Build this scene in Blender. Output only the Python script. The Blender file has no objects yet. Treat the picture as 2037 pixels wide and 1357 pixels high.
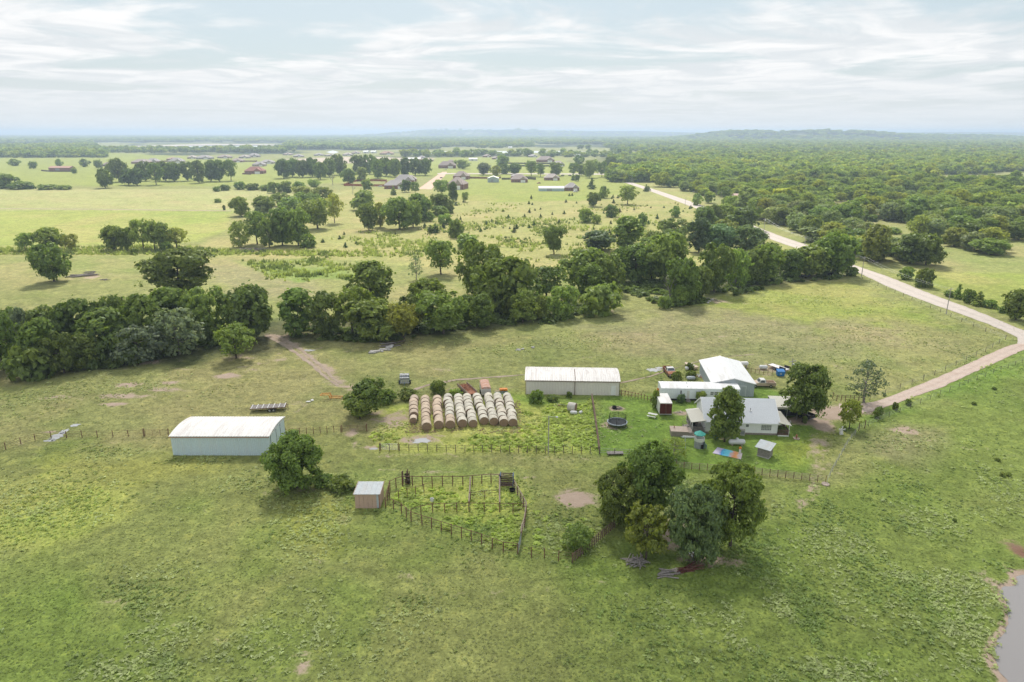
import bpy, math, random
import numpy as np
from mathutils import Vector

# ------------------------------------------------------------------ camera, sky, sun, exposure
S = bpy.context.scene
random.seed(7)
rng = np.random.default_rng(7)
R = math.radians
CAM_H, PITCH, FOC = 55.0, R(17.03), 1358.0      # drone height (m), tilt, focal length in photo pixels
cam_d = bpy.data.cameras.new('drone_camera')
cam = bpy.data.objects.new('drone_camera', cam_d)
S.collection.objects.link(cam)
cam.location = (0, 0, CAM_H)
cam.rotation_euler = (math.pi / 2 - PITCH, 0, 0)
cam_d.sensor_fit = 'HORIZONTAL'
cam_d.sensor_width = 36.0
cam_d.lens = 36.0 * FOC / 2037.0
cam_d.clip_start, cam_d.clip_end = 1.0, 200000.0
S.camera = cam

SUN_EL, SUN_AZ = R(52), R(-7)                  # azimuth from +Y towards +X
SUN_STRENGTH, SUN_ANGLE = 3.4, R(8.0)
SKY_STRENGTH = 0.084
EXPOSURE = 0.80
HAZE_DENSITY = 0.00019

world = bpy.data.worlds.new('World')
S.world = world
world.use_nodes = True
wn, wl = world.node_tree.nodes, world.node_tree.links
wn.clear()
def W(t, **k):
    n = wn.new(t)
    for a, b in k.items(): setattr(n, a, b)
    return n
def wmath(op, a, b=None, clamp=False):
    n = W('ShaderNodeMath', operation=op, use_clamp=clamp)
    for i, v in enumerate((a, b)):
        if v is None: continue
        if isinstance(v, (int, float)): n.inputs[i].default_value = v
        else: wl.new(v, n.inputs[i])
    return n.outputs[0]
def wmix(f, a, b):
    n = W('ShaderNodeMix', data_type='RGBA')
    for i, v in ((0, f), (6, a), (7, b)):
        if isinstance(v, (int, float)): n.inputs[i].default_value = v
        elif isinstance(v, tuple): n.inputs[i].default_value = (*v, 1)
        else: wl.new(v, n.inputs[i])
    return n.outputs[2]
sky = W('ShaderNodeTexSky', sky_type='NISHITA', sun_disc=False)
sky.sun_elevation = SUN_EL
sky.sun_rotation = SUN_AZ
sky.air_density, sky.dust_density, sky.ozone_density = 1.0, 2.0, 1.0
tc = W('ShaderNodeTexCoord')
sep = W('ShaderNodeSeparateXYZ'); wl.new(tc.outputs['Generated'], sep.inputs[0])
zc = wmath('MAXIMUM', sep.outputs[2], 0.0)
den = wmath('ADD', zc, 0.045)
cmb = W('ShaderNodeCombineXYZ')
wl.new(wmath('DIVIDE', sep.outputs[0], den), cmb.inputs[0])
wl.new(wmath('DIVIDE', sep.outputs[1], den), cmb.inputs[1])
def wnoise(scale, detail, rough, off, dist=0.0):
    m = W('ShaderNodeMapping'); m.inputs[1].default_value = off
    wl.new(cmb.outputs[0], m.inputs[0])
    n = W('ShaderNodeTexNoise', noise_dimensions='2D')
    n.inputs['Scale'].default_value = scale
    n.inputs['Detail'].default_value = detail
    n.inputs['Roughness'].default_value = rough
    n.inputs['Distortion'].default_value = dist
    wl.new(m.outputs[0], n.inputs['Vector'])
    return n.outputs[0]
def wramp(v, a, b):
    n = W('ShaderNodeMapRange', interpolation_type='SMOOTHSTEP')
    n.inputs[1].default_value, n.inputs[2].default_value = a, b
    wl.new(v, n.inputs[0]); return n.outputs[0]
cl1 = wnoise(0.42, 8, 0.58, (3.1, 1.7, 0), 0.4)      # cloud cover
cl2 = wnoise(1.3, 7, 0.6, (8.3, 2.2, 0), 0.5)         # bright tops inside the cover
CLOUD_COVER = wramp(cl1, 0.38, 0.53)
thin = wmix(0.78, sky.outputs[0], (4.2, 4.95, 5.3))    # milky summer air
cloud = wmix(wramp(cl2, 0.34, 0.66), (5.5, 5.8, 6.0), (7.0, 7.0, 7.0))
body = wmix(CLOUD_COVER, thin, cloud)
low = wramp(zc, 0.10, 0.0)                            # thick air near the horizon
final = wmix(wmath('MULTIPLY', low, 0.92), body, (5.6, 5.85, 6.0))
bg = W('ShaderNodeBackground'); bg.inputs[1].default_value = SKY_STRENGTH
wl.new(final, bg.inputs[0])
wo = W('ShaderNodeOutputWorld'); wl.new(bg.outputs[0], wo.inputs[0])

sun_d = bpy.data.lights.new('sun', 'SUN')
sun_d.energy, sun_d.angle, sun_d.color = SUN_STRENGTH, SUN_ANGLE, (1.0, 0.95, 0.86)
sun = bpy.data.objects.new('sun', sun_d)
S.collection.objects.link(sun)
sd = Vector((math.sin(SUN_AZ) * math.cos(SUN_EL), math.cos(SUN_AZ) * math.cos(SUN_EL), math.sin(SUN_EL)))
sun.rotation_euler = sd.to_track_quat('Z', 'Y').to_euler()
sun.location = (0, 0, 300)

S.render.engine = 'CYCLES'
S.view_settings.view_transform = 'Standard'
S.view_settings.look = 'None'
S.view_settings.exposure = EXPOSURE
S.view_settings.gamma = 1.0
S.view_settings.use_curve_mapping = False
cy = S.cycles
cy.use_denoising = True
cy.max_bounces, cy.diffuse_bounces, cy.glossy_bounces = 6, 3, 2
cy.transmission_bounces, cy.transparent_max_bounces, cy.volume_bounces = 3, 6, 0
cy.caustics_reflective = cy.caustics_refractive = False
cy.sample_clamp_indirect = 4.0

# ------------------------------------------------------------------ helpers
CP, SP = math.cos(PITCH), math.sin(PITCH)
def ground(u, v, z=0.0):
    """The point of the plane at height z sighted at photo position (u, v)."""
    a, b = (u - 1018.5) / FOC, (678.5 - v) / FOC
    d = (a, CP + b * SP, -SP + b * CP)
    t = (z - CAM_H) / d[2]
    return (a * t, d[1] * t, z)
def dep(u, v):
    p = ground(u, v); return p[1] * CP + CAM_H * SP
def mpp(u, v):
    """metres per photo pixel at the ground point"""
    return dep(u, v) / FOC
def zpx(vb, vt):
    """height of an upright that stands at row vb and ends at row vt"""
    d = ground(1018.5, vb)[1]
    b = (678.5 - vt) / FOC
    return CAM_H + d * (-SP + b * CP) / (CP + b * SP)

def link(o, parent=None):
    S.collection.objects.link(o)
    if parent is not None: o.parent = parent
    return o
def tag(o, label, cat, group=None):
    o['label'] = label; o['category'] = cat
    if group: o['group'] = group
    return o
def thing(name, label, cat, loc=(0, 0, 0), rz=0.0, group=None):
    o = link(bpy.data.objects.new(name, None))
    o.empty_display_size = 0.3
    o.location = loc; o.rotation_euler = (0, 0, rz)
    return tag(o, label, cat, group)

class MB:
    def __init__(s): s.v, s.f = [], []
    def add(s, vs, fs):
        n = len(s.v); s.v += [tuple(p) for p in vs]; s.f += [tuple(i + n for i in f) for f in fs]; return s
    def box(s, x0, y0, z0, x1, y1, z1):
        v = [(x0,y0,z0),(x1,y0,z0),(x1,y1,z0),(x0,y1,z0),(x0,y0,z1),(x1,y0,z1),(x1,y1,z1),(x0,y1,z1)]
        return s.add(v, [(3,2,1,0),(4,5,6,7),(0,1,5,4),(1,2,6,5),(2,3,7,6),(3,0,4,7)])
    def obox(s, c, size, rz=0.0, tilt=0.0):
        """box of a given size about centre c, tilted about its own y then turned about z"""
        hx, hy, hz = [k / 2 for k in size]
        vs = []
        for z in (-hz, hz):
            for x, y in ((-hx,-hy),(hx,-hy),(hx,hy),(-hx,hy)):
                X = x * math.cos(tilt) + z * math.sin(tilt); Z = -x * math.sin(tilt) + z * math.cos(tilt)
                vs.append((c[0] + X * math.cos(rz) - y * math.sin(rz), c[1] + X * math.sin(rz) + y * math.cos(rz), c[2] + Z))
        return s.add(vs, [(3,2,1,0),(4,5,6,7),(0,1,5,4),(1,2,6,5),(2,3,7,6),(3,0,4,7)])
    def tube(s, a, b, r0, r1=None, n=6, caps=True):
        r1 = r0 if r1 is None else r1
        a, b = Vector(a), Vector(b); d = (b - a)
        if d.length < 1e-6: return s
        d.normalize(); q = d.to_track_quat('Z', 'Y')
        vs = []
        for c, r in ((a, r0), (b, r1)):
            for k in range(n):
                t = 2 * math.pi * k / n
                vs.append(c + q @ Vector((r * math.cos(t), r * math.sin(t), 0)))
        fs = [(k, (k+1) % n, n + (k+1) % n, n + k) for k in range(n)]
        if caps: fs += [tuple(range(n - 1, -1, -1)), tuple(range(n, 2 * n))]
        return s.add(vs, fs)
    def lathe(s, prof, n=16, axis='z', c=(0, 0, 0)):
        vs, fs = [], []
        for r, h in prof:
            for k in range(n):
                t = 2 * math.pi * k / n
                p = (r * math.cos(t), r * math.sin(t), h)
                if axis == 'x': p = (p[2], p[0], p[1])
                if axis == 'y': p = (p[0], p[2], p[1])
                vs.append((p[0] + c[0], p[1] + c[1], p[2] + c[2]))
        m = len(prof)
        for i in range(m - 1):
            for k in range(n):
                q = (i*n + k, i*n + (k+1) % n, (i+1)*n + (k+1) % n, (i+1)*n + k)
                fs.append(q if axis != 'y' else q[::-1])
        return s.add(vs, fs)
    def quad(s, a, b, c, d): return s.add([a, b, c, d], [(0, 1, 2, 3)])
    def prism(s, poly, z0, z1):
        n = len(poly)
        vs = [(p[0], p[1], z0) for p in poly] + [(p[0], p[1], z1) for p in poly]
        fs = [(k, (k+1) % n, n + (k+1) % n, n + k) for k in range(n)] + [tuple(range(n-1, -1, -1)), tuple(range(n, 2*n))]
        return s.add(vs, fs)
    def plate(s, pts, off):
        """a polygon given by 3D points, with thickness along off"""
        n = len(pts); o = Vector(off)
        vs = [Vector(p) for p in pts] + [Vector(p) + o for p in pts]
        fs = [tuple(range(n-1, -1, -1)), tuple(range(n, 2*n))] + [(k, (k+1) % n, n + (k+1) % n, n + k) for k in range(n)]
        return s.add(vs, fs)
    def mesh(s, name, mat, smooth=False):
        m = bpy.data.meshes.new(name)
        m.from_pydata([tuple(p) for p in s.v], [], s.f)
        m.materials.append(mat)
        if smooth: m.polygons.foreach_set('use_smooth', [True] * len(m.polygons))
        m.update(); return m
    def build(s, name, mat, parent=None, smooth=False, loc=None, rz=None):
        o = link(bpy.data.objects.new(name, s.mesh(name, mat, smooth)), parent)
        if loc is not None: o.location = loc
        if rz is not None: o.rotation_euler = (0, 0, rz)
        return o
def place(name, mesh, parent, loc=(0, 0, 0), rz=0.0, sc=None):
    o = link(bpy.data.objects.new(name, mesh), parent)
    o.location = loc; o.rotation_euler = (0, 0, rz)
    if sc: o.scale = sc
    return o
def np_mesh(name, V, F, mat, col=None, smooth=False, cname='col'):
    """V n x 3, F m x k"""
    m = bpy.data.meshes.new(name)
    n, k = len(F), F.shape[1]
    m.vertices.add(len(V)); m.vertices.foreach_set('co', np.ascontiguousarray(V, np.float32).ravel())
    m.loops.add(n * k); m.loops.foreach_set('vertex_index', np.ascontiguousarray(F, np.int32).ravel())
    m.polygons.add(n)
    m.polygons.foreach_set('loop_start', np.arange(0, n * k, k, dtype=np.int32))
    if smooth: m.polygons.foreach_set('use_smooth', np.ones(n, bool))
    if col is not None:
        a = m.color_attributes.new(cname, 'FLOAT_COLOR', 'POINT')
        c = np.ones((len(V), 4), np.float32); c[:, :col.shape[1]] = col
        a.data.foreach_set('color', c.ravel())
    m.materials.append(mat)
    m.update(calc_edges=True); m.validate()
    return m

# value noise in numpy (for where things grow, and the kinds of grass)
_perm = np.random.default_rng(11).random((256, 256))
def vnoise(x, y):
    xi, yi = np.floor(x).astype(int), np.floor(y).astype(int)
    fx, fy = x - xi, y - yi
    fx, fy = fx * fx * (3 - 2 * fx), fy * fy * (3 - 2 * fy)
    g = lambda i, j: _perm[i & 255, j & 255]
    return (g(xi, yi) * (1 - fx) + g(xi + 1, yi) * fx) * (1 - fy) + (g(xi, yi + 1) * (1 - fx) + g(xi + 1, yi + 1) * fx) * fy
def fbm(x, y, size, octv=4, ox=0.0):
    s, a, t = 0.0, 1.0, 0.0
    for k in range(octv):
        s = s + a * vnoise(x / size * 2**k + ox + 17.3 * k, y / size * 2**k + 31.7 * k + ox * 1.7); t += a; a *= 0.55
    return s / t
def sstep(v, a, b):
    t = np.clip((v - a) / (b - a), 0, 1); return t * t * (3 - 2 * t)

# ------------------------------------------------------------------ materials
def mat_new(name):
    m = bpy.data.materials.new(name); m.use_nodes = True
    m.node_tree.nodes.clear(); return m
class NT:
    def __init__(s, m): s.m = m; s.n, s.l = m.node_tree.nodes, m.node_tree.links
    def new(s, t, **k):
        n = s.n.new(t)
        for a, b in k.items(): setattr(n, a, b)
        return n
    def put(s, sock, v):
        if isinstance(v, (int, float)): sock.default_value = v
        elif isinstance(v, tuple): sock.default_value = v if len(v) == len(sock.default_value) else (*v, 1)
        else: s.l.new(v, sock)
    def math(s, op, a, b=None, clamp=False):
        n = s.new('ShaderNodeMath', operation=op, use_clamp=clamp)
        s.put(n.inputs[0], a)
        if b is not None: s.put(n.inputs[1], b)
        return n.outputs[0]
    def mix(s, f, a, b, blend='MIX'):
        n = s.new('ShaderNodeMix', data_type='RGBA', blend_type=blend)
        s.put(n.inputs[0], f); s.put(n.inputs[6], a); s.put(n.inputs[7], b)
        return n.outputs[2]
    def noise(s, vec, scale, detail=3, rough=0.55, dist=0.0):
        n = s.new('ShaderNodeTexNoise'); s.put(n.inputs['Scale'], scale); s.put(n.inputs['Detail'], detail)
        s.put(n.inputs['Roughness'], rough); s.put(n.inputs['Distortion'], dist)
        if vec is not None: s.l.new(vec, n.inputs['Vector'])
        return n.outputs[0]
    def ramp(s, v, a, b, c=0.0, d=1.0):
        n = s.new('ShaderNodeMapRange', interpolation_type='SMOOTHSTEP')
        s.put(n.inputs[0], v)
        for i, k in enumerate((a, b, c, d)): n.inputs[i + 1].default_value = k
        return n.outputs[0]
    def out(s, sh):
        o = s.new('ShaderNodeOutputMaterial'); s.l.new(sh, o.inputs[0]); return s.m
    def bump(s, h, strength, dist):
        b = s.new('ShaderNodeBump'); b.inputs['Strength'].default_value = strength; b.inputs['Distance'].default_value = dist
        s.l.new(h, b.inputs['Height']); return b.outputs[0]
def plain(name, col, rough=0.7, metal=0.0, var=0.18, scale=3.0, stain=None, stain_amt=0.3, stain_scale=0.7, bump=0.0, objcol=False, spec=0.3, streak=None):
    m = mat_new(name); t = NT(m)
    tcn = t.new('ShaderNodeTexCoord').outputs['Object']
    c = tuple(col)
    if objcol:
        oi = t.new('ShaderNodeObjectInfo'); c = oi.outputs['Color']
    n1 = t.noise(tcn, scale, 5, 0.65)
    f = t.ramp(n1, 0.25, 0.75, 1 - var, 1 + var)
    cc = t.mix(1.0, c, f, 'MULTIPLY')
    if stain:
        vec = tcn
        if streak:
            mp = t.new('ShaderNodeMapping'); mp.inputs['Scale'].default_value = streak; t.l.new(tcn, mp.inputs[0]); vec = mp.outputs[0]
        n2 = t.noise(vec, stain_scale, 6, 0.7, 0.6)
        cc = t.mix(t.math('MULTIPLY', t.ramp(n2, 0.44, 0.70), stain_amt), cc, tuple(stain))
    p = t.new('ShaderNodeBsdfPrincipled')
    t.put(p.inputs['Base Color'], cc); p.inputs['Roughness'].default_value = rough; p.inputs['Metallic'].default_value = metal
    p.inputs['Specular IOR Level'].default_value = spec
    if bump: t.l.new(t.bump(n1, bump, 0.03), p.inputs['Normal'])
    return t.out(p.outputs[0])
M = {}
M['white_metal'] = plain('white_metal', (.58,.58,.57), .45, var=.05, stain=(.50,.44,.38), stain_amt=.35)
M['white_roof'] = plain('white_roof', (.78,.78,.78), .5, var=.04, stain=(.56,.53,.51), stain_amt=.7, stain_scale=.4, streak=(2.2, .30, .30))
M['rusty_white_roof'] = plain('rusty_white_roof', (.74,.72,.70), .55, var=.06, stain=(.56,.50,.47), stain_amt=.65, stain_scale=.5, streak=(2.2, .30, .30))
M['blue_wall'] = plain('blue_wall', (.56,.67,.72), .55, var=.06, stain=(.58,.62,.62), stain_amt=.4, streak=(2.4, 2.4, .22))
M['beige_wall'] = plain('beige_wall', (.72,.68,.63), .6, var=.06, stain=(.70,.66,.61), stain_amt=.4, streak=(2.4, 2.4, .22))
M['pale_roof'] = plain('pale_roof', (.72,.69,.67), .5, var=.06, stain=(.50,.45,.42), stain_amt=.75, streak=(2.2, .30, .30))
M['grey_wall'] = plain('grey_wall', (.43,.475,.50), .5, var=.05, stain=(.36,.38,.39), stain_amt=.5, streak=(2.4, 2.4, .22))
M['siding'] = plain('siding', (.84,.84,.84), .5, var=.04, stain=(.62,.62,.60), stain_amt=.15)
M['home_siding'] = plain('home_siding', (.76,.80,.83), .5, var=.04, stain=(.6,.6,.58), stain_amt=.2, streak=(2.4, 2.4, .22))
M['shingle'] = plain('shingle', (.60,.62,.65), .9, var=.12, scale=8, stain=(.62,.63,.65), stain_amt=.35, bump=.2)
M['porch_roof'] = plain('porch_roof', (.54,.52,.46), .5, var=.05)
M['white_trim'] = plain('white_trim', (.78,.78,.77), .5, var=.03)
M['glass'] = plain('glass', (.10,.11,.12), .12, var=.1, spec=.6)
M['blind'] = plain('blind', (.20,.21,.21), .3, var=.15, spec=.5)
M['dark_gap'] = plain('dark_gap', (.03,.03,.03), .8)
M['brick'] = plain('brick', (.26,.14,.11), .85, var=.25, scale=6)
M['foundation'] = plain('foundation', (.27,.23,.20), .9, var=.2)
M['concrete'] = plain('concrete', (.42,.34,.29), .9, var=.12, stain=(.33,.26,.21), stain_amt=.4)
M['weathered_wood'] = plain('weathered_wood', (.25,.225,.21), .9, var=.35, scale=5)
M['brown_wood'] = plain('brown_wood', (.17,.11,.085), .9, var=.3, scale=4)
M['post_wood'] = plain('post_wood', (.16,.125,.105), .9, var=.3)
M['pipe_rust'] = plain('pipe_rust', (.17,.085,.06), .8, var=.3, scale=4)
M['pipe_pale'] = plain('pipe_pale', (.33,.26,.21), .8, var=.25, scale=4)
M['rust'] = plain('rust', (.30,.13,.075), .85, var=.35, scale=3, stain=(.42,.24,.16), stain_amt=.5)
M['red_door'] = plain('red_door', (.10,.022,.018), .6, var=.3, scale=2)
M['pink_wall'] = plain('pink_wall', (.50,.35,.275), .6, var=.06)
M['galv'] = plain('galv', (.42,.455,.48), .45, var=.1, scale=2, stain=(.40,.36,.32), stain_amt=.35, streak=(2.2, .30, .30))
M['steel'] = plain('steel', (.38,.39,.40), .45, metal=.5, var=.12)
M['black'] = plain('black', (.02,.02,.022), .6, var=.2)
M['rubber'] = plain('rubber', (.025,.025,.027), .8, var=.2)
M['tank_white'] = plain('tank_white', (.62,.62,.62), .35, var=.05, stain=(.55,.53,.5), stain_amt=.25)
M['dumpster_blue'] = plain('dumpster_blue', (.025,.16,.42), .5, var=.12)
M['tan_paint'] = plain('tan_paint', (.55,.43,.33), .4, var=.06)
M['white_paint'] = plain('white_paint', (.64,.63,.61), .35, var=.05)
M['orange_paint'] = plain('orange_paint', (.62,.22,.03), .5, var=.2)
M['green_canvas'] = plain('green_canvas', (.07,.34,.29), .6, var=.12)
M['grey_plastic'] = plain('grey_plastic', (.30,.31,.33), .5, var=.15)
M['teal_paint'] = plain('teal_paint', (.12,.20,.24), .5, var=.3, scale=2)
M['trampoline_mat'] = plain('trampoline_mat', (.045,.05,.06), .7, var=.1)
M['pad_pale'] = plain('pad_pale', (.34,.38,.43), .6, var=.1)
M['straw'] = plain('straw', (.27,.185,.125), .95, var=.35, scale=9, bump=.5)
M['net_wrap'] = plain('net_wrap', (.5,.45,.4), .9, var=.14, scale=5, objcol=True, bump=.4)
M['stone'] = plain('stone', (.42,.40,.38), .9, var=.2, scale=2, bump=.4)
M['bark'] = plain('bark', (.085,.065,.05), .95, var=.35, scale=3, bump=.4)
M['pale_bark'] = plain('pale_bark', (.27,.24,.22), .95, var=.3, scale=3, bump=.4)
M['pole'] = plain('pole', (.36,.34,.33), .85, var=.2)
M['far_roof'] = plain('far_roof', (.20,.175,.17), .9, var=.15, scale=1.0, objcol=True)
M['far_wall'] = plain('far_wall', (.26,.15,.12), .85, var=.2, scale=1.0, objcol=True)
M['wood_fence'] = plain('wood_fence', (.24,.10,.06), .85, var=.25, objcol=True)
M['hide_black'] = plain('hide_black', (.012,.011,.011), .6, var=.2)
# ------------------------------------------------------------------ the land
def relief(x, y):
    g = lambda cx, cy, sx, sy, h: h * np.exp(-((x - cx) / sx) ** 2 - ((y - cy) / sy) ** 2)
    z = g(2050, 4600, 480, 420, 58) + g(1420, 4700, 280, 400, 42) + g(2950, 4900, 600, 500, 27)
    z = z + g(-1000, 9000, 700, 800, 63) + g(150, 9100, 800, 800, 64) + g(1500, 9600, 1400, 900, 60) + g(6000, 9800, 2600, 1000, 58)
    w = sstep(y, 2400, 3000)
    return z * np.clip(0.86 + 0.28 * fbm(x, y, 420, 3, 5.0), .6, 1.2) * sstep(y, 2600, 3600) + w * 3 * (fbm(x, y, 900, 3, 2.0) - .5)
def poly_sd(x, y, poly):
    """signed distance to a polygon, positive inside"""
    x0, y0 = poly[:, 0], poly[:, 1]; x1, y1 = np.roll(x0, -1), np.roll(y0, -1)
    d = np.full(x.shape, 1e18); ins = np.zeros(x.shape, bool)
    for a, b, c, e in zip(x0, y0, x1, y1):
        ex, ey = c - a, e - b
        t = np.clip(((x - a) * ex + (y - b) * ey) / (ex * ex + ey * ey + 1e-9), 0, 1)
        d = np.minimum(d, (x - a - t * ex) ** 2 + (y - b - t * ey) ** 2)
        if abs(ey) > 1e-9:
            ins ^= ((b > y) != (e > y)) & (x < ex * (y - b) / ey + a)
    return np.where(ins, 1, -1) * np.sqrt(d)
def survey(pts):
    return np.array([ground(u, v)[:2] for u, v in pts])

G_NEAR, G_PAST, G_TAN = (.176,.222,.055), (.24,.25,.092), (.255,.24,.118)
G_HAY, G_HAYPALE, G_MEADOW = (.295,.32,.092), (.33,.33,.14), (.255,.285,.075)
G_ROUGH, G_LUSH, G_YARD, G_WEED = (.30,.295,.112), (.165,.24,.05), (.165,.245,.048), (.31,.36,.08)
G_YEL, G_SOILSHADE, G_DIRT, G_FOREST = (.225,.26,.05), (.085,.095,.038), (.30,.235,.185), (.03,.045,.02)
# (colour, photo positions of the corners, softness in m, raggedness in m)
ZONES = [
 (G_ROUGH, [(330,505),(480,470),(590,400),(690,378),(1330,362),(1500,455),(1690,540),(1250,545),(900,560),(560,548)], 6, 14),
 (G_MEADOW, [(-300,370),(560,370),(860,352),(1215,350),(1100,312),(500,318),(150,300),(-300,318)], 10, 12),
 (G_HAYPALE, [(-400,426),(-400,378),(430,376),(690,384),(600,405),(470,424)], 3, 6),
 (G_HAY, [(-400,505),(-400,419),(462,419),(455,455),(400,478),(330,490),(200,495)], 3, 6),
 (G_PAST, [(-400,650),(-400,507),(700,510),(1000,560),(560,650)], 4, 10),
 (G_TAN, [(395,520),(520,530),(650,560),(640,600),(480,605),(400,560)], 8, 14),
 ((.205,.26,.072), [(480,520),(640,512),(735,540),(700,560),(540,556)], 4, 10),
 (G_ROUGH, [(-200,492),(330,486),(760,500),(1100,520),(1000,525),(500,511),(-200,509)], 2, 5),
 ((.44,.37,.30), [(560,317),(700,312),(862,314),(850,322),(640,326)], 8, 14),
 (G_MEADOW, [(880,398),(1000,402),(1190,398),(1300,372),(1215,345),(870,340)], 6, 8),
 (G_PAST, [(-300,760),(0,760),(520,690),(700,665),(1300,590),(1700,548),(2040,680),(1700,830),(1300,780),(1040,790),(700,860),(-300,900)], 5, 10),
 (G_TAN, [(1100,640),(1500,590),(1800,640),(1780,700),(1500,720),(1200,700)], 10, 22),
 (G_MEADOW, [(1330,600),(1640,556),(1720,575),(1840,640),(1600,640)], 8, 16),
 (G_NEAR, [(-300,905),(345,880),(690,862),(760,892),(1200,905),(1650,955),(1740,815),(1950,740),(2400,640),(2600,1700),(-700,1700)], 5, 8),
 (G_TAN, [(1690,905),(1790,850),(1900,850),(1800,920)], 6, 8),
 (G_MEADOW, [(1760,546),(1840,540),(2200,545),(2300,680),(2037,640),(1900,590)], 3, 5),
 (G_LUSH, [(1760,795),(1960,722),(2040,700),(2100,720),(1800,830),(1700,850)], 3, 4),
 (G_WEED, [(735,805),(1045,785),(1182,790),(1190,900),(757,893)], 2, 4),
 (G_LUSH, [(1030,790),(1182,786),(1184,815),(1060,812)], 2, 4),
 (G_YARD, [(1184,790),(1310,785),(1500,765),(1640,800),(1620,900),(1640,955),(1350,930),(1196,903)], 1.5, 3),
 (G_YEL, [(1560,880),(1640,866),(1650,900),(1600,940),(1540,930)], 4, 6),
 (G_YEL, [(150,925),(420,905),(430,930),(200,965)], 5, 8),
 (G_YEL, [(520,1010),(700,1000),(640,1075),(560,1070)], 4, 7),
 (G_WEED, [(-50,990),(170,955),(250,1010),(60,1080),(-50,1080)], 5, 10),
 (G_SOILSHADE, [(-200,770),(0,755),(250,735),(520,700),(640,675),(900,665),(1150,630),(1250,620),(1130,600),(700,640),(560,640),(-200,700)], 4, 8),  # dark bank soil, with shade under the creek trees put into the colour
 (G_SOILSHADE, [(1180,600),(1250,585),(1400,590),(1640,552),(1700,548),(1690,520),(1400,540),(1160,560)], 4, 6),
 (G_LUSH, [(690,925),(1030,935),(1040,1080),(880,1060),(720,990)], 3, 5),
 (G_WEED, [(780,965),(1030,960),(1040,1010),(1030,1080),(900,1040)], 3, 6),
]
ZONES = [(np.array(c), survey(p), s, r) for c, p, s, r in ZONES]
# bare or worn places: (u, v, half width, half height, strength)
BARE = [(1690,815,42,9,1.8),(1655,822,40,13,1.8),(1635,846,20,15,1.6),(1612,832,26,7,1.2),(240,788,60,6,1.1),(120,790,40,4,.8),(330,775,45,6,.9),(270,765,50,6,.8),(225,803,40,4,1.2),(455,748,28,6,1.2),(345,762,25,5,.8),
 (560,715,35,8,.6),(590,800,40,5,.4),(60,825,30,4,.5),(100,860,35,3,.7),(1140,992,40,17,1.5),(1800,856,26,9,1.4),(780,835,40,18,1.0),(835,875,60,13,.95),
 (735,890,22,5,1.2),(700,862,14,10,1.2),(755,825,30,12,.7),(1358,822,24,5,1.2),(1372,820,14,4,.8),(1445,870,22,5,.9),(1345,1060,60,44,1.1),(1290,1050,40,26,.9),
 (1400,1112,60,16,1.2),(1450,1115,50,14,1.0),(1590,838,28,8,1.2),(1640,910,9,40,.75),(1636,880,11,14,.9),(1310,733,22,6,.7),(1225,845,34,9,1.0),(900,775,90,5,.45),
 (690,960,60,5,.4),(1535,735,40,12,.8),(1600,740,20,14,.7),(590,975,50,9,.7),(690,700,40,8,.4),(470,712,40,6,.7),(2034,1098,26,24,1.2),(2000,1180,22,50,.9),(1995,1290,20,45,.8),
 (1225,812,18,5,1.2),(880,735,50,5,.3),(1250,664,60,5,.5),(1210,615,30,8,.5),(1440,600,60,9,.55),(1100,600,30,8,.5),(560,672,40,10,.7),(50,740,60,8,.6),(300,720,60,9,.6),
 (605,1330,20,20,.8),(690,1030,16,14,.6),(180,550,40,8,.6),(620,375,50,6,.7),(700,388,60,5,.4),(1600,980,22,10,.35),(1130,1130,14,8,.4),(60,905,40,4,.6),(640,865,40,4,.3),(1700,730,50,10,.4)]
BARE = [(*ground(u, v)[:2], hw * mpp(u, v), abs(ground(u, v + hh)[1] - ground(u, v - hh)[1]) / 2, s) for u, v, hw, hh, s in BARE]
# weedy places
WEEDY = [(60,1010,120,55,1),(290,1295,150,80,.9),(530,965,80,45,.75),(650,1010,60,70,1),(1000,690,150,18,.8),(1150,680,90,16,.8),(1420,1010,110,70,.9),(1380,960,90,30,.6),(1490,1080,60,60,.8),
 (1570,1240,130,120,.95),(1780,1090,170,130,.75),(1880,930,120,80,.7),(1650,600,120,22,.9),(1800,690,150,60,.55),(1560,690,150,40,.4),(1080,840,110,45,1),(1150,830,60,50,1),(780,850,40,25,.8),
 (880,995,110,40,.9),(960,1040,90,45,.9),(1010,975,50,20,1),(1120,1050,60,40,.8),(820,1205,40,30,.8),(250,1180,80,60,.5),(100,1300,100,60,.6),(700,1240,120,60,.25),(1300,1250,120,90,.3),(1900,1260,80,80,.7),
 (150,900,140,14,.7),(400,915,80,8,.9),(280,770,200,25,.5),(60,800,80,30,.6),(880,775,110,12,.9),(700,760,60,10,.6),(1350,760,60,20,1),(1290,775,50,14,.9),(1545,725,60,12,.7),(1740,775,60,14,.6)]
WEEDY = [(*ground(u, v)[:2], hw * mpp(u, v), abs(ground(u, v + hh)[1] - ground(u, v - hh)[1]) / 2, s) for u, v, hw, hh, s in WEEDY]
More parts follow.
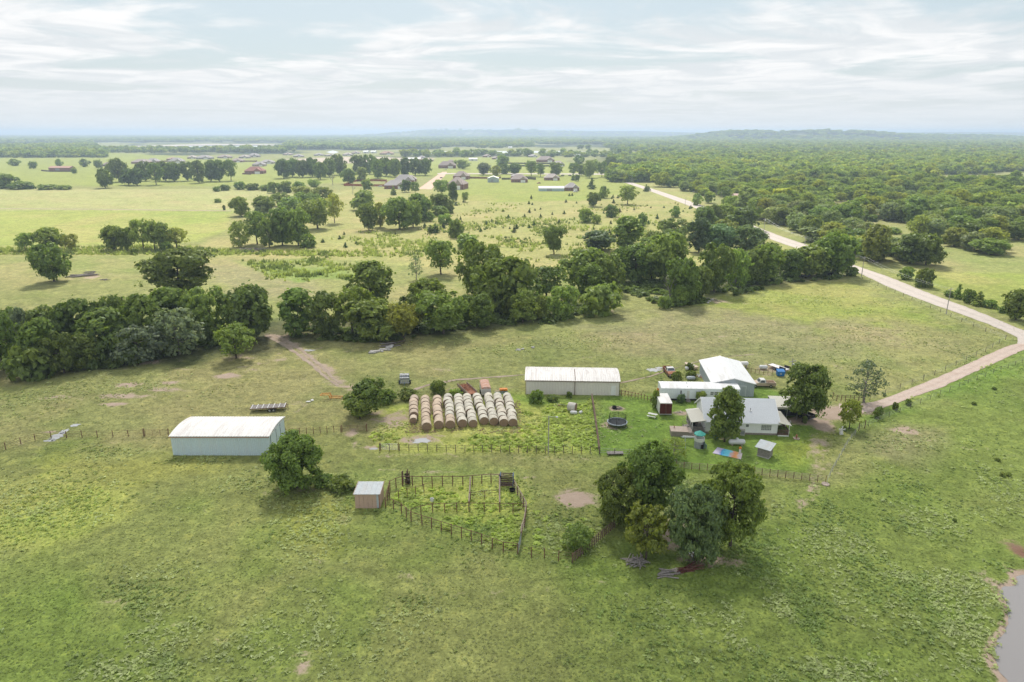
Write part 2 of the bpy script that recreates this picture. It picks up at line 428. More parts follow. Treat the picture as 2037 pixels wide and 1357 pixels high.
TRAILS = [([(538,668),(584,693),(626,724),(656,753),(690,775),(730,785)], 1.3, .75), ([(668,765),(740,775),(805,783)], .6, .5), ([(690,872),(745,935),(900,945),(1090,950)], .35, .5), ([(760,906),(960,908),(1190,914)], .35, .45), ([(455,738),(560,714),(640,690)], .4, .6), ([(553,700),(548,718),(500,722)], .3, .6), ([(-20,893),(150,880),(340,876)], .35, .45),
 ([(1638,868),(1632,905),(1624,950),(1600,1010)], .5, .62), ([(1660,868),(1652,905),(1640,950),(1618,1010)], .4, .5), ([(560,1000),(640,1120),(900,1180),(1200,1170),(1500,1120)], .4, .35), ([(1060,1000),(1200,960),(1350,945)], .35, .45), ([(640,770),(600,800),(570,845)], .35, .5), ([(1660,850),(1800,870),(2037,900)], .35, .4),
 ([(1040,770),(900,800),(760,830),(700,868)], .35, .4), ([(200,1180),(420,1260),(700,1310)], .4, .3), ([(1300,600),(1450,640),(1700,660),(1900,690)], .4, .35), ([(0,700),(250,730),(520,735),(660,770)], .4, .4), ([(1100,720),(1300,690),(1500,660),(1660,560)], .4, .35)]
TRAILS = [(survey(p), w, s) for p, w, s in TRAILS]
def bare_at(x, y):
    b = np.zeros(x.shape)
    pm = (y > 30) & (y < 140) & (x > 20) & (x < 140)
    if pm.any(): b[pm] = 1.25 * np.exp(-(np.clip(-poly_sd(x[pm], y[pm], POND), 0, None) / (.25 + 1.3 * fbm(x[pm], y[pm], 5, 3, 3.0))) ** 2)
    for P, w, s in TRAILS:
        k = (x > P[:, 0].min() - 5) & (x < P[:, 0].max() + 5) & (y > P[:, 1].min() - 5) & (y < P[:, 1].max() + 5)
        if not k.any(): continue
        X = x[k] + (fbm(x[k], y[k], 11, 2, 7.0) - .5) * 5; Y = y[k] + (fbm(y[k], x[k], 11, 2, 19.0) - .5) * 5; d2 = np.full(X.shape, 1e9)
        for (ax, ay), (bx, by) in zip(P[:-1], P[1:]):
            ex, ey = bx - ax, by - ay; t = np.clip(((X - ax) * ex + (Y - ay) * ey) / (ex * ex + ey * ey), 0, 1); d2 = np.minimum(d2, (X - ax - t * ex) ** 2 + (Y - ay - t * ey) ** 2)
        b[k] = np.maximum(b[k], s * np.exp(-d2 / (w * 1.8) ** 2))
    for cx, cy, rx, ry, s in BARE:
        q = ((x - cx) / rx) ** 2 + ((y - cy) / ry) ** 2
        b = np.maximum(b, s * np.exp(-q * 0.9))
    return b
def weed_at(x, y):
    b = np.zeros(x.shape)
    for cx, cy, rx, ry, s in WEEDY:
        q = ((x - cx) / rx) ** 2 + ((y - cy) / ry) ** 2
        b = np.maximum(b, s * np.exp(-q))
    return b * sstep(fbm(x, y, 9, 3, 40.0), .36, .6)
def field_colour(x, y):
    """colour of the sward: which grasses grow where, plus dark soil and painted shade under the creek trees"""
    n = fbm(x, y, 30, 4, 3.0); n2 = fbm(x, y, 9, 4, 9.0); n3 = fbm(x, y, 55, 3, 23.0)
    c = np.empty((len(x), 3)); c[:] = G_PAST
    # beyond the farm: woodland and pastures in patches
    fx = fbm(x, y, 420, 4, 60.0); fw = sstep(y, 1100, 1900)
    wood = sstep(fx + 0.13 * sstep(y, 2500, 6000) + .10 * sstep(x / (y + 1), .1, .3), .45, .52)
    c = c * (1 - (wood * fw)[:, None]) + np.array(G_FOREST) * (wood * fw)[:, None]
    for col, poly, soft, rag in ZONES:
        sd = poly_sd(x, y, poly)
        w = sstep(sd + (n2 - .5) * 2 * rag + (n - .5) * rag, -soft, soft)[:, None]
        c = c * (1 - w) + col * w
    near = 1 - sstep(y, 500, 900)
    w = (sstep(n, .46, .68) * .8 * near)[:, None]; c = c * (1 - w) + (c * np.array((1.25, 1.10, 1.2)) * .7 + np.array((.27, .245, .13)) * .3) * w     # drier
    w = (sstep(n2, .50, .75) * .5 * near)[:, None]; c = c * (1 - w) + c * np.array((.74, .86, .66)) * w        # greener
    w = (sstep(n3, .52, .70) * .35 * near)[:, None]; c = c * (1 - w) + c * np.array((.80, .95, .75)) * w
    n4 = fbm(x * .35 + y * .2, y, 3.2, 3, 77.0)
    return c * (0.86 + 0.28 * n4)[:, None]

def ground_rows():
    ys = [-400.0, -150.0, -40.0, 10.0, 35.0]; y = 45.0
    while y < 28000:
        ys.append(y); y += min(max(0.95, y * y / 42000), 0.07 * y)
    return np.array(ys)
ys = ground_rows()
ts = np.concatenate([[-9, -4, -2.4, -1.7, -1.35, -1.15], np.linspace(-1.0, 1.0, 400), [1.15, 1.35, 1.7, 2.4, 4, 9]])
GX = (np.clip(ys, 0, None)[:, None] + 80) * ts[None, :] * .86
GY = np.repeat(ys[:, None], len(ts), 1)
gx, gy = GX.ravel(), GY.ravel()
# the pond bed and the creek lie lower
POND = survey([(2300,1105),(2060,1128),(2022,1143),(2002,1165),(1994,1200),(2001,1228),(1990,1262),(1984,1300),(1994,1340),(2008,1380),(2040,1450),(2500,1700)])
def ragged(P, step, amp, seed):
    P = resample0(np.vstack([P, P[:1]]), step)[:-1]; q = np.random.default_rng(seed)
    return P + np.stack([fbm(P[:, 0], P[:, 1], 3.0, 4, seed), fbm(P[:, 1], P[:, 0], 3.0, 4, seed + 9.)], 1) * 2 * amp - amp
def resample0(P, step):
    d = np.r_[0, np.cumsum(np.hypot(*np.diff(P, axis=0).T))]; s_ = np.linspace(0, d[-1], max(4, int(d[-1] / step)))
    return np.stack([np.interp(s_, d, P[:, 0]), np.interp(s_, d, P[:, 1])], 1)
POND = ragged(POND, .7, 1.1, 5)
gz = relief(gx, gy)
near_m = (gy > 20) & (gy < 140) & (gx > 20)
gz[near_m] -= 0.9 * sstep(poly_sd(gx[near_m], gy[near_m], POND), -1.0, 3.0)
nr, nc = GX.shape
idx = np.arange(nr * nc).reshape(nr, nc)
GF = np.stack([idx[:-1, :-1], idx[:-1, 1:], idx[1:, 1:], idx[1:, :-1]], -1).reshape(-1, 4)

def ground_material():
    m = mat_new('pasture'); t = NT(m)
    pos = t.new('ShaderNodeNewGeometry').outputs['Position']
    a = t.new('ShaderNodeVertexColor', layer_name='col').outputs[0]
    b = t.new('ShaderNodeVertexColor', layer_name='worn').outputs[0]
    sp = t.new('ShaderNodeSeparateColor'); t.l.new(b, sp.inputs[0])
    nf = t.noise(pos, 2.6, 4, .7); nm = t.noise(pos, .62, 5, .65, .5); nb = t.noise(pos, .22, 6, .68, .7)
    c = t.mix(1.0, a, t.ramp(nf, .25, .78, .68, 1.32), 'MULTIPLY')
    c = t.mix(1.0, c, t.ramp(nm, .28, .75, .76, 1.24), 'MULTIPLY')
    c = t.mix(t.math('MULTIPLY', t.ramp(nm, .52, .7), .35), c, t.mix(1.0, c, (1.25, 1.05, .8), 'MULTIPLY'))
    c = t.mix(1.0, c, t.ramp(nb, .3, .7, .86, 1.14), 'MULTIPLY')
    # bare earth breaks through raggedly
    edge = t.math('ADD', sp.outputs[0], t.math('MULTIPLY', t.math('SUBTRACT', nb, .5), 2.6))
    edge = t.math('ADD', edge, t.math('MULTIPLY', t.math('SUBTRACT', nf, .5), .9))
    dirt = t.mix(nm, (.31, .225, .17), (.46, .365, .295))
    red = t.mix(nm, (.15, .085, .055), (.22, .13, .09))
    dirt = t.mix(sp.outputs[1], dirt, red)
    c = t.mix(t.ramp(edge, .36, .95), c, dirt)
    p = t.new('ShaderNodeBsdfPrincipled'); t.put(p.inputs['Base Color'], c)
    p.inputs['Roughness'].default_value = .95; p.inputs['Specular IOR Level'].default_value = .1
    h = t.math('ADD', nf, t.math('MULTIPLY', nm, 2.0))
    t.l.new(t.bump(h, .4, .12), p.inputs['Normal'])
    return t.out(p.outputs[0])
M['pasture'] = ground_material()
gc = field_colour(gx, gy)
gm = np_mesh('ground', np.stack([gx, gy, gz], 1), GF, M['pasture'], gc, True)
wa = gm.color_attributes.new('worn', 'FLOAT_COLOR', 'POINT')
wc = np.zeros((len(gx), 4), np.float32)
wc[:, 0] = bare_at(gx, gy) * (gy < 600); wc[:, 1] = np.exp(-(((gx - ground(2034,1100)[0]) / 4) ** 2 + ((gy - ground(2034,1100)[1]) / 4) ** 2)); wc[:, 3] = 1
wa.data.foreach_set('color', wc.ravel())
go = link(bpy.data.objects.new('ground', gm)); go['kind'] = 'structure'

# ------------------------------------------------------------------ water
def water_mat(name, col, rough, wave):
    m = mat_new(name); t = NT(m)
    pos = t.new('ShaderNodeNewGeometry').outputs['Position']
    p = t.new('ShaderNodeBsdfPrincipled'); t.put(p.inputs['Base Color'], col)
    p.inputs['Roughness'].default_value = rough; p.inputs['IOR'].default_value = 1.33
    p.inputs['Specular IOR Level'].default_value = .5
    t.l.new(t.bump(t.noise(pos, wave, 3, .6), .12, .05), p.inputs['Normal'])
    return t.out(p.outputs[0])
def sheet(name, poly, z, mat, kind='structure'):
    m = bpy.data.meshes.new(name)
    m.from_pydata([(p[0], p[1], z) for p in poly], [], [tuple(range(len(poly)))])
    if m.polygons[0].normal.z < 0: m.flip_normals()
    m.materials.append(mat); o = link(bpy.data.objects.new(name, m)); o['kind'] = kind; return o
M['pond_water'] = water_mat('pond_water', (.28, .262, .258), .06, 1.8)
M['lake_water'] = water_mat('lake_water', (.6, .62, .63), .25, .02)
sheet('pond_water', POND, -0.12, M['pond_water'])
for q in ([(270,294.5),(320,292.3),(430,290.0),(532,290.6),(520,294.5),(430,296),(340,296.8)],
          [(648,303),(662,299.5),(675,303),(664,306)], [(838,303.5),(905,302),(1000,301),(1120,300.5),(1170,301.5),(1090,304),(960,305),(860,306)], [(1265,308),(1290,306),(1300,309),(1275,311)]):
    sheet('lake_water', survey(q), 0.35, M['lake_water'])
M['puddle_water'] = water_mat('puddle_water', (.42, .42, .42), .1, 2.5)
for k_, (u, v, a_, b_) in enumerate(((114, 869, 1.1, 1.6), (98, 877, 1.0, .5), (128, 858, .7, 1.0), (150, 846, .9, .7), (1300, 736, 1.5, 1.1), (1312, 732, .9, .8), (838, 877, 1.7, 1.0), (615, 697, 1.5, .7), (742, 893, .8, .4))):
    th = np.linspace(0, 2 * np.pi, 22)[:-1]; c_ = ground(u, v); q_ = .65 + .7 * np.random.default_rng(k_).random(21)
    sheet('puddle', np.stack([c_[0] + a_ * q_ * np.cos(th), c_[1] + b_ * q_ * np.sin(th)], 1), .03, M['puddle_water'])
M['mudflat'] = plain('mudflat', (.44, .38, .33), .9, var=.1, scale=.02)
sheet('mudflat', survey([(215,291.5),(420,286.4),(545,287.5),(560,289.2),(430,289.0),(320,291.6),(240,294)]), 0.25, M['mudflat'])

# ------------------------------------------------------------------ roads and tracks
def gravel(name, c0, c1, ruts):
    m = mat_new(name); t = NT(m)
    pos = t.new('ShaderNodeNewGeometry').outputs['Position']
    uvs = t.new('ShaderNodeVertexColor', layer_name='col').outputs[0]
    sp = t.new('ShaderNodeSeparateColor'); t.l.new(uvs, sp.inputs[0])
    n = t.noise(pos, .5, 6, .7, .3); nf = t.noise(pos, 5, 3, .7)
    c = t.mix(t.ramp(n, .3, .7), c0, c1)
    c = t.mix(t.math('MULTIPLY', sp.outputs[0], ruts), c, t.mix(1.0, c1, (1.15, 1.12, 1.1), 'MULTIPLY'))
    c = t.mix(1.0, c, t.ramp(nf, .3, .7, .85, 1.15), 'MULTIPLY')
    p = t.new('ShaderNodeBsdfPrincipled'); t.put(p.inputs['Base Color'], c); p.inputs['Roughness'].default_value = .95
    p.inputs['Specular IOR Level'].default_value = .1
    t.l.new(t.bump(nf, .4, .05), p.inputs['Normal'])
    return t.out(p.outputs[0])
M['gravel_road'] = gravel('gravel_road', (.40,.35,.315), (.49,.44,.40), .4)
M['red_gravel'] = gravel('red_gravel', (.38,.285,.235), (.47,.39,.34), .4)
M['grey_gravel'] = gravel('grey_gravel', (.33,.295,.28), (.44,.395,.37), .1)
M['red_dirt'] = gravel('red_dirt', (.48,.34,.26), (.56,.42,.33), .2)
M['rut'] = gravel('rut', (.29,.225,.175), (.39,.315,.255), .0)
def resample(P, step):
    P = np.array(P, float); d = np.r_[0, np.cumsum(np.hypot(*np.diff(P, axis=0).T))]
    n = max(2, int(d[-1] / step) + 1); s = np.linspace(0, d[-1], n)
    return np.stack([np.interp(s, d, P[:, 0]), np.interp(s, d, P[:, 1])], 1)
def strip(name, A, B, z, mat, rag=0.25, step=1.0, cols=7):
    """a road between two edges (photo positions)"""
    A, B = survey(A), survey(B)
    n = max(8, int(max(np.hypot(*np.diff(A, axis=0).T).sum(), np.hypot(*np.diff(B, axis=0).T).sum()) / step))
    def rs(P):
        d = np.r_[0, np.cumsum(np.hypot(*np.diff(P, axis=0).T))]; s = np.linspace(0, d[-1], n)
        for _ in range(1): P2 = np.stack([np.interp(s, d, P[:, 0]), np.interp(s, d, P[:, 1])], 1)
        k = max(1, n // 30)
        for _ in range(k): P2[1:-1] = (P2[:-2] + 2 * P2[1:-1] + P2[2:]) / 4
        return P2
    A, B = rs(A), rs(B)
    nrm = B - A; nrm /= np.linalg.norm(nrm, axis=1)[:, None] + 1e-9
    A = A + nrm * ((fbm(A[:, 0], A[:, 1], 2.5, 3, 4.0) - .5) * 2 * rag)[:, None]
    B = B + nrm * ((fbm(B[:, 0], B[:, 1], 2.5, 3, 8.0) - .5) * 2 * rag)[:, None]
    V, C = [], []
    for k in range(cols):
        f = k / (cols - 1); P = A * (1 - f) + B * f
        V.append(np.c_[P, np.full(n, z)]); w = 1.0 if k in (1, 2, 4, 5) else 0.0
        C.append(np.full((n, 3), w))
    V, C = np.stack(V, 1).reshape(-1, 3), np.stack(C, 1).reshape(-1, 3)
    i = np.arange(n * cols).reshape(n, cols)
    F = np.stack([i[:-1, :-1], i[:-1, 1:], i[1:, 1:], i[1:, :-1]], -1).reshape(-1, 4)
    m = np_mesh(name, V, F, mat, C)
    if m.polygons[0].normal.z < 0: m.flip_normals()
    o = link(bpy.data.objects.new(name, m)); o['kind'] = 'structure'; return o
strip('gravel_road', [(1190,344),(1215,354),(1300,383),(1396,419),(1540,479),(1596,498),(1704,541),(1776,575),(1860,607.5),(1932,632),(1990,655),(2022,668),(2029,676),(2024,685)],
      [(1193,342),(1222,352),(1308,379),(1404,411),(1550,469),(1605,487),(1704,529),(1776,554),(1854,586),(1932,614.5),(2022,651.5),(2060,668),(2074,678),(2066,686)], .045, M['gravel_road'], .45)
strip('red_gravel_road', [(2024,684),(2000,690),(1932,721),(1860,753),(1780,785),(1745,798),(1713,804),(1668,803)], [(2068,684),(2037,696),(1979,722),(1880,768),(1780,804),(1745,816),(1715,823),(1672,826)], .053, M['red_gravel'], .3)
strip('dirt_street', [(832,376),(868,350),(880,342)], [(858,377),(884,351),(890,342)], .06, M['red_dirt'], .4, 4)
strip('paved_street', [(870,346.5),(1000,346.5),(1230,348)], [(870,344.5),(1000,344.8),(1230,345.6)], .07, M['gravel_road'], .1, 6)
strip('rut_track', [(526,668),(570,692),(612,722),(645,752),(668,768)], [(534,667),(578.5,690.5),(619.5,720.5),(652,750.5),(674,767)], .045, M['rut'], .55)
strip('rut_track', [(546,667),(592,694),(634,727),(660,752),(676,764)], [(554,667),(601,694),(641.5,726.5),(666,751),(683,763.5)], .045, M['rut'], .55)
strip('field_track', [(-60,415.6),(200,417),(460,420.5)], [(-60,414.6),(200,415.9),(460,419.4)], .05, M['rut'], .3, 3)
strip('rut_track', [(805,785),(850,768),(910,757),(1000,750),(1044,746)], [(805,780),(850,764),(910,754.5),(1000,748),(1044,744.5)], .045, M['rut'], .5)
strip('rut_track', [(1234,763),(1290,751),(1360,728),(1420,712),(1500,706)], [(1234,761),(1290,749),(1360,726.5),(1420,711),(1500,705)], .045, M['rut'], .4)

# ------------------------------------------------------------------ the sward, tuft by tuft
def leaf_material(name, trans=.3, objcol=True, rough=.7):
    m = mat_new(name); t = NT(m)
    a = t.new('ShaderNodeVertexColor', layer_name='col').outputs[0]
    c = a
    if objcol:
        oi = t.new('ShaderNodeObjectInfo')
        c = t.mix(1.0, a, oi.outputs['Color'], 'MULTIPLY')
        c = t.mix(1.0, c, t.ramp(oi.outputs['Random'], 0, 1, .82, 1.18), 'MULTIPLY')
    d = t.new('ShaderNodeBsdfDiffuse'); t.put(d.inputs[0], c)
    tr = t.new('ShaderNodeBsdfTranslucent'); t.put(tr.inputs[0], t.mix(1.0, c, (1.08, 1.15, .75), 'MULTIPLY'))
    g = t.new('ShaderNodeBsdfGlossy'); g.inputs['Roughness'].default_value = .45; t.put(g.inputs[0], (.9, .95, 1.0))
    s1 = t.new('ShaderNodeMixShader'); s1.inputs[0].default_value = trans
    t.l.new(d.outputs[0], s1.inputs[1]); t.l.new(tr.outputs[0], s1.inputs[2])
    s2 = t.new('ShaderNodeMixShader'); s2.inputs[0].default_value = .015
    t.l.new(s1.outputs[0], s2.inputs[1]); t.l.new(g.outputs[0], s2.inputs[2])
    return t.out(s2.outputs[0])
M['leaf'] = leaf_material('leaf', .44)
M['grass_blade'] = leaf_material('grass_blade', .5, False)
def tufts(name, P, size, hgt, col, blades, kind='stuff', z0=0.0, lean=.9):
    n = len(P); r = np.random.default_rng(len(name) + n)
    a = r.random((n, blades)) * 2 * np.pi
    off = (r.random((n, blades, 2)) - .5) * size[:, None, None] * .8
    base = P[:, None, :] + off
    w = size[:, None] * (.24 + .30 * r.random((n, blades)))
    h = hgt[:, None] * (.55 + .8 * r.random((n, blades)))
    px, py = -np.sin(a) * w / 2, np.cos(a) * w / 2
    lx, ly = np.cos(a) * h * lean * r.random((n, blades)), np.sin(a) * h * lean * r.random((n, blades))
    z = np.full((n, blades), z0)
    V = np.stack([np.stack([base[..., 0] - px, base[..., 1] - py, z], -1),
                  np.stack([base[..., 0] + px, base[..., 1] + py, z], -1),
                  np.stack([base[..., 0] + lx, base[..., 1] + ly, z + h], -1)], 2).reshape(-1, 3)
    F = np.arange(len(V)).reshape(-1, 3)
    k = (.80 + .40 * r.random((n, blades)))[..., None] * col[:, None, :]
    C = np.repeat(k.reshape(-1, 3), 3, 0)
    o = link(bpy.data.objects.new(name, np_mesh(name, V, F, M['grass_blade'], C)))
    o['kind'] = kind; return o
def rosettes(name, P, size, hgt, col, cards, tilt=.7, kind='stuff'):
    """low plants: leaf sprays spread over a small dome, faces up"""
    n = len(P); r = np.random.default_rng(len(name) + n)
    a = r.random((n, cards)) * 2 * np.pi; q = np.sqrt(r.random((n, cards))) * size[:, None] * .5
    z = hgt[:, None] * (.25 + .75 * (1 - (q / (size[:, None] * .5)) ** 2) * r.random((n, cards)))
    C3 = np.stack([P[:, :1] + q * np.cos(a), P[:, 1:] + q * np.sin(a), z], -1).reshape(-1, 3)
    m = n * cards
    N = np.stack([(r.random(m) - .5) * 2 * tilt, (r.random(m) - .5) * 2 * tilt, np.ones(m)], 1); N /= np.linalg.norm(N, axis=1)[:, None]
    d = r.random(m) * 2 * np.pi; T = np.stack([np.cos(d), np.sin(d), np.zeros(m)], 1); T -= N * (T * N).sum(1)[:, None]; T /= np.linalg.norm(T, axis=1)[:, None]
    B = np.cross(N, T); L = (np.repeat(size, cards) * (.28 + .3 * r.random(m)))[:, None]; w = L * (.3 + .3 * r.random((m, 1)))
    V = np.stack([C3 - T * L, C3 - B * w, C3 + T * L, C3 + B * w], 1).reshape(-1, 3)
    V[:, 2] = np.maximum(V[:, 2], .012)
    k = (.82 + .36 * r.random((n, cards)))[..., None] * col[:, None, :]
    o = link(bpy.data.objects.new(name, np_mesh(name, V, np.arange(4 * m).reshape(-1, 4), M['grass_blade'], np.repeat(k.reshape(-1, 3), 4, 0))))
    o['kind'] = kind; return o
def scatter_view(n, d0, d1, power=1.0):
    """points on the land between two distances, in the strip the farm lies in"""
    d = d0 * (d1 / d0) ** (rng.random(n) ** power)
    x = (rng.random(n) * 2 - 1) * (.80 * d + 12)
    return x, d
KEEP_OFF = [survey(p) for p in (
    [(345,905),(538,905),(567,868),(377,868)], [(1046,783),(1231,786),(1224,758),(1050,752)], [(1393,786),(1500,790),(1475,745),(1393,745)],
    [(1311,798),(1474,800),(1474,786),(1311,784)], [(1370,870),(1572,870),(1560,815),(1370,815)], [(1540,842),(1612,842),(1612,815),(1540,815)],
    [(1704,541),(1860,607),(1990,655),(2030,676),(1932,721),(1745,798),(1646,802),(1600,834),(1619,864),(1680,833),(1780,804),(1979,722),(2070,684),(1932,614),(1704,529)],
    [(526,668),(612,722),(668,768),(681,764),(634,727),(551,667)], [(812,850),(1032,850),(1020,800),(820,800)], [(1415,902),(1476,915),(1476,895),(1420,892)], [(1330,868),(1385,868),(1385,848),(1330,848)])] + [POND]
def keep(x, y):
    k = np.ones(x.shape, bool)
    for p in KEEP_OFF: k &= poly_sd(x, y, p) < .15
    return k
x, y = scatter_view(60000, 57, 230, 1.0)
b, wd = bare_at(x, y), weed_at(x, y)
k = keep(x, y) & (rng.random(len(x)) > sstep(y, 120, 220) * .7) & (b * .9 + (fbm(x, y, 4, 3, 70.0) - .5) < .42)
x, y = x[k], y[k]
yard = sstep(poly_sd(x, y, ZONES[18][1]), -1, 1)
c = field_colour(x, y) * np.array((1.18, 1.19, 1.1)) * (.86 + .28 * rng.random((len(x), 1)))
sz = (.16 + .22 * rng.random(len(x))) * (1 - .4 * yard) * (1 + sstep(y, 110, 200) * .8)
rosettes('pasture_grass', np.stack([x, y], 1), sz * .95, sz * .16, c, 3, .45)
# taller weeds in clumps
x, y = scatter_view(190000, 57, 260, 1.0)
w = weed_at(x, y) * keep(x, y) * (1 - .9 * sstep(poly_sd(x, y, ZONES[18][1]), -1, 1))
k = rng.random(len(x)) < w * .85
x, y = x[k], y[k]
c = field_colour(x, y) * .75 + np.array((.075, .10, .04))
pale = sstep(fbm(x, y, 6, 3, 90.0), .40, .56)[:, None]
c = c * (1 - pale * .55) + np.array((.44, .46, .24)) * pale * .55
lush = np.maximum(sstep(poly_sd(x, y, ZONES[16][1]), -1, 3), 0)[:, None]
c = c * (1 - lush * .6) + np.array((.30, .36, .06)) * lush * .6
c *= 1.45 * (.80 + .40 * rng.random((len(x), 1)))
sz = .30 + .38 * rng.random(len(x))
lf = 1 + 1.8 * lush[:, 0]
rosettes('weeds', np.stack([x, y], 1), sz * .85 * (1 + .3 * lush[:, 0]), sz * .45 * lf, c, 6, .7)
# brambles and sprouts of the rough meadow beyond the creek
x, y = scatter_view(90000, 215, 560, .9)
f1 = sstep(poly_sd(x, y, survey([(600,512),(760,512),(1150,520),(1330,470),(1330,440),(1000,430),(880,400),(700,460)])), -8, 20) * sstep(fbm(x, y, 22, 3, 12.0), .42, .58)
f2 = sstep(poly_sd(x, y, survey([(-100,508),(340,508),(760,512),(760,500),(480,498),(330,488),(-100,496)])), -1, 2) * .8
f3 = sstep(poly_sd(x, y, survey([(640,395),(900,470),(1330,460),(1400,415),(1250,372)])), -5, 20) * sstep(fbm(x, y, 14, 3, 33.0), .55, .7) * .6
f4 = sstep(poly_sd(x, y, survey([(480,520),(640,512),(735,540),(700,560),(540,556)])), -4, 10) * sstep(fbm(x, y, 10, 3, 61.0), .40, .58) * .9
k = rng.random(len(x)) < np.maximum(np.maximum(np.maximum(f1 * .55, f2), f3 * .5), f4)
x, y = x[k][:22000], y[k][:22000]
dark = (sstep(fbm(x, y, 8, 2, 55.0), .55, .66) * .75)[:, None]
c = (np.array((.22, .25, .075)) * (1 - dark) + np.array((.075, .105, .035)) * dark) * 1.5 * (.7 + .6 * rng.random((len(x), 1)))
sz = .7 + 1.0 * rng.random(len(x))
cb_ = (x, y, c)
tufts('meadow_brambles', np.stack([x, y], 1), sz, sz * .9, c, 7, lean=.6)

# dark brush that fills the foot of the creek line
bx, by = [], []
for q_ in ([(-60,748),(0,742),(120,738),(250,728),(300,716),(440,690),(430,668),(250,690),(-60,700)], [(560,672),(650,676),(760,682),(930,652),(1060,648),(1150,634),(1235,628),(1150,610),(900,630),(700,650),(565,660)],
           [(1230,575),(1330,612),(1420,598),(1560,562),(1700,552),(1690,540),(1540,540),(1400,560),(1250,560)]):
    P_ = survey(q_); lo, hi = P_.min(0), P_.max(0); n_ = int((hi[0] - lo[0]) * (hi[1] - lo[1]) * .55)
    X, Y = rng.uniform(lo[0], hi[0], n_), rng.uniform(lo[1], hi[1], n_); k = (poly_sd(X, Y, P_) > -1) & (fbm(X, Y, 7, 3, 45.0) > .44) & keep(X, Y)
    bx.append(X[k]); by.append(Y[k])
bx, by = np.concatenate(bx), np.concatenate(by)
c = np.array((.14, .185, .052)) * (.7 + .8 * rng.random((len(bx), 1)))
sz = .9 + 1.1 * rng.random(len(bx))
rosettes('creek_brush', np.stack([bx, by], 1), sz * 1.1, sz * .85, c, 14, 1.0)

x, y = rng.uniform(*sorted((ground(808, 850)[0], ground(1036, 850)[0])), 5200), rng.uniform(ground(900, 862)[1], ground(900, 796)[1], 5200)
k = fbm(x, y, 5, 3, 31.0) > .42; x, y = x[k], y[k]
c = np.array((.40, .30, .19)) * (.75 + .5 * rng.random((len(x), 1)))
sz = .16 + .22 * rng.random(len(x))
rosettes('loose_hay', np.stack([x, y], 1), sz, sz * .4, c, 4, .5)

# rank weeds in the bale yard and the pens
tx, ty = [], []
for q_, dn in (([(1040,792),(1180,794),(1188,900),(930,897),(900,868),(1030,862),(1036,800)], 2.4), ([(757,893),(800,872),(740,850),(738,870)], 1.2), ([(776,1000),(800,970),(985,968),(990,1018),(860,1018)], 1.8), ([(825,1034),(1030,1024),(1036,1060),(1028,1098),(960,1078)], 2.2), ([(996,970),(1022,975),(1042,1016),(996,1016)], 1.6), ([(1050,1020),(1180,1010),(1200,1050),(1140,1110),(1045,1100)], .5)):
    P_ = survey(q_); lo, hi = P_.min(0), P_.max(0); n_ = int((hi[0] - lo[0]) * (hi[1] - lo[1]) * dn)
    X, Y = rng.uniform(lo[0], hi[0], n_), rng.uniform(lo[1], hi[1], n_); k = (poly_sd(X, Y, P_) > 0) & (fbm(X, Y, 5, 3, 81.0) > .42); tx.append(X[k]); ty.append(Y[k])
tx, ty = np.concatenate(tx), np.concatenate(ty)
c = (np.array((.23, .30, .062)) + np.array((.12, .09, .02)) * fbm(tx, ty, 7, 2, 21.0)[:, None]) * (.7 + .6 * rng.random((len(tx), 1)))
sz = .5 + .6 * rng.random(len(tx))
rosettes('rank_weeds', np.stack([tx, ty], 1), sz * .9, sz * .34, c * 1.55, 9, .5)
# ------------------------------------------------------------------ trees
def leaf_cards(P, N, size, col, r, droop=0.0):
    """leaf sprays: a bent four-cornered card at each point P facing about N"""
    n = len(P)
    N = N + (r.random((n, 3)) - .5) * 1.5
    N /= np.linalg.norm(N, axis=1)[:, None] + 1e-9
    up = r.normal(size=(n, 3)); T = np.cross(N, up); T /= np.linalg.norm(T, axis=1)[:, None] + 1e-9
    B = np.cross(N, T)
    s = (size * (.6 + .8 * r.random(n)))[:, None]; e = (.45 + .4 * r.random(n))[:, None]
    fold = N * s * (.25 * (r.random((n, 1)) - .3))
    V = np.stack([P - T * s, P - B * s * e + fold, P + T * s - np.array((0, 0, droop)) * s, P + B * s * e + fold * .4], 1).reshape(-1, 3)
    F = np.arange(4 * n).reshape(-1, 4)
    C = np.repeat(col, 4, 0)
    return V, F, C
def unit(r, n, zmin=-1.0):
    z = zmin + (1 - zmin) * r.random(n); a = 2 * np.pi * r.random(n); q = np.sqrt(1 - z * z)
    return np.stack([q * np.cos(a), q * np.sin(a), z], 1)
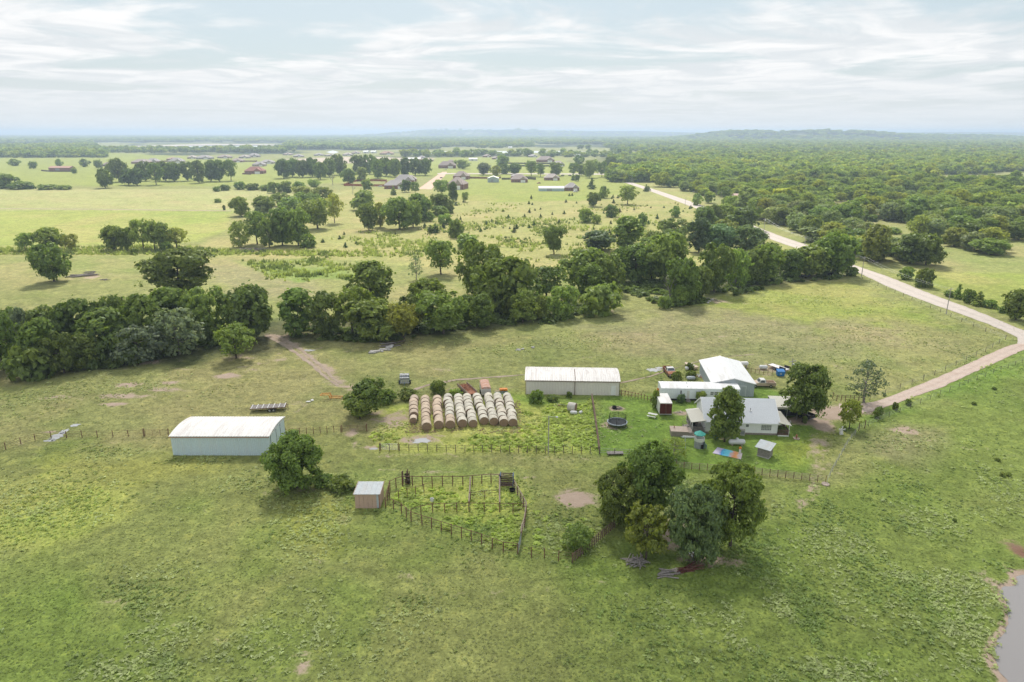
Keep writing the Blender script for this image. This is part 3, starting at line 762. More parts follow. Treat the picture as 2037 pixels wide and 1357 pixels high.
def make_tree(name, seed, W=10.0, H=10.0, base=.22, lobes=22, lob_r=.34, leaves=5000, leaf=.42, shape='round', trunk_r=.28, tint=(1,1,1), limbs=9, open_=0.0, bark='bark', lift=0.0):
    """meshes of one tree: (trunk, crown). Foot at the origin, W wide and H high."""
    r = np.random.default_rng(seed); Rw = W / 2
    z0 = H * base; Hc = H - z0
    def envelope(t):                                   # half width of the crown at relative height t
        if shape == 'umbrella': return np.clip(.35 + 1.15 * t, 0, 1) * np.sqrt(np.clip(1 - np.clip((t - .55) / .47, 0, 1) ** 2, 0, 1))
        if shape == 'pear': return np.clip(np.sin(np.pi * np.clip(t * .80 + .16, 0, 1)) ** .8 * (1.05 - .45 * t), .04, 1)
        if shape == 'cone': return np.clip(1.03 - t, 0.03, 1) * np.clip(.55 + t * 4, 0, 1)
        if shape == 'tall': return np.clip(np.sin(np.pi * np.clip(.12 + .86 * t, 0, 1)) ** .6, 0.05, 1)
        return np.sqrt(np.clip(1 - (2 * t - .92) ** 2 / 1.17, 0.02, 1))
    LP, LR = [], []
    for i in range(lobes):
        t = (i + .5) / lobes * .93 + .05 * (r.random() - .5)
        rr = lob_r * Rw * (.62 + .76 * r.random()) * (1.0 if shape != 'cone' else max(.35, 1.15 - t))
        e = max(0.0, envelope(t) * Rw - rr * .62)
        ang = i * 2.399 + r.random() * .9; e *= 1 + .22 * math.sin(2 * ang + seed) * math.sin(3 * ang + 4 * t + seed * 1.7); q = e * (.5 + .58 * r.random())
        LP.append((q * math.cos(ang), q * math.sin(ang), z0 + Hc * t - (rr * .35 if t > .8 else 0))); LR.append(rr)
    LP, LR = np.array(LP), np.array(LR)
    # leaves crowd the outer skin of every lobe
    w = LR ** 2; w /= w.sum()
    li = r.choice(lobes, leaves, p=w)
    D = unit(r, leaves, -.75)
    # clumps within the lobe: pull the directions towards a few twigs
    nt = 14; TW = unit(r, lobes * nt, -.6).reshape(lobes, nt, 3)
    tw = TW[li, r.integers(0, nt, leaves)]
    D = D * .5 + tw * .9; D /= np.linalg.norm(D, axis=1)[:, None]
    rad = .60 + .46 * r.random(leaves) ** .7 + (r.random(leaves) < .12) * .42 * r.random(leaves)
    sq = np.array((1, 1, .74))
    P = LP[li] + D * sq * (LR[li] * rad)[:, None]
    if open_ > 0:
        k = vnoise(P[:, 0] / (W * .14) + seed, P[:, 2] / (W * .14) + P[:, 1] / (W * .2)) > open_
        P, D = P[k], D[k]
    P[:, 2] = np.maximum(P[:, 2], z0 * .45 + .05)
    n = len(P)
    # new growth is yellower, old leaves duller: differs from spray to spray
    g = r.random((n, 1)); cl = r.random(lobes)[li[:n]][:, None] if open_ == 0 else r.random((n, 1))
    C = np.array(tint)[None, :] * (.72 + .56 * g) * np.concatenate([.88 + .3 * cl, .92 + .2 * cl, 1.05 - .25 * cl], 1)
    V, F, C = leaf_cards(P, D + np.array((0, 0, .35)), np.full(n, leaf), C, r, .25)
    crown = np_mesh(name + '_crown', V, F, M['leaf'], C)
    b = MB()
    top = np.array((0, 0, z0 + Hc * (.55 if shape != 'cone' else .95)))
    mid = np.array(((r.random() - .5) * W * .05, (r.random() - .5) * W * .05, z0 * 1.02 + Hc * .08))
    b.tube((0, 0, -.2), (0, 0, .25), trunk_r * 1.5, trunk_r * 1.08, 7); b.tube((0, 0, .25), mid, trunk_r * 1.08, trunk_r * .82, 7)
    b.tube(mid, top, trunk_r * .8, trunk_r * .2, 6)
    for i in sorted(range(lobes), key=lambda q: -LR[q])[:limbs]:
        e = LP[i]; s = mid + (top - mid) * max(0.0, min(.85, (e[2] - mid[2]) / (top[2] - mid[2] + 1e-6) - .35))
        k = s * .45 + e * .55 + np.array((0, 0, -.04 * W)); rr = trunk_r * (.30 + .15 * r.random())
        b.tube(s, k, rr, rr * .65, 5, False); b.tube(k, e, rr * .65, rr * .2, 5, False)
        for _ in range(2):
            d = unit(r, 1, -.1)[0] * LR[i] * .85
            b.tube(e, e + d, rr * .25, rr * .06, 4, False)
    trunk = b.mesh(name + '_trunk', M[bark])
    rad = np.hypot(V[:, 0], V[:, 1])
    return trunk, crown, 2 * float(np.percentile(rad, 97.5)), float(np.percentile(V[:, 2], 99.7))
def make_bare(name, seed, W, H, depth=4, r0=.2, bark='pale_bark'):
    r = random.Random(seed); b = MB()
    def grow(p, d, L, rad, lev):
        q = p + d * L; b.tube(p, q, rad, rad * .68, 5, False)
        if lev == 0: return
        for _ in range(3):
            nd = (d + Vector((r.uniform(-1, 1), r.uniform(-1, 1), r.uniform(-.25, .6))) * .8).normalized()
            grow(p + d * L * r.uniform(.55, 1.0), nd, L * r.uniform(.55, .78), rad * .55, lev - 1)
    grow(Vector((0, 0, -.1)), Vector((.05, 0, 1)), H * .36, r0, depth)
    xs = max(abs(v[0]) for v in b.v) or 1; zs = max(v[2] for v in b.v)
    b.v = [(v[0] * W / 2 / xs, v[1] * W / 2 / xs, v[2] * H / zs) for v in b.v]
    return b.mesh(name + '_trunk', M[bark])
PROTO = {}
def proto(k, W, H, n, **kw):
    PROTO.setdefault(k, [])
    for i in range(n):
        tr, cr, w_, h_ = make_tree('tree_' + k, 100 + 17 * i + sum(map(ord, k)) * 3, W, H, **kw)
        PROTO[k].append((w_, h_, tr, cr))
proto('o', 11, 10.5, 4, base=.14, lobes=26, leaves=5600, leaf=.40, open_=.24)
proto('t', 8.5, 12, 3, base=.12, lobes=26, leaves=5000, leaf=.38, open_=.24, shape='tall', trunk_r=.25, lob_r=.40)
proto('u', 11, 9, 2, base=.26, lobes=24, leaves=4800, leaf=.36, open_=.24, shape='umbrella', trunk_r=.25)
proto('p', 8, 11, 2, base=.13, lobes=28, leaves=4200, leaf=.32, shape='pear', trunk_r=.2, lob_r=.36)
proto('w', 10, 9, 2, base=.08, lobes=26, leaves=3000, leaf=.36, lob_r=.30, open_=.36, trunk_r=.22, limbs=16, bark='pale_bark')
proto('l', 10.5, 9.5, 3, base=.24, lobes=20, leaves=2900, leaf=.36, lob_r=.30, open_=.33, trunk_r=.24, limbs=16)
proto('c', 3.2, 5.2, 2, base=.03, lobes=20, leaves=900, leaf=.22, shape='cone', trunk_r=.1, lob_r=.40, limbs=4)
proto('b', 5, 3.6, 3, base=.03, lobes=16, leaves=1500, leaf=.28, lob_r=.36, trunk_r=.08, limbs=5)
proto('s', 9, 10.5, 1, base=.2, lobes=30, leaves=1900, leaf=.20, shape='pear', lob_r=.22, open_=.30, trunk_r=.22, limbs=26, bark='pale_bark')
proto('H', 14, 13, 2, base=.10, lobes=38, leaves=21000, leaf=.30, lob_r=.28, trunk_r=.36, limbs=14, open_=.2)      # the big ones near the farm
proto('P', 8, 11, 1, base=.13, lobes=36, leaves=8500, leaf=.25, shape='pear', trunk_r=.2, lob_r=.32)
proto('U', 11, 11.5, 1, base=.24, lobes=30, leaves=13000, leaf=.27, lob_r=.29, trunk_r=.32, limbs=16, open_=.30)
proto('O', 12.5, 14, 1, base=.18, lobes=40, leaves=18000, leaf=.29, shape='tall', lob_r=.30, open_=.30, trunk_r=.34, limbs=20)
PROTO['d'] = [(9, 9, make_bare('tree_d', 5, 9, 9), None), (9, 9, make_bare('tree_d', 9, 9, 9), None)]
# the same kinds with few, large sprays, for where a tree is a handful of pixels
FAR = {}
for k, a in (('o', dict(base=.12)), ('t', dict(base=.1, shape='tall', lob_r=.42)), ('u', dict(base=.2, shape='umbrella'))):
    for i in range(2):
        tr, cr, w_, h_ = make_tree('far_' + k, 400 + i * 7 + ord(k), 11, 10, lobes=14, leaves=420, leaf=1.05, limbs=2, trunk_r=.25, **a)
        FAR.setdefault(k, []).append((w_, h_, tr, cr))

DARK, OAK, MID, YEL, PALE, GREY, BLUE, CED = (.165,.220,.052), (.202,.270,.060), (.248,.322,.076), (.300,.325,.062), (.280,.330,.140), (.220,.265,.160), (.158,.228,.098), (.090,.135,.050)
TREE_N = [0]
def plant(u, vb, w, h, k, col, label, group=None, name=None, cat='tree', variant=None, parts=True, jit=.10):
    """a tree whose foot is sighted at (u, vb) and that measures w x h photo pixels"""
    TREE_N[0] += 1
    r = random.Random(TREE_N[0] * 31 + int(u))
    x, y, _ = ground(u, vb)
    z = float(relief(np.array([x]), np.array([y]))[0])
    wm, hm = w * mpp(u, vb), zpx(vb, vb - h)
    small = (w < 30 and h < 34)
    if small and k in FAR and w < 27: W0, H0, tr, cr = FAR[k][TREE_N[0] % len(FAR[k])]
    else:
        L = PROTO[k]; W0, H0, tr, cr = L[TREE_N[0] % len(L) if variant is None else variant]
    name = name or {'c': 'cedar_tree', 'b': 'shrub', 'd': 'bare_tree'}.get(k, 'leafy_tree')
    if k == 'b' and cat == 'tree': cat = 'shrub'
    o = thing(name, label, cat, (x, y, z - .05), r.random() * 6.28, group)
    a = wm / W0 * 1.03; b = hm / H0 * 1.02
    if len(label.split()) > 15: print('LONG', label)
    o.scale = (a, a, b)
    j = 1 + (r.random() - .5) * 2 * jit
    c = (col[0] * j * (1 + (r.random() - .5) * .16), col[1] * j, col[2] * j * (1 + (r.random() - .5) * .2), 1)
    t = link(bpy.data.objects.new('trunk', tr), o)
    if cr is not None:
        f = link(bpy.data.objects.new('crown', cr), o); f.color = c
    return o
ORD = 'first second third fourth fifth sixth seventh eighth ninth tenth eleventh twelfth thirteenth fourteenth fifteenth sixteenth seventeenth eighteenth nineteenth twentieth twenty-first twenty-second twenty-third twenty-fourth twenty-fifth twenty-sixth twenty-seventh twenty-eighth twenty-ninth thirtieth thirty-first thirty-second thirty-third thirty-fourth thirty-fifth thirty-sixth thirty-seventh thirty-eighth thirty-ninth fortieth forty-first forty-second forty-third forty-fourth'.split()
LOOK = {'o': 'broad dark', 't': 'tall upright', 'u': 'dome-topped', 'p': 'egg-shaped', 'w': 'pale loose', 'l': 'open-branched', 'b': 'low bushy', 'c': 'small conical', 'd': 'leafless grey', 's': 'feathery thin'}
LOOKC = {DARK: 'dark green', OAK: 'deep green', MID: 'mid green', YEL: 'yellowish green', PALE: 'pale green', GREY: 'grey-green', BLUE: 'blue-green', CED: 'blackish green'}
def line(rows, where, group, rev=False):
    """a row of trees; each is told by its look and by its place counted along the row"""
    rows = sorted(rows, key=lambda q: q[0], reverse=rev)
    for i, (u, vb, w, h, k, col) in enumerate(rows):
        if 'creek' in group: w *= 1.13
        cc = LOOKC[col]; lk = LOOK[k]
        nm = {'b': 'shrub', 'd': 'tree', 'c': 'cedar'}.get(k, 'tree')
        if k == 'd': cc = ''
        lk = lk.replace(' dark', '') if 'green' in cc else lk
        plant(u, vb, w, h, k, col, f"{lk} {cc} {nm}, {ORD[i]} {where}".replace('  ', ' '), group)

# near the farmyard
F1 = plant(592, 970, 110, 102, 'H', OAK, 'round dense tree beside the near end of the pale blue barn', variant=0)
plant(728, 826, 78, 66, 'o', OAK, 'darker of two bushy trees at the end of the hay bales', variant=1)
plant(716, 834, 62, 50, 'u', MID, 'brighter low tree in front of its darker neighbour by the hay bales')
plant(1232, 1042, 104, 104, 'H', OAK, 'broad dark tree at the end of the slanting board fence', variant=1)
plant(1290, 1036, 120, 146, 'O', OAK, 'tallest rounded tree in the clump below the garden fence')
plant(1285, 1112, 88, 100, 'l', YEL, 'young yellow-green tree standing over the pile of grey poles', variant=0)
plant(1380, 1114, 116, 142, 'H', BLUE, 'large blue-green tree behind the rusty pipe pile', variant=1)
plant(1452, 1088, 122, 158, 'O', OAK, 'tall olive tree behind the blue-green tree')
plant(1441, 879, 66, 106, 'P', OAK, 'egg-shaped tree in front of the white house')
plant(1598, 840, 100, 108, 'U', OAK, 'wide tree shading the carport')
plant(1718, 801, 72, 84, 's', GREY, 'feathery half-bare tree beside the driveway fence')
plant(1689, 852, 46, 56, 'l', YEL, 'small bright green tree on the lawn at the gravel turning place', variant=1)
plant(1340, 914, 54, 44, 's', MID, 'small crooked fruit tree inside the garden fence')
for u, v, w, h, t in ((1745, 831, 18, 22, 'nearest the house'), (1781, 815, 15, 14, 'in the middle'), (1806, 806, 12, 12, 'farthest from the house')):
    plant(u, v, w, h, 'b', DARK, f'clipped round dark shrub beside the driveway, {t} of three', 'shrubs beside the driveway')
plant(1354, 801, 18, 17, 'b', BLUE, 'rounded shrub by the mobile home door')
plant(1393, 799, 26, 22, 'b', MID, 'yellowish bush between mobile home and house')
plant(1304, 811, 18, 34, 'b', MID, 'upright bush against the red-doored box trailer')
plant(1553, 864, 17, 16, 'b', DARK, 'dark shrub at the porch corner of the white house')
plant(1600, 842, 12, 16, 'b', DARK, 'small shrub at the foot of the carport tree')
plant(1680, 857, 9, 9, 'b', DARK, 'tiny shrub behind the white garden windmill')
plant(1150, 1092, 64, 44, 'w', MID, 'low feathery yellow-green bush at the board fence corner', cat='shrub', name='shrub')
plant(870, 781, 40, 24, 'b', OAK, 'round bush behind the rows of hay bales')
plant(765, 800, 46, 24, 'b', MID, 'bramble bush between the bushy trees and the bales')
plant(812, 793, 40, 18, 'b', MID, 'bramble bush at the back end of the first bale rows')
plant(905, 787, 30, 14, 'b', MID, 'low bush behind the fourth row of bales')
plant(1068, 801, 30, 24, 'b', OAK, 'dark bush against the long wall of the beige barn')
plant(1100, 797, 26, 12, 'b', MID, 'low bush spreading along the beige barn wall')
plant(1133, 791, 14, 12, 'b', OAK, 'small bush under the downpipe of the beige barn')
plant(680, 972, 54, 22, 'b', DARK, 'dark bramble heap between the round tree and the pink shed')
plant(643, 966, 40, 20, 'b', OAK, 'bramble at the foot of the round tree by the blue barn')
plant(1345, 757, 22, 18, 'b', MID, 'leafy bush in front of the old red pickup')
plant(1375, 752, 22, 14, 'b', OAK, 'bush among the scrap behind the mobile home')
plant(1372, 736, 18, 14, 'b', OAK, 'bush between the red pickup and the metal shop')
for i, (u, v, w, h) in enumerate(((1985, 917, 14, 9), (1993, 947, 16, 11), (2006, 947, 14, 10), (1898, 1037, 13, 9), (1937, 805, 14, 8), (1978, 775, 12, 8))):
    plant(u, v, w * .8, h * .7, 'b', MID, f'low weed bush in the pasture above the pond, {["farthest up the slope", 0, 0, "closest to the water", "beside the driveway fence", "highest by the wire fence"][i]}' if i not in (1, 2) else f'low weed bush, {"inner" if i == 1 else "outer"} of the twin pair above the pond', 'weed bushes above the pond')

# the creek line, from the frame's edge to the dirt track
line([(8,738,72,116,'l',OAK),(52,704,38,90,'t',GREY),(62,752,74,64,'b',DARK),(90,738,62,102,'t',OAK),(96,698,76,86,'o',DARK),(128,742,66,78,'o',DARK),(170,735,46,70,'p',OAK),(160,696,82,98,'o',DARK),
  (215,714,84,98,'t',DARK),(230,688,66,96,'o',DARK),(278,722,84,72,'w',GREY),(291,696,66,108,'t',DARK),(358,705,88,88,'w',GREY),(345,676,78,100,'t',DARK),(424,676,82,102,'o',OAK),(502,674,94,102,'o',DARK),
  (30,690,52,76,'o',DARK),(262,722,60,58,'b',DARK),(200,728,50,50,'b',DARK),(385,668,56,84,'o',OAK)], 'from the dirt track behind the blue barn', 'creek trees before the track', True)
plant(470, 713, 84, 66, 'l', MID, 'bright round tree standing alone in front of the creek line', variant=2)
plant(362, 596, 134, 98, 'U', OAK, 'great spreading oak standing alone behind the creek line')
line([(596,667,68,90,'t',OAK),(651,670,58,88,'t',OAK),(702,667,70,94,'l',OAK),(738,616,80,94,'t',DARK),(746,674,92,76,'o',OAK),(733,678,32,38,'w',BLUE),(803,675,72,68,'u',YEL),(818,656,58,66,'o',DARK),(852,620,74,64,'o',OAK),
  (882,664,90,80,'u',MID),(927,642,38,54,'t',OAK),(960,652,46,66,'p',OAK),(953,588,90,106,'o',OAK),(998,622,106,108,'o',OAK),(1036,614,84,68,'o',OAK),(1008,628,40,40,'b',MID),(1040,642,48,66,'p',MID),(1086,596,70,66,'l',OAK),(1076,634,26,46,'p',MID),
  (1116,632,64,62,'o',MID),(1168,578,92,82,'o',OAK),(1172,594,48,66,'t',OAK),(1206,582,70,76,'o',OAK),(1193,624,76,58,'b',MID),(1236,560,50,66,'o',OAK),(1263,563,54,74,'t',OAK),(1296,560,62,74,'o',OAK),(1322,558,84,92,'o',OAK),
  (1356,603,64,88,'o',OAK),(1332,604,40,60,'d',OAK),(1420,580,66,94,'o',OAK),(1462,570,52,74,'w',MID),(1487,564,54,66,'o',MID),(1392,592,46,60,'o',OAK),(1522,560,54,72,'t',OAK),(1551,552,38,60,'d',GREY),(1572,554,42,56,'t',OAK),(1607,550,72,62,'o',OAK)],
  'along the creek from dirt track to road', 'creek trees between track and road')
plant(1660, 548, 84, 82, 'o', OAK, 'large spreading tree where the creek line meets the gravel road', variant=2)
plant(1694, 549, 22, 18, 'b', OAK, 'bush at the road end of the creek line')
plant(1352, 609, 32, 42, 'p', MID, 'small upright tree in the pasture in front of the dead branches')
plant(1323, 613, 30, 24, 'b', MID, 'small round tree at the edge of the pasture beside an upright one')
plant(828, 557, 30, 50, 's', GREY, 'slender young tree alone in the meadow behind the creek')
plant(877, 546, 66, 68, 'l', OAK, 'open tree with a forked trunk next to the slender young tree', variant=1)
plant(932, 494, 56, 28, 'b', MID, 'low wide bush tree behind the tallest creek tree')
plant(1102, 506, 48, 56, 'u', OAK, 'flat-topped tree in the middle of the rough meadow', variant=1)

# beyond the creek, on the side of the hay field
plant(108, 560, 76, 74, 'o', OAK, 'dark tree alone beside the fallen trunk in the pasture', variant=3)
line([(52,500,38,36,'l',MID),(104,499,62,46,'o',OAK),(143,500,32,34,'l',YEL)], 'of three behind the tree by the fallen trunk', 'trees on the hay field edge')
line([(228,497,48,48,'o',OAK),(252,497,40,44,'o',OAK),(286,497,46,60,'l',MID),(308,495,40,56,'l',OAK),(328,496,36,52,'t',OAK),(352,493,48,40,'l',YEL),(331,501,22,20,'b',DARK),(268,506,14,12,'b',DARK)],
  'in the small grove before the hay field', 'grove on the hay field edge')
line([(478,492,40,52,'w',MID),(512,486,54,64,'l',MID),(536,492,42,56,'o',OAK),(562,488,50,74,'t',OAK),(594,488,54,72,'o',OAK),(612,492,34,26,'b',MID)], 'in the front of the grove above the brush pile', 'front row of the big grove')
line([(480,430,40,38,'o',MID),(526,428,48,38,'o',MID),(518,431,30,22,'b',GREY),(560,410,40,26,'o',MID),(580,430,54,38,'o',MID),(612,424,60,40,'u',MID),(632,455,66,58,'u',MID),(666,444,36,58,'l',YEL),(606,395,42,24,'o',YEL),(642,398,40,26,'o',YEL)],
  'in the back of the hay field grove', 'back of the big grove')
line([(10,374,60,28,'b',MID),(45,376,50,14,'b',MID),(95,377,40,10,'b',MID),(130,377,36,9,'b',OAK),(432,381,16,10,'b',OAK),(448,379,22,12,'b',OAK),(476,377,28,16,'b',OAK),(503,378,30,13,'b',OAK),(530,379,30,12,'b',OAK),(548,384,30,22,'b',OAK),(570,383,28,22,'b',OAK),(597,383,28,22,'b',OAK)],
  'along the hedge behind the hay field', 'hedge at the back of the hay field')
plant(625, 377, 28, 20, 'u', MID, 'small round tree at the end of the hay field hedge')
plant(433, 403, 16, 8, 'b', MID, 'lone weed bush in the middle of the hay field')
plant(446, 418, 6, 10, 'b', DARK, 'small dark shrub on the track across the hay field')
line([(722,418,48,38,'o',MID),(734,458,40,52,'o',OAK),(756,452,26,48,'t',YEL),(795,456,70,62,'o',OAK),(822,452,40,52,'o',OAK),(832,438,48,52,'t',OAK)], 'in the rough meadow grove', 'grove in the rough meadow')
line([(858,415,34,18,'b',MID),(876,430,36,20,'b',MID),(850,440,30,18,'b',MID),(884,446,34,20,'b',MID),(866,463,20,18,'c',OAK),(856,464,14,16,'c',DARK),(890,424,30,16,'b',MID),(840,420,26,16,'b',YEL)], 'among brambles beside the rough meadow grove', 'brambles beside the grove')
line([(730,380,22,24,'o',OAK),(783,388,12,18,'c',OAK),(808,382,22,24,'o',DARK),(826,386,18,24,'l',OAK),(878,388,38,30,'l',MID),(880,424,42,38,'o',OAK),(902,402,20,40,'t',DARK),(926,402,16,20,'l',OAK),(907,472,34,34,'b',DARK),(702,386,12,18,'d',GREY)], 'from the red board fences over the meadow', 'scattered trees before the brick houses')
line([(1180,411,30,28,'o',OAK),(1201,394,26,24,'o',OAK),(1177,376,20,22,'c',OAK),(1248,407,38,38,'l',MID),(1216,431,30,24,'b',OAK),(1164,442,36,28,'b',MID),(1187,445,24,18,'b',MID),(1278,449,22,26,'t',OAK),(1343,432,26,22,'o',OAK)], 'in the meadow beside the far road', 'meadow trees beside the far road')
line([(1190,497,64,38,'o',BLUE),(1248,496,54,64,'t',OAK),(1342,474,60,38,'o',DARK),(1338,496,56,38,'o',DARK),(1390,502,44,68,'t',CED),(1432,500,62,52,'o',BLUE),(1482,502,66,52,'o',BLUE),(1300,490,40,30,'w',MID),(1290,512,50,40,'o',MID),(1442,474,56,36,'o',YEL),(1402,448,42,36,'o',OAK),(1524,512,44,30,'b',MID),(1556,520,40,24,'b',MID)],
  'in the second row behind the creek', 'second row behind the creek')
line([(1478,458,64,46,'o',DARK),(1418,444,44,36,'o',OAK),(1440,440,46,34,'o',MID),(1386,408,26,24,'o',MID),(1410,404,24,22,'o',MID),(1285,381,12,14,'c',OAK),(1290,380,10,10,'c',DARK)], 'at the bend of the far gravel road', 'trees at the bend of the road')
# the field beyond the road
plant(2020, 636, 56, 58, 'o', OAK, 'dense tree at the frame edge in the field across the road', variant=2)
line([(1803,556,34,24,'b',MID),(1838,571,36,36,'b',OAK),(1905,594,24,28,'c',OAK),(1926,602,26,26,'b',OAK),(1946,608,30,28,'c',OAK),(1966,612,30,16,'b',OAK),(1888,590,20,12,'b',OAK),(1995,622,20,12,'b',OAK)], 'along the verge across the gravel road', 'verge bushes across the road')
# lines of trees farther out
line([(210,374,34,38,'o',DARK),(237,362,40,46,'o',OAK),(256,368,30,32,'o',DARK),(273,369,32,34,'o',OAK),(290,360,34,38,'o',DARK),(311,368,34,44,'l',OAK),(330,360,36,38,'o',DARK),(347,361,34,38,'o',DARK),(374,360,30,38,'o',OAK),(396,364,28,44,'t',OAK),(420,361,30,42,'o',DARK),(437,361,30,42,'o',DARK),(460,360,32,42,'l',OAK)],
  'in the tall row before the far house roofs', 'tall row beyond the hay field')
line([(565,355,34,38,'o',OAK),(582,352,30,36,'o',OAK),(602,353,30,34,'o',DARK),(622,352,32,38,'o',OAK),(638,357,30,34,'o',OAK),(655,352,30,36,'o',DARK),(675,348,34,40,'o',OAK),(694,366,30,30,'o',OAK),(721,360,24,28,'o',MID),(715,346,32,36,'o',DARK),(735,346,32,38,'o',OAK),(752,355,26,38,'t',OAK),(768,350,30,36,'o',DARK),(786,352,30,36,'o',OAK),(806,350,26,36,'t',DARK),(826,349,30,34,'o',OAK),(846,349,28,34,'o',DARK),(662,368,20,22,'d',GREY)],
  'in the open row before the grey-roofed houses', 'park-like row before the houses')
line([(67,336,18,15,'o',OAK),(170,332,20,16,'o',OAK),(196,336,18,18,'o',OAK),(118,332,16,16,'o',OAK),(148,346,12,12,'o',OAK),(30,330,24,14,'o',OAK),(5,368,34,22,'o',MID)], 'on the far green beyond the hay field', 'small trees on the far green')
line([(920,336,30,18,'o',MID),(962,348,28,24,'o',GREY),(985,349,24,20,'o',YEL),(1003,346,26,20,'o',OAK),(1024,347,28,22,'o',OAK),(1057,350,26,30,'l',MID),(1075,352,22,26,'l',OAK),(1106,350,28,26,'o',OAK),(1140,350,22,26,'l',OAK),(1156,350,20,24,'o',OAK),(1172,354,28,34,'o',MID),(1197,352,24,30,'l',OAK),(1212,355,18,22,'l',MID),(1140,359,10,14,'c',OAK),(1148,361,12,14,'o',DARK),(1000,333,26,24,'o',OAK),(1152,328,24,20,'o',OAK),(1180,340,26,22,'o',MID),(1212,336,28,24,'o',OAK)],
  'around the street of far houses', 'trees around the far houses')
# ------------------------------------------------------------------ the wood beyond the road, and the far country
WOOD = survey([(1706,528),(1640,500),(1560,462),(1500,440),(1440,420),(1396,402),(1330,380),(1262,358),(1250,345),(1330,330),(1500,318),(1700,318),(2200,316),(2500,330),(2500,520),(2037,538),(1900,536),(1840,535),(1790,545),(1745,541)])
GAPS = [survey(p) for p in ([(1845,374),(1850,348),(2300,345),(2300,372)], [(1360,402),(1400,410),(1470,412),(1505,405),(1500,395),(1420,392)], [(1785,366),(1850,366),(1845,343),(1790,343)], [(1640,424),(1690,448),(1712,430),(1690,398)], [(2000,415),(2100,420),(2100,400),(2000,398)])]
def poisson(poly, step, seed, jitter=.42):
    r = np.random.default_rng(seed); lo, hi = poly.min(0), poly.max(0)
    nx, ny = int((hi[0] - lo[0]) / step) + 1, int((hi[1] - lo[1]) / step) + 1
    X, Y = np.meshgrid(np.arange(nx), np.arange(ny), indexing='ij')
    x = lo[0] + (X + .5 * (Y % 2)).ravel() * step + (r.random(X.size) - .5) * 2 * jitter * step
    y = lo[1] + Y.ravel() * step + (r.random(X.size) - .5) * 2 * jitter * step
    k = poly_sd(x, y, poly) > 0
    return x[k], y[k]
x, y = poisson(WOOD, 11.5, 21)
k = (np.abs(x) < .80 * y + 25) & (poly_sd(x, y, WOOD) > 5.5)
for g in GAPS: k &= poly_sd(x, y, g) < 2
k &= (fbm(x, y, 52, 3, 14.0) > .44)
x, y = x[k], y[k]
o_ = np.argsort(np.hypot(x, y)); x, y = x[o_], y[o_]
NW = 120
WLOOK = [('o', OAK, 'deep green rounded'), ('o', MID, 'mid green rounded'), ('t', OAK, 'tall deep green'), ('l', YEL, 'yellow-green open-branched'), ('w', PALE, 'pale green loose'), ('o', PALE, 'pale green rounded'), ('b', MID, 'low bushy green'), ('t', YEL, 'tall yellow-green')]
def unproject(x, y):
    d = (x, y * CP + CAM_H * SP, 0)
    depth = y * CP + CAM_H * SP; up = y * SP - CAM_H * CP
    return 1018.5 + FOC * x / depth, 678.5 - FOC * up / depth
WC = {}
def wl(lk, edge):
    k = (lk, bool(edge)); WC[k] = WC.get(k, -1) + 1
    return f'{ORD[WC[k]]} such {"on the near wood edge" if edge else "inside the wood"}'
for i in range(min(NW, len(x))):
    u, v = unproject(x[i], y[i])
    k, col, lk = WLOOK[int(rng.integers(0, 8))]
    hm = {'o': 10.5, 't': 12.5, 'l': 11, 'w': 10, 'b': 5}[k] * (.65 + .65 * rng.random()); wm = {'o': 14, 't': 11, 'l': 13, 'w': 13, 'b': 9}[k] * (.75 + .6 * rng.random())
    q = mpp(u, v)
    # rows of the photo for the wanted height
    d = y[i]; ang = math.atan2(CAM_H - hm, d); vt = 678.5 - FOC * math.tan(PITCH - ang)
    edge = poly_sd(np.array([x[i]]), np.array([y[i]]), WOOD)[0] < 12
    plant(u, v, wm / q, v - vt, k, col, f'{lk} tree, {wl(lk, edge)} across the road', 'trees of the wood across the road')

def leaf_far_material(name, cols):
    m = mat_new(name); t = NT(m)
    a = t.new('ShaderNodeVertexColor', layer_name='col').outputs[0]
    oi = t.new('ShaderNodeObjectInfo')
    rp = t.new('ShaderNodeValToRGB'); t.l.new(oi.outputs['Random'], rp.inputs[0])
    rp.color_ramp.interpolation = 'LINEAR'
    while len(rp.color_ramp.elements) < len(cols): rp.color_ramp.elements.new(.5)
    for i, c in enumerate(cols):
        rp.color_ramp.elements[i].position = i / (len(cols) - 1); rp.color_ramp.elements[i].color = (*c, 1)
    c = t.mix(1.0, a, t.mix(1.0, rp.outputs[0], (1.25, 1.25, 1.25), 'MULTIPLY'), 'MULTIPLY')
    d = t.new('ShaderNodeBsdfDiffuse'); t.put(d.inputs[0], c)
    tr = t.new('ShaderNodeBsdfTranslucent'); t.put(tr.inputs[0], t.mix(1.0, c, (1.08, 1.15, .75), 'MULTIPLY'))
    s1 = t.new('ShaderNodeMixShader'); s1.inputs[0].default_value = .44
    t.l.new(d.outputs[0], s1.inputs[1]); t.l.new(tr.outputs[0], s1.inputs[2])
    return t.out(s1.outputs[0])
M['leaf_far'] = leaf_far_material('leaf_far', (DARK, MID, YEL, OAK, PALE, OAK, DARK, YEL))
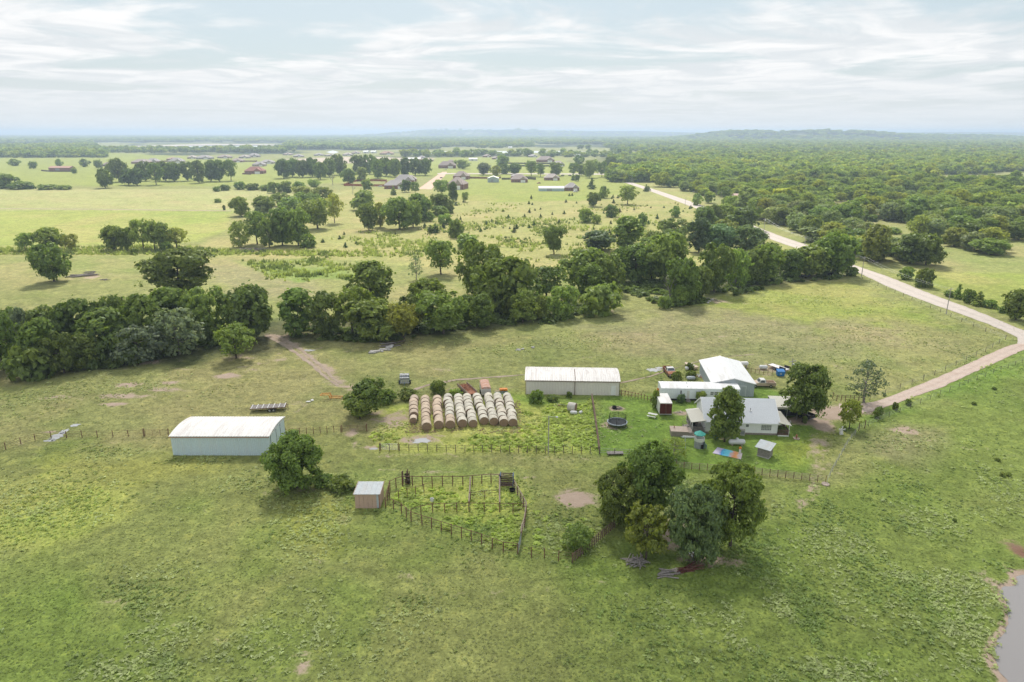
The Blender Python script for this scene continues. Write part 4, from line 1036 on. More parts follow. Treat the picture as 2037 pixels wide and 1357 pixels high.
def scatter(name, P, sc, kinds, cols):
    """ONE object that sets instances of the far trees on points"""
    n = len(P); r = np.random.default_rng(n)
    src = bpy.data.collections.new(name + '_kinds')
    for i, (W0, H0, tr, cr) in enumerate(kinds):
        for me in (cr.copy(),):
            me.materials[0] = M['leaf_far']
            o = bpy.data.objects.new(f'{name}_kind_{i:02d}', me); o.color = (*cols[i % len(cols)], 1); src.objects.link(o)
    m = bpy.data.meshes.new(name)
    m.vertices.add(n); m.vertices.foreach_set('co', np.ascontiguousarray(P, np.float32).ravel())
    for an, tp, dat, fld in (('scl', 'FLOAT_VECTOR', sc, 'vector'), ('rot', 'FLOAT', r.random(n) * 6.28, 'value'), ('pick', 'INT', r.integers(0, len(kinds), n), 'value')):
        a = m.attributes.new(an, tp, 'POINT'); a.data.foreach_set(fld, np.ascontiguousarray(dat, np.int32 if tp == 'INT' else np.float32).ravel())
    o = link(bpy.data.objects.new(name, m)); o['kind'] = 'stuff'
    ng = bpy.data.node_groups.new(name, 'GeometryNodeTree')
    ng.interface.new_socket('Geometry', in_out='INPUT', socket_type='NodeSocketGeometry'); ng.interface.new_socket('Geometry', in_out='OUTPUT', socket_type='NodeSocketGeometry')
    N, L = ng.nodes, ng.links
    gi, go_ = N.new('NodeGroupInput'), N.new('NodeGroupOutput')
    ip, ci = N.new('GeometryNodeInstanceOnPoints'), N.new('GeometryNodeCollectionInfo')
    ci.inputs[0].default_value = src; ci.inputs['Separate Children'].default_value = True; ci.inputs['Reset Children'].default_value = True
    def na(nm, dt):
        q = N.new('GeometryNodeInputNamedAttribute'); q.data_type = dt; q.inputs[0].default_value = nm; return q.outputs[0]
    cx = N.new('ShaderNodeCombineXYZ'); L.new(na('rot', 'FLOAT'), cx.inputs[2])
    L.new(gi.outputs[0], ip.inputs['Points']); L.new(ci.outputs[0], ip.inputs['Instance']); ip.inputs['Pick Instance'].default_value = True
    L.new(na('pick', 'INT'), ip.inputs['Instance Index']); L.new(cx.outputs[0], ip.inputs['Rotation']); L.new(na('scl', 'FLOAT_VECTOR'), ip.inputs['Scale'])
    L.new(ip.outputs[0], go_.inputs[0])
    md = o.modifiers.new('scatter', 'NODES'); md.node_group = ng
    return o
FCOLS = [OAK, MID, YEL, PALE, MID, OAK, PALE, MID]
kinds = [PROTO['o'][0], PROTO['o'][2], PROTO['l'][0], PROTO['t'][0], PROTO['w'][0], PROTO['t'][1], PROTO['o'][3], FAR['o'][0]]
x2, y2 = x[NW:], y[NW:]
near = y2 < 800
P = np.stack([x2[near], y2[near], np.zeros(near.sum())], 1)
s = .75 + .75 * rng.random((len(P), 1)) ** 1.3; sc = np.concatenate([s * 1.25, s * 1.25, s * (.8 + .3 * rng.random((len(P), 1)))], 1)
scatter('far_wood', P, sc, kinds, FCOLS)
# country beyond: woods where the land is dark, single trees elsewhere
fk = [FAR['o'][0], FAR['o'][1], FAR['t'][0], FAR['u'][0], FAR['u'][1]]
FC2 = [OAK, MID, YEL, MID, PALE]
px, py = [x2[~near]], [y2[~near]]
n = 46000
d = 800 * (9000 / 800) ** rng.random(n); xx = (rng.random(n) * 2 - 1) * (.80 * d + 40)
fx = fbm(xx, d, 420, 4, 60.0)
right = sstep(xx / d, .13, .22)
wood = sstep(fx + 0.13 * sstep(d, 2500, 6000) + .10 * sstep(xx / (d + 1), .1, .3), .44, .50)
U, Vv = 1018.5 + FOC * xx / (d * CP + CAM_H * SP), 678.5 - FOC * (d * SP - CAM_H * CP) / (d * CP + CAM_H * SP)
gapw = sstep(fbm(xx, d, 160, 3, 71.0), .38, .46)
keepm = rng.random(n) < np.maximum(wood, right * (Vv < 322)) * (.25 + .75 * gapw)
# clearings: the far green with its houses, the lakes, the pasture strips
def box_px(u0, u1, v0, v1): return (U > u0) & (U < u1) & (Vv > v0) & (Vv < v1)
clear = box_px(-500, 1215, 302 + 0, 420) | box_px(270, 760, 306, 420) | box_px(190, 570, 284, 299.5) | box_px(640, 680, 297, 308) | box_px(830, 1180, 298, 307.5) | box_px(1255, 1310, 305, 312) | box_px(1060, 1260, 288, 293.5) | box_px(1160, 1270, 310, 318) | box_px(1845, 2600, 342, 374) | box_px(1215, 1300, 318, 345)
force = box_px(-500, 570, 299.7, 304) | box_px(-500, 210, 297, 314) | box_px(570, 860, 289, 297) | (box_px(800, 1250, 308, 313) & (rng.random(n) < .35)) | box_px(1215, 2600, 318, 330)
keepm = (keepm & ~clear) | (force & (rng.random(n) < .8))
px.append(xx[keepm]); py.append(d[keepm])
px, py = np.concatenate(px), np.concatenate(py)
P = np.stack([px, py, relief(px, py) - .3], 1)
s = (.75 + .6 * rng.random((len(P), 1))) * (1.35 + sstep(py, 1200, 5000)[:, None] * 2.2)
sc = np.concatenate([s * 1.1, s * 1.1, np.minimum(s * .9, 1.7) * (.6 + .55 * rng.random((len(P), 1)))], 1)
scatter('distant_woods', P, sc, fk, FC2)
# dark young cedars and sprouts dotted over the rough meadow
r2 = random.Random(5); cnt = 0
cW, cH, ctr, ccr = PROTO['c'][0]
MEADOW = survey([(690,470),(900,480),(1130,490),(1330,470),(1420,425),(1300,385),(1150,385),(880,400),(900,440),(700,460),(600,490),(760,508)])
lo, hi = MEADOW.min(0), MEADOW.max(0)
while cnt < 90:
    X, Y = r2.uniform(lo[0], hi[0]), r2.uniform(lo[1], hi[1])
    if poly_sd(np.array([X]), np.array([Y]), MEADOW)[0] < 0 or r2.random() > (330 / Y) ** 2 * 1.3: continue
    o = link(bpy.data.objects.new('young_cedar', ccr)); cnt += 1
    a = r2.uniform(.3, .85); o.location = (X, Y, 0); o.rotation_euler = (0, 0, r2.random() * 6); o.scale = (a * 1.15, a * 1.15, a * r2.uniform(.6, .95))
    o.color = (*[c * r2.uniform(.9, 1.5) for c in CED], 1)
    tag(o, 'small dark young cedar dotted over the rough meadow', 'cedar', 'young cedars in the rough meadow')

# the air: one even haze round the whole place
hz = MB().box(-25000, -1000, -3, 25000, 30000, 84)
hm_ = mat_new('haze'); t = NT(hm_)
pv = t.new('ShaderNodeVolumePrincipled'); pv.inputs['Color'].default_value = (.63, .78, .96, 1); pv.inputs['Anisotropy'].default_value = .3; pv.inputs['Density'].default_value = HAZE_DENSITY
on = t.new('ShaderNodeOutputMaterial'); t.l.new(pv.outputs[0], on.inputs['Volume'])
ho = hz.build('haze', hm_); ho['kind'] = 'stuff'

# unseen broken cloud, added to shade the farm: its shade lies on the near pastures while the far fields are in the sun
cm_ = mat_new('cloud'); t = NT(cm_)
d_ = t.new('ShaderNodeBsdfDiffuse'); d_.inputs[0].default_value = (.9, .9, .9, 1); tr_ = t.new('ShaderNodeBsdfTranslucent'); tr_.inputs[0].default_value = (.9, .9, .9, 1)
mx = t.new('ShaderNodeMixShader'); mx.inputs[0].default_value = .55; t.l.new(d_.outputs[0], mx.inputs[1]); t.l.new(tr_.outputs[0], mx.inputs[2]); t.out(mx.outputs[0])
SHADE_CLOUD_Z = 720.0
off = sd * (SHADE_CLOUD_Z / sd.z)
qc = random.Random(12); cb = MB(); cells = []
for gy_ in np.arange(-60, 200, 42):
    for gx_ in np.arange(-330, 420, 46):
        X, Y = gx_ + qc.uniform(-18, 18), gy_ + qc.uniform(-16, 16)
        if qc.random() > .80 - .35 * sstep(np.array(Y), 120, 210): continue
        rx, ry, rz_ = qc.uniform(17, 27), qc.uniform(16, 24), qc.uniform(8, 15)
        b = MB().lathe([(math.sin(k * math.pi / 8) if 0 < k < 8 else 0.0, -math.cos(k * math.pi / 8)) for k in range(9)], 14)
        ph = qc.uniform(0, 6)
        vs = []
        for vx, vy, vz in b.v:
            l = 1 + .14 * math.sin(4 * vx + ph) * math.sin(5 * vy + ph * 2) + .1 * math.sin(9 * vx + 7 * vz + ph)
            vs.append((X + off.x + vx * rx * l, Y + off.y + vy * ry * l, SHADE_CLOUD_Z + qc.uniform(-.2, .2) + vz * rz_ * l * (1 if vz > 0 else .5)))
        cb.add(vs, b.f)
co = cb.build('cloud', cm_, smooth=True); co['kind'] = 'stuff'
# ------------------------------------------------------------------ farm buildings
def frame2(uL, vL, uR, vR):
    a, b = ground(uL, vL), ground(uR, vR)
    return a, math.atan2(b[1] - a[1], b[0] - a[0]), math.hypot(b[0] - a[0], b[1] - a[1])
def ribbed_wall(mb, a, b, ztop, pitch=.3, out=.028, z0=-.1, nrm=None):
    """a sheet wall from a to b (plan), ribs standing proud along nrm; ztop(f) gives the height at the fraction f"""
    a, b = Vector((*a, 0)), Vector((*b, 0)); L = (b - a).length; d = (b - a) / L
    nrm = Vector((*nrm, 0)); n = max(2, int(L / pitch)); pts = []
    for k in range(n):
        for f, o in ((0, 0), (.55, 0), (.68, out), (.87, out)): pts.append(((k + f) / n, o))
    pts.append((1, 0))
    vs = []
    for f, o in pts:
        p = a + d * L * f + nrm * o
        vs += [(p.x, p.y, z0), (p.x, p.y, ztop(f))]
    mb.add(vs, [(2*i, 2*i+2, 2*i+3, 2*i+1) for i in range(len(pts) - 1)])
def prof_z(prof):
    ts, zs = [p[0] for p in prof], [p[1] for p in prof]
    return lambda f: float(np.interp(f, ts, zs))
def ribbed_roof(mb, L, Wd, prof, over=.25, eave=.2, pitch=.4, out=.045, thick=.05, ends=(None, None)):
    """sheets following the profile (fraction of the depth, height), ribs up the slope"""
    n = int((L + 2 * over) / pitch); xs = []
    for k in range(n):
        for f, o in ((0, 0), (.62, 0), (.72, out), (.88, out)): xs.append((-over + (k + f) / n * (L + 2 * over), o))
    xs.append((L + over, 0))
    P = [list(p) for p in prof]
    (t0, z0), (t1, z1) = P[0], P[1]; s = (z1 - z0) / ((t1 - t0) * Wd); P[0] = [t0 - eave / Wd, z0 - s * eave]
    (t0, z0), (t1, z1) = P[-1], P[-2]; s = (z1 - z0) / ((t0 - t1) * Wd); P[-1] = [t0 + eave / Wd, z0 - s * eave]
    m = len(P); vs = [(x, t * Wd, z + .06 + o) for x, o in xs for t, z in P]
    fs = [(i*m + j, (i+1)*m + j, (i+1)*m + j+1, i*m + j+1) for i in range(len(xs) - 1) for j in range(m - 1)]
    mb.add(vs, fs)
    for x, sgn in ((xs[0][0], -1), (xs[-1][0], 1)):          # the sheet's edge at both ends
        b = len(mb.v); mb.v += [(x, t * Wd, z + .06) for t, z in P] + [(x, t * Wd, z - .09) for t, z in P]
        mb.f += [(b + j, b + j + 1, b + m + j + 1, b + m + j) if sgn < 0 else (b + j + 1, b + j, b + m + j, b + m + j + 1) for j in range(m - 1)]
def metal_shed(name, label, L, Wd, prof, loc, rz, wall, roof, pitch=.3, rpitch=.45, cat='barn', out=.045):
    o = thing(name, label, cat, loc, rz); z = prof_z(prof)
    for p0, p1, nr, zt in (((0, 0), (L, 0), (0, -1), lambda f: prof[0][1]), ((L, 0), (L, Wd), (1, 0), z), ((L, Wd), (0, Wd), (0, 1), lambda f: prof[-1][1]), ((0, Wd), (0, 0), (-1, 0), lambda f: z(1 - f))):
        w = MB(); ribbed_wall(w, p0, p1, zt, pitch, out, nrm=nr); w.build('wall', wall, o)
    r = MB(); ribbed_roof(r, L, Wd, prof, pitch=rpitch); r.build('roof', roof, o)
    return o
BARN = lambda e, k, t: [(0, e), (.12, e + (k - e) * .55), (.25, k), (.38, k + (t - k) * .7), (.5, t), (.62, k + (t - k) * .7), (.75, k), (.88, e + (k - e) * .55), (1, e)]
# pale blue barn
a, rz, L = frame2(345, 906, 538, 906)
Wb = 8.4
bl = metal_shed('barn', 'long pale blue metal barn with a rounded rust-stained white roof', L, Wb, BARN(3.75, 4.12, 4.25), a, rz, M['blue_wall'], M['rusty_white_roof'], .33, .5)
for y0, y1 in ((.7, 3.4), (3.55, 5.6), (5.75, 7.7)):
    d = MB().box(L + .04, y0, .05, L + .11, y1, 3.6).build('sliding_door', M['blue_wall'], bl)
    MB().box(L + .112, y0 + .0, .05, L + .13, y0 + .07, 3.6).build('door_edge', M['dark_gap'], d)
MB().box(L + .03, .25, 3.62, L + .16, Wb - .25, 3.74).build('door_track', M['white_trim'], bl)
MB().box(-.24, -.34, 3.56, L + .24, -.30, 3.67).build('eave_trim', M['rust'], bl)
# beige barn
a, rz, L = frame2(1046, 784, 1231, 787)
bb = metal_shed('barn', 'long beige metal barn with a pale roof and one small white door', L, 8.6, BARN(3.3, 3.85, 4.1), a, rz, M['beige_wall'], M['pale_roof'], .33, .5)
d = MB().box(L - 1.75, -.06, .1, L - .75, -.034, 2.25).build('door', M['white_trim'], bb)
MB().box(L - .92, -.10, 1.05, L - .86, -.06, 1.15).build('handle', M['black'], d)
MB().box(-.25, -.34, 3.1, L + .25, -.30, 3.22).build('eave_trim', M['brown_wood'], bb)
MB().box(L * .522, -.16, 0, L * .522 + .12, -.04, 3.2).box(L * .522, -.40, 3.15, L * .522 + .12, -.02, 3.27).build('downpipe', M['brown_wood'], bb)
bs = MB()
for t0, t1 in zip(BARN(3.3, 3.85, 4.1)[:5], BARN(3.3, 3.85, 4.1)[1:6]): bs.quad((L*.525, t0[0]*8.6, t0[1]+.12), (L*.525+.14, t0[0]*8.6, t0[1]+.12), (L*.525+.14, t1[0]*8.6, t1[1]+.12), (L*.525, t1[0]*8.6, t1[1]+.12))
bs.build('roof_seam', M['brown_wood'], bb)
for x in (-.07, L + .01): MB().box(x, -.06, 0, x + .06, .05, 3.3).build('corner_trim', M['brown_wood'], bb)
# metal shop, gable to the camera
a, rz, L = frame2(1415, 787, 1497, 787.5)
sh = thing('workshop', 'white-roofed grey metal workshop with its gable towards the mobile home', 'workshop', a, rz - R(4)); Ds, es, rs = 15.0, 3.05, 4.15
gz_ = lambda f: es + (rs - es) * (1 - abs(2 * f - 1))
for p0, p1, nr, zt in (((0, 0), (L, 0), (0, -1), gz_), ((L, 0), (L, Ds), (1, 0), lambda f: es), ((L, Ds), (0, Ds), (0, 1), gz_), ((0, Ds), (0, 0), (-1, 0), lambda f: es)):
    w = MB(); ribbed_wall(w, p0, p1, zt, .4, .025, nrm=nr); w.build('wall', M['grey_wall'], sh)
for s in (0, 1):
    r = MB(); n = 36; pts = []
    for k in range(n):
        for f, o_ in ((0, 0), (.65, 0), (.75, .03), (.9, .03)): pts.append((-.3 + (k + f) / n * (Ds + .6), o_))
    pts.append((Ds + .3, 0)); xe = -.3 if s == 0 else L + .3; ze = es - (rs - es) / (L / 2) * .3
    for y, o_ in pts: r.v += [(xe, y, ze + .06 + o_), (L / 2, y, rs + .06 + o_)]
    r.f += [(2*i, 2*i+1, 2*i+3, 2*i+2) if s else (2*i+2, 2*i+3, 2*i+1, 2*i) for i in range(len(pts) - 1)]
    r.plate([(xe, -.3, ze + .055), (L / 2, -.3, rs + .055), (L / 2, -.3, rs - .09), (xe, -.3, ze - .09)], (0, .04, 0))
    r.box(min(xe, xe + .03), -.3, ze - .1, max(xe, xe + .03), Ds + .3, ze + .05)
    r.build('roof', M['white_roof'], sh)
MB().box(L / 2 - .18, -.3, rs + .08, L / 2 + .18, Ds + .3, rs + .12).build('ridge_cap', M['white_roof'], sh)
d = MB().box(L * .62, -.075, .05, L * .80, -.03, 2.4).build('door', M['grey_wall'], sh)
MB().box(L * .62 - .06, -.06, 0, L * .62, -.02, 2.46).box(L * .80, -.06, 0, L * .80 + .06, -.02, 2.46).box(L * .62 - .06, -.06, 2.4, L * .80 + .06, -.02, 2.47).build('door_frame', M['white_trim'], d)
# mobile home
a, rz, L = frame2(1314, 796.5, 1470, 799)
mh = thing('mobile_home', 'long white single-wide mobile home behind the house', 'mobile home', a, rz); Wm = 4.2
mp = [(0, 2.75), (.12, 2.9), (.3, 3.02), (.5, 3.06), (.7, 3.02), (.88, 2.9), (1, 2.75)]
z = prof_z(mp)
for p0, p1, nr, zt in (((0, 0), (L, 0), (0, -1), lambda f: 2.75), ((L, 0), (L, Wm), (1, 0), z), ((L, Wm), (0, Wm), (0, 1), lambda f: 2.75), ((0, Wm), (0, 0), (-1, 0), lambda f: z(1 - f))):
    w = MB(); ribbed_wall(w, p0, p1, zt, .4, .012, z0=.45, nrm=nr); w.build('wall', M['home_siding'], mh)
r = MB(); ribbed_roof(r, L, Wm, mp, over=.06, eave=.08, pitch=1.2, out=.02); r.build('roof', M['white_roof'], mh)
MB().box(.1, .12, -.1, L - .1, Wm - .1, .46).build('skirting', M['dark_gap'], mh)
def window(parent, x0, x1, z0, z1, y=-.03, cols=1, rows=1, pane='blind', frame='white_trim', axis='x'):
    def bx(xa, ya, za, xb, yb, zb): return (xa, ya, za, xb, yb, zb) if axis == 'x' else (-yb, xa, za, -ya, xb, zb)
    f = MB(); t = .05
    for q in ((x0 - t, y - .03, z0 - t, x1 + t, y, z0), (x0 - t, y - .03, z1, x1 + t, y, z1 + t), (x0 - t, y - .03, z0, x0, y, z1), (x1, y - .03, z0, x1 + t, y, z1)): f.box(*bx(*q))
    w = f.build('window', M[frame], parent)
    pw, ph = (x1 - x0) / cols, (z1 - z0) / rows
    pm = None
    for i in range(cols):
        for j in range(rows):
            MB().box(*bx(x0 + i * pw + .022, y - .012, z0 + j * ph + .022, x0 + (i + 1) * pw - .022, y + .01, z0 + (j + 1) * ph - .022)).build('pane', M[pane], w)
    if cols * rows > 1:
        g = MB()
        for i in range(1, cols): g.box(*bx(x0 + i * pw - .021, y - .024, z0, x0 + i * pw + .021, y - .004, z1))
        for j in range(1, rows):
            for i in range(cols): g.box(*bx(x0 + i * pw + .021, y - .024, z0 + j * ph - .021, x0 + (i + 1) * pw - .021, y - .004, z0 + j * ph + .021))
        g.build('muntins', M[frame], w)
    return w
window(mh, L * .245, L * .262, 1.55, 2.35, pane='glass')
window(mh, L * .445, L * .513, 1.35, 2.15, cols=2)
window(mh, L * .628, L * .668, 1.35, 2.15, cols=1, rows=2)
window(mh, L * .678, L * .718, 1.35, 2.15, cols=1, rows=2)
d = MB().box(L * .33, -.06, .5, L * .362, -.015, 2.3).build('door', M['white_paint'], mh)
MB().box(L * .358, -.09, 1.35, L * .360, -.06, 1.45).build('handle', M['black'], d)
MB().box(L * .32, -.9, 0, L * .375, -.02, .25).box(L * .325, -.5, .25, L * .37, -.02, .47).build('steps', M['weathered_wood'], mh)
MB().tube((L * .35, Wm * .55, 3), (L * .35, Wm * .55, 3.35), .09, n=8).build('roof_vent', M['steel'], mh)
MB().tube((L * .34, Wm * .15, 2.9), (L * .34, Wm * .15, 3.1), .06, n=8).build('roof_vent', M['steel'], mh)
# box trailer with dark red doors
a, rz, L = frame2(1311.5, 827, 1335.5, 827)
bt = thing('box_trailer', 'white box trailer with a dirty roof and dark red rear doors', 'trailer', a, rz - R(2)); Dt = 5.4
for p0, p1, nr in (((L, 0), (L, Dt), (1, 0)), ((0, Dt), (0, 0), (-1, 0)), ((L, Dt), (0, Dt), (0, 1))):
    w = MB(); ribbed_wall(w, p0, p1, lambda f: 2.7, .5, .02, z0=.3, nrm=nr); w.build('wall', M['white_paint'], bt)
MB().box(-.02, -.02, 2.7, L + .02, Dt + .02, 2.78).build('roof', M['rusty_white_roof'], bt)
for k in (0, 1):
    d = MB().box(k * L / 2 + .04, -.05, .42, (k + 1) * L / 2 - .04, 0, 2.62)
    for q in range(1, 4): d.box(k * L / 2 + .06, -.065, .42 + q * .55 - .03, (k + 1) * L / 2 - .06, -.052, .42 + q * .55 + .03)
    dd = d.build('door', M['red_door'], bt)
    MB().tube((L / 2 + (-.12 if k == 0 else .12), -.09, .5), (L / 2 + (-.12 if k == 0 else .12), -.09, 2.55), .02, n=5).build('lock_bar', M['rust'], dd)
MB().box(-.02, -.03, .28, L + .02, .02, .42).box(-.02, -.03, 2.62, L + .02, .02, 2.7).build('door_frame', M['white_paint'], bt)
for x in (.25, L - .25):
    MB().lathe([(0, -.12), (.38, -.12), (.38, .12), (0, .12)], 12, 'x', (x, 1.2, .36)).build('wheel', M['rubber'], bt)
MB().box(.1, 0, .2, L - .1, Dt, .3).build('chassis', M['dark_gap'], bt)

# white house
a, rz, L = frame2(1402, 862, 1545, 866)
ho_ = thing('house', 'white house with a grey shingle roof and porches at both ends', 'house', a, rz); Wh, eh, rh = 9.0, 2.65, 5.55
MB().box(0, -.02, -.1, L, Wh, .38).build('foundation', M['foundation'], ho_)
for nm, p in (('front', None),):
    s = MB()
    for k in range(11): s.add([(-.02, -.02, .38 + k*.21), (L + .02, -.02, .38 + k*.21), (L + .02, 0, .38 + (k+1)*.21), (-.02, 0, .38 + (k+1)*.21)], [(0, 1, 2, 3)])
    s.build('siding', M['siding'], ho_)
    w = MB().box(.01, .01, .38, L - .01, Wh - .01, eh); w.plate([(0.01, .01, eh), (.01, Wh, eh), (.01, Wh / 2, rh - .1)], (.1, 0, 0)); w.plate([(L - .11, .01, eh), (L - .11, Wh, eh), (L - .11, Wh / 2, rh - .1)], (.1, 0, 0))
    w.build('wall', M['siding'], ho_)
sl = (rh - eh) / (Wh / 2)
for s in (0, 1):
    y0 = -.4 if s == 0 else Wh + .4; z0_ = eh - .4 * sl
    r = MB().plate([(-.35, y0, z0_ + .02), (L + .35, y0, z0_ + .02), (L + .35, Wh / 2, rh), (-.35, Wh / 2, rh)], (0, 0, .1)); rf = r.build('roof', M['shingle'], ho_)
    # shingle courses
    c = MB(); n = 22
    for k in range(n):
        f0, f1 = k / n, (k + 1) / n
        yy = lambda f: y0 + (Wh / 2 - y0) * f
        zz = lambda f: z0_ + .02 + (rh - z0_ - .02) * f
        c.add([(-.36, yy(f0), zz(f0) + .125), (L + .36, yy(f0), zz(f0) + .125), (L + .36, yy(f1), zz(f1) + .103), (-.36, yy(f1), zz(f1) + .103)], [(0, 1, 2, 3) if s == 0 else (3, 2, 1, 0)])
    c.build('shingles', M['shingle'], rf)['kind'] = 'stuff'
for x in (-.40, L + .35):
    MB().plate([(x, -.42, eh - .4 * sl - .12), (x, -.42, eh - .4 * sl + .13), (x, Wh / 2, rh + .13), (x, Wh + .42, eh - .4 * sl + .13), (x, Wh + .42, eh - .4 * sl - .12), (x, Wh / 2, rh - .14)], (.05, 0, 0)).build('barge_board', M['white_trim'], ho_)
MB().box(-.3, -.46, eh - .4 * sl - .10, L + .3, -.40, eh - .4 * sl + .06).build('gutter', M['white_trim'], ho_)
window(ho_, L * .775, L * .775 + 1.85, 1.0, 2.25, y=-.03, cols=6, rows=4, pane='blind', frame='white_trim')
window(ho_, L * .56, L * .56 + .55, 1.55, 2.35, y=-.03, pane='blind')
window(ho_, L * .20, L * .20 + 1.2, 1.2, 2.3, y=-.03, cols=2, rows=2)
MB().tube((L * .645, Wh * .22, eh + .6), (L * .645, Wh * .22, eh + 2.0), .05, n=6).build('roof_vent', M['dark_gap'], ho_)
MB().box(L * .63, Wh * .205, eh + 1.25, L * .66, Wh * .235, eh + 1.5).build('vent_collar', M['white_trim'], ho_)
MB().box(L - .12, -.05, .38, L + .02, .02, eh - .2).box(-.02, -.05, .38, .12, .02, eh - .2).build('corner_trim', M['white_trim'], ho_)
# porches
def porch(x0, x1, y0, y1, zi, zo, rail_sides, deck='weathered_wood', inner_right=True):
    p = link(bpy.data.objects.new('porch', MB().box(x0, y0, .25, x1, y1, .40).mesh('porch_deck', M[deck])), ho_)
    zl, zr = (zo, zi) if inner_right else (zi, zo)
    n = int((y1 - y0 + .3) / .4)
    r = MB().plate([(x0 - .25, y0 - .3, zl), (x1 + .02, y0 - .3, zr), (x1 + .02, y1 + .3, zr), (x0 - .25, y1 + .3, zl)] if inner_right else [(x0 - .02, y0 - .3, zl), (x1 + .25, y0 - .3, zr), (x1 + .25, y1 + .3, zr), (x0 - .02, y1 + .3, zl)], (0, 0, .08))
    for k in range(n):
        y = y0 - .28 + k * .4; xa, xb = (x0 - .25, x1) if inner_right else (x0, x1 + .25)
        r.plate([(xa, y, zl + .08), (xb, y, zr + .08), (xb, y + .07, zr + .08), (xa, y + .07, zl + .08)], (0, 0, .03))
    r.build('porch_roof', M['porch_roof'], p)
    xs_ = x0 + .06 if inner_right else x1 - .06
    for y in np.linspace(y0 + .08, y1 - .08, 4): MB().box(xs_ - .05, y - .05, -.1, xs_ + .05, y + .05, min(zl, zr) + .02).build('post', M['white_trim'], p)
    for side in rail_sides:
        q = MB()
        if side == 'front':
            q.box(x0, y0, 1.25, x1, y0 + .06, 1.32); q.box(x0, y0, .55, x1, y0 + .06, .60)
            for x in np.arange(x0 + .1, x1 - .05, .14): q.box(x, y0 + .01, .60, x + .045, y0 + .05, 1.25)
        else:
            q.box(xs_ - .03, y0 + .06, 1.25, xs_ + .03, y1, 1.32); q.box(xs_ - .03, y0 + .06, .55, xs_ + .03, y1, .60)
            for y in np.arange(y0 + .15, y1 - .05, .14): q.box(xs_ - .02, y, .60, xs_ + .02, y + .045, 1.25)
        q.build('railing', M[deck], p)
    return p
p1 = porch(-2.55, -.03, -.2, 5.6, 2.75, 2.35, ('front', 'side'))
p2 = porch(L + .03, L + 2.1, -.45, 6.0, 2.75, 2.25, ('front', 'side'), 'brown_wood', False)
MB().box(L + .05, -.43, -.1, L + 2.1, -.38, .40).build('skirt_board', M['white_trim'], p2)
MB().box(-2.6, -.24, -.1, -.05, -.20, .24).build('skirt_board', M['weathered_wood'], p1)
q = MB()
for k in range(4): q.box(-3.7 + k * .28, 2.2, .05, -3.4 + k * .28, 3.4, .10 + k * .09)
for y in (2.2, 3.4): q.tube((-3.7, y, .9), (-2.6, y, 1.5), .03, n=5); q.tube((-3.7, y, 0), (-3.7, y, .95), .035, n=5)
q.build('stairs', M['weathered_wood'], p1)
# things on the porch
def chair_mesh():
    c = MB().box(-.28, -.26, .36, .28, .26, .42).box(-.28, .22, .42, .28, .27, .95).box(-.3, -.26, .58, -.24, .24, .63).box(.24, -.26, .58, .3, .24, .63)
    for x in (-.26, .22):
        for y in (-.24, .2): c.box(x, y, 0, x + .05, y + .05, .6)
    return c
px_, py_, pz_ = 0, 0, 0
c0 = ground(1382, 860); ch = chair_mesh().build('porch_chair', M['black']); ch.location = (c0[0] + .3, c0[1] + 1.4, .40); ch.rotation_euler = (0, 0, .5); tag(ch, 'dark chair standing on the end porch of the white house', 'chair')
c0 = ground(1392, 860); ch = chair_mesh().build('porch_chair', M['brown_wood']); ch.location = (c0[0] - .1, c0[1] + 2.6, .40); ch.rotation_euler = (0, 0, 3.5); tag(ch, 'brown chair standing by the wall on the railed porch', 'chair')
# carport with a dark truck beneath
a, rz, L2 = frame2(1545, 836, 1608, 838)
cp = thing('carport', 'flat-roofed beige carport behind the white house', 'carport', (a[0], a[1] + .6, 0), rz)
rr_ = MB().box(-.2, -.2, 2.55, L2 + .2, 6.0, 2.63)
for k in range(int((L2 + .4) / .4)): rr_.box(-.2 + k * .4, -.2, 2.63, -.12 + k * .4, 6.0, 2.665)
rr_.build('roof', M['porch_roof'], cp)
MB().box(-.22, -.26, 2.25, L2 + .22, -.20, 2.67).build('fascia', M['porch_roof'], cp)
for x in np.linspace(.1, L2 - .1, 4):
    for y in (0, 5.8): MB().box(x - .04, y - .04, -.1, x + .04, y + .04, 2.55).build('post', M['steel'], cp)
MB().box(-.1, 5.86, 0, L2 + .1, 5.92, 2.5).build('back_wall', M['dark_gap'], cp)

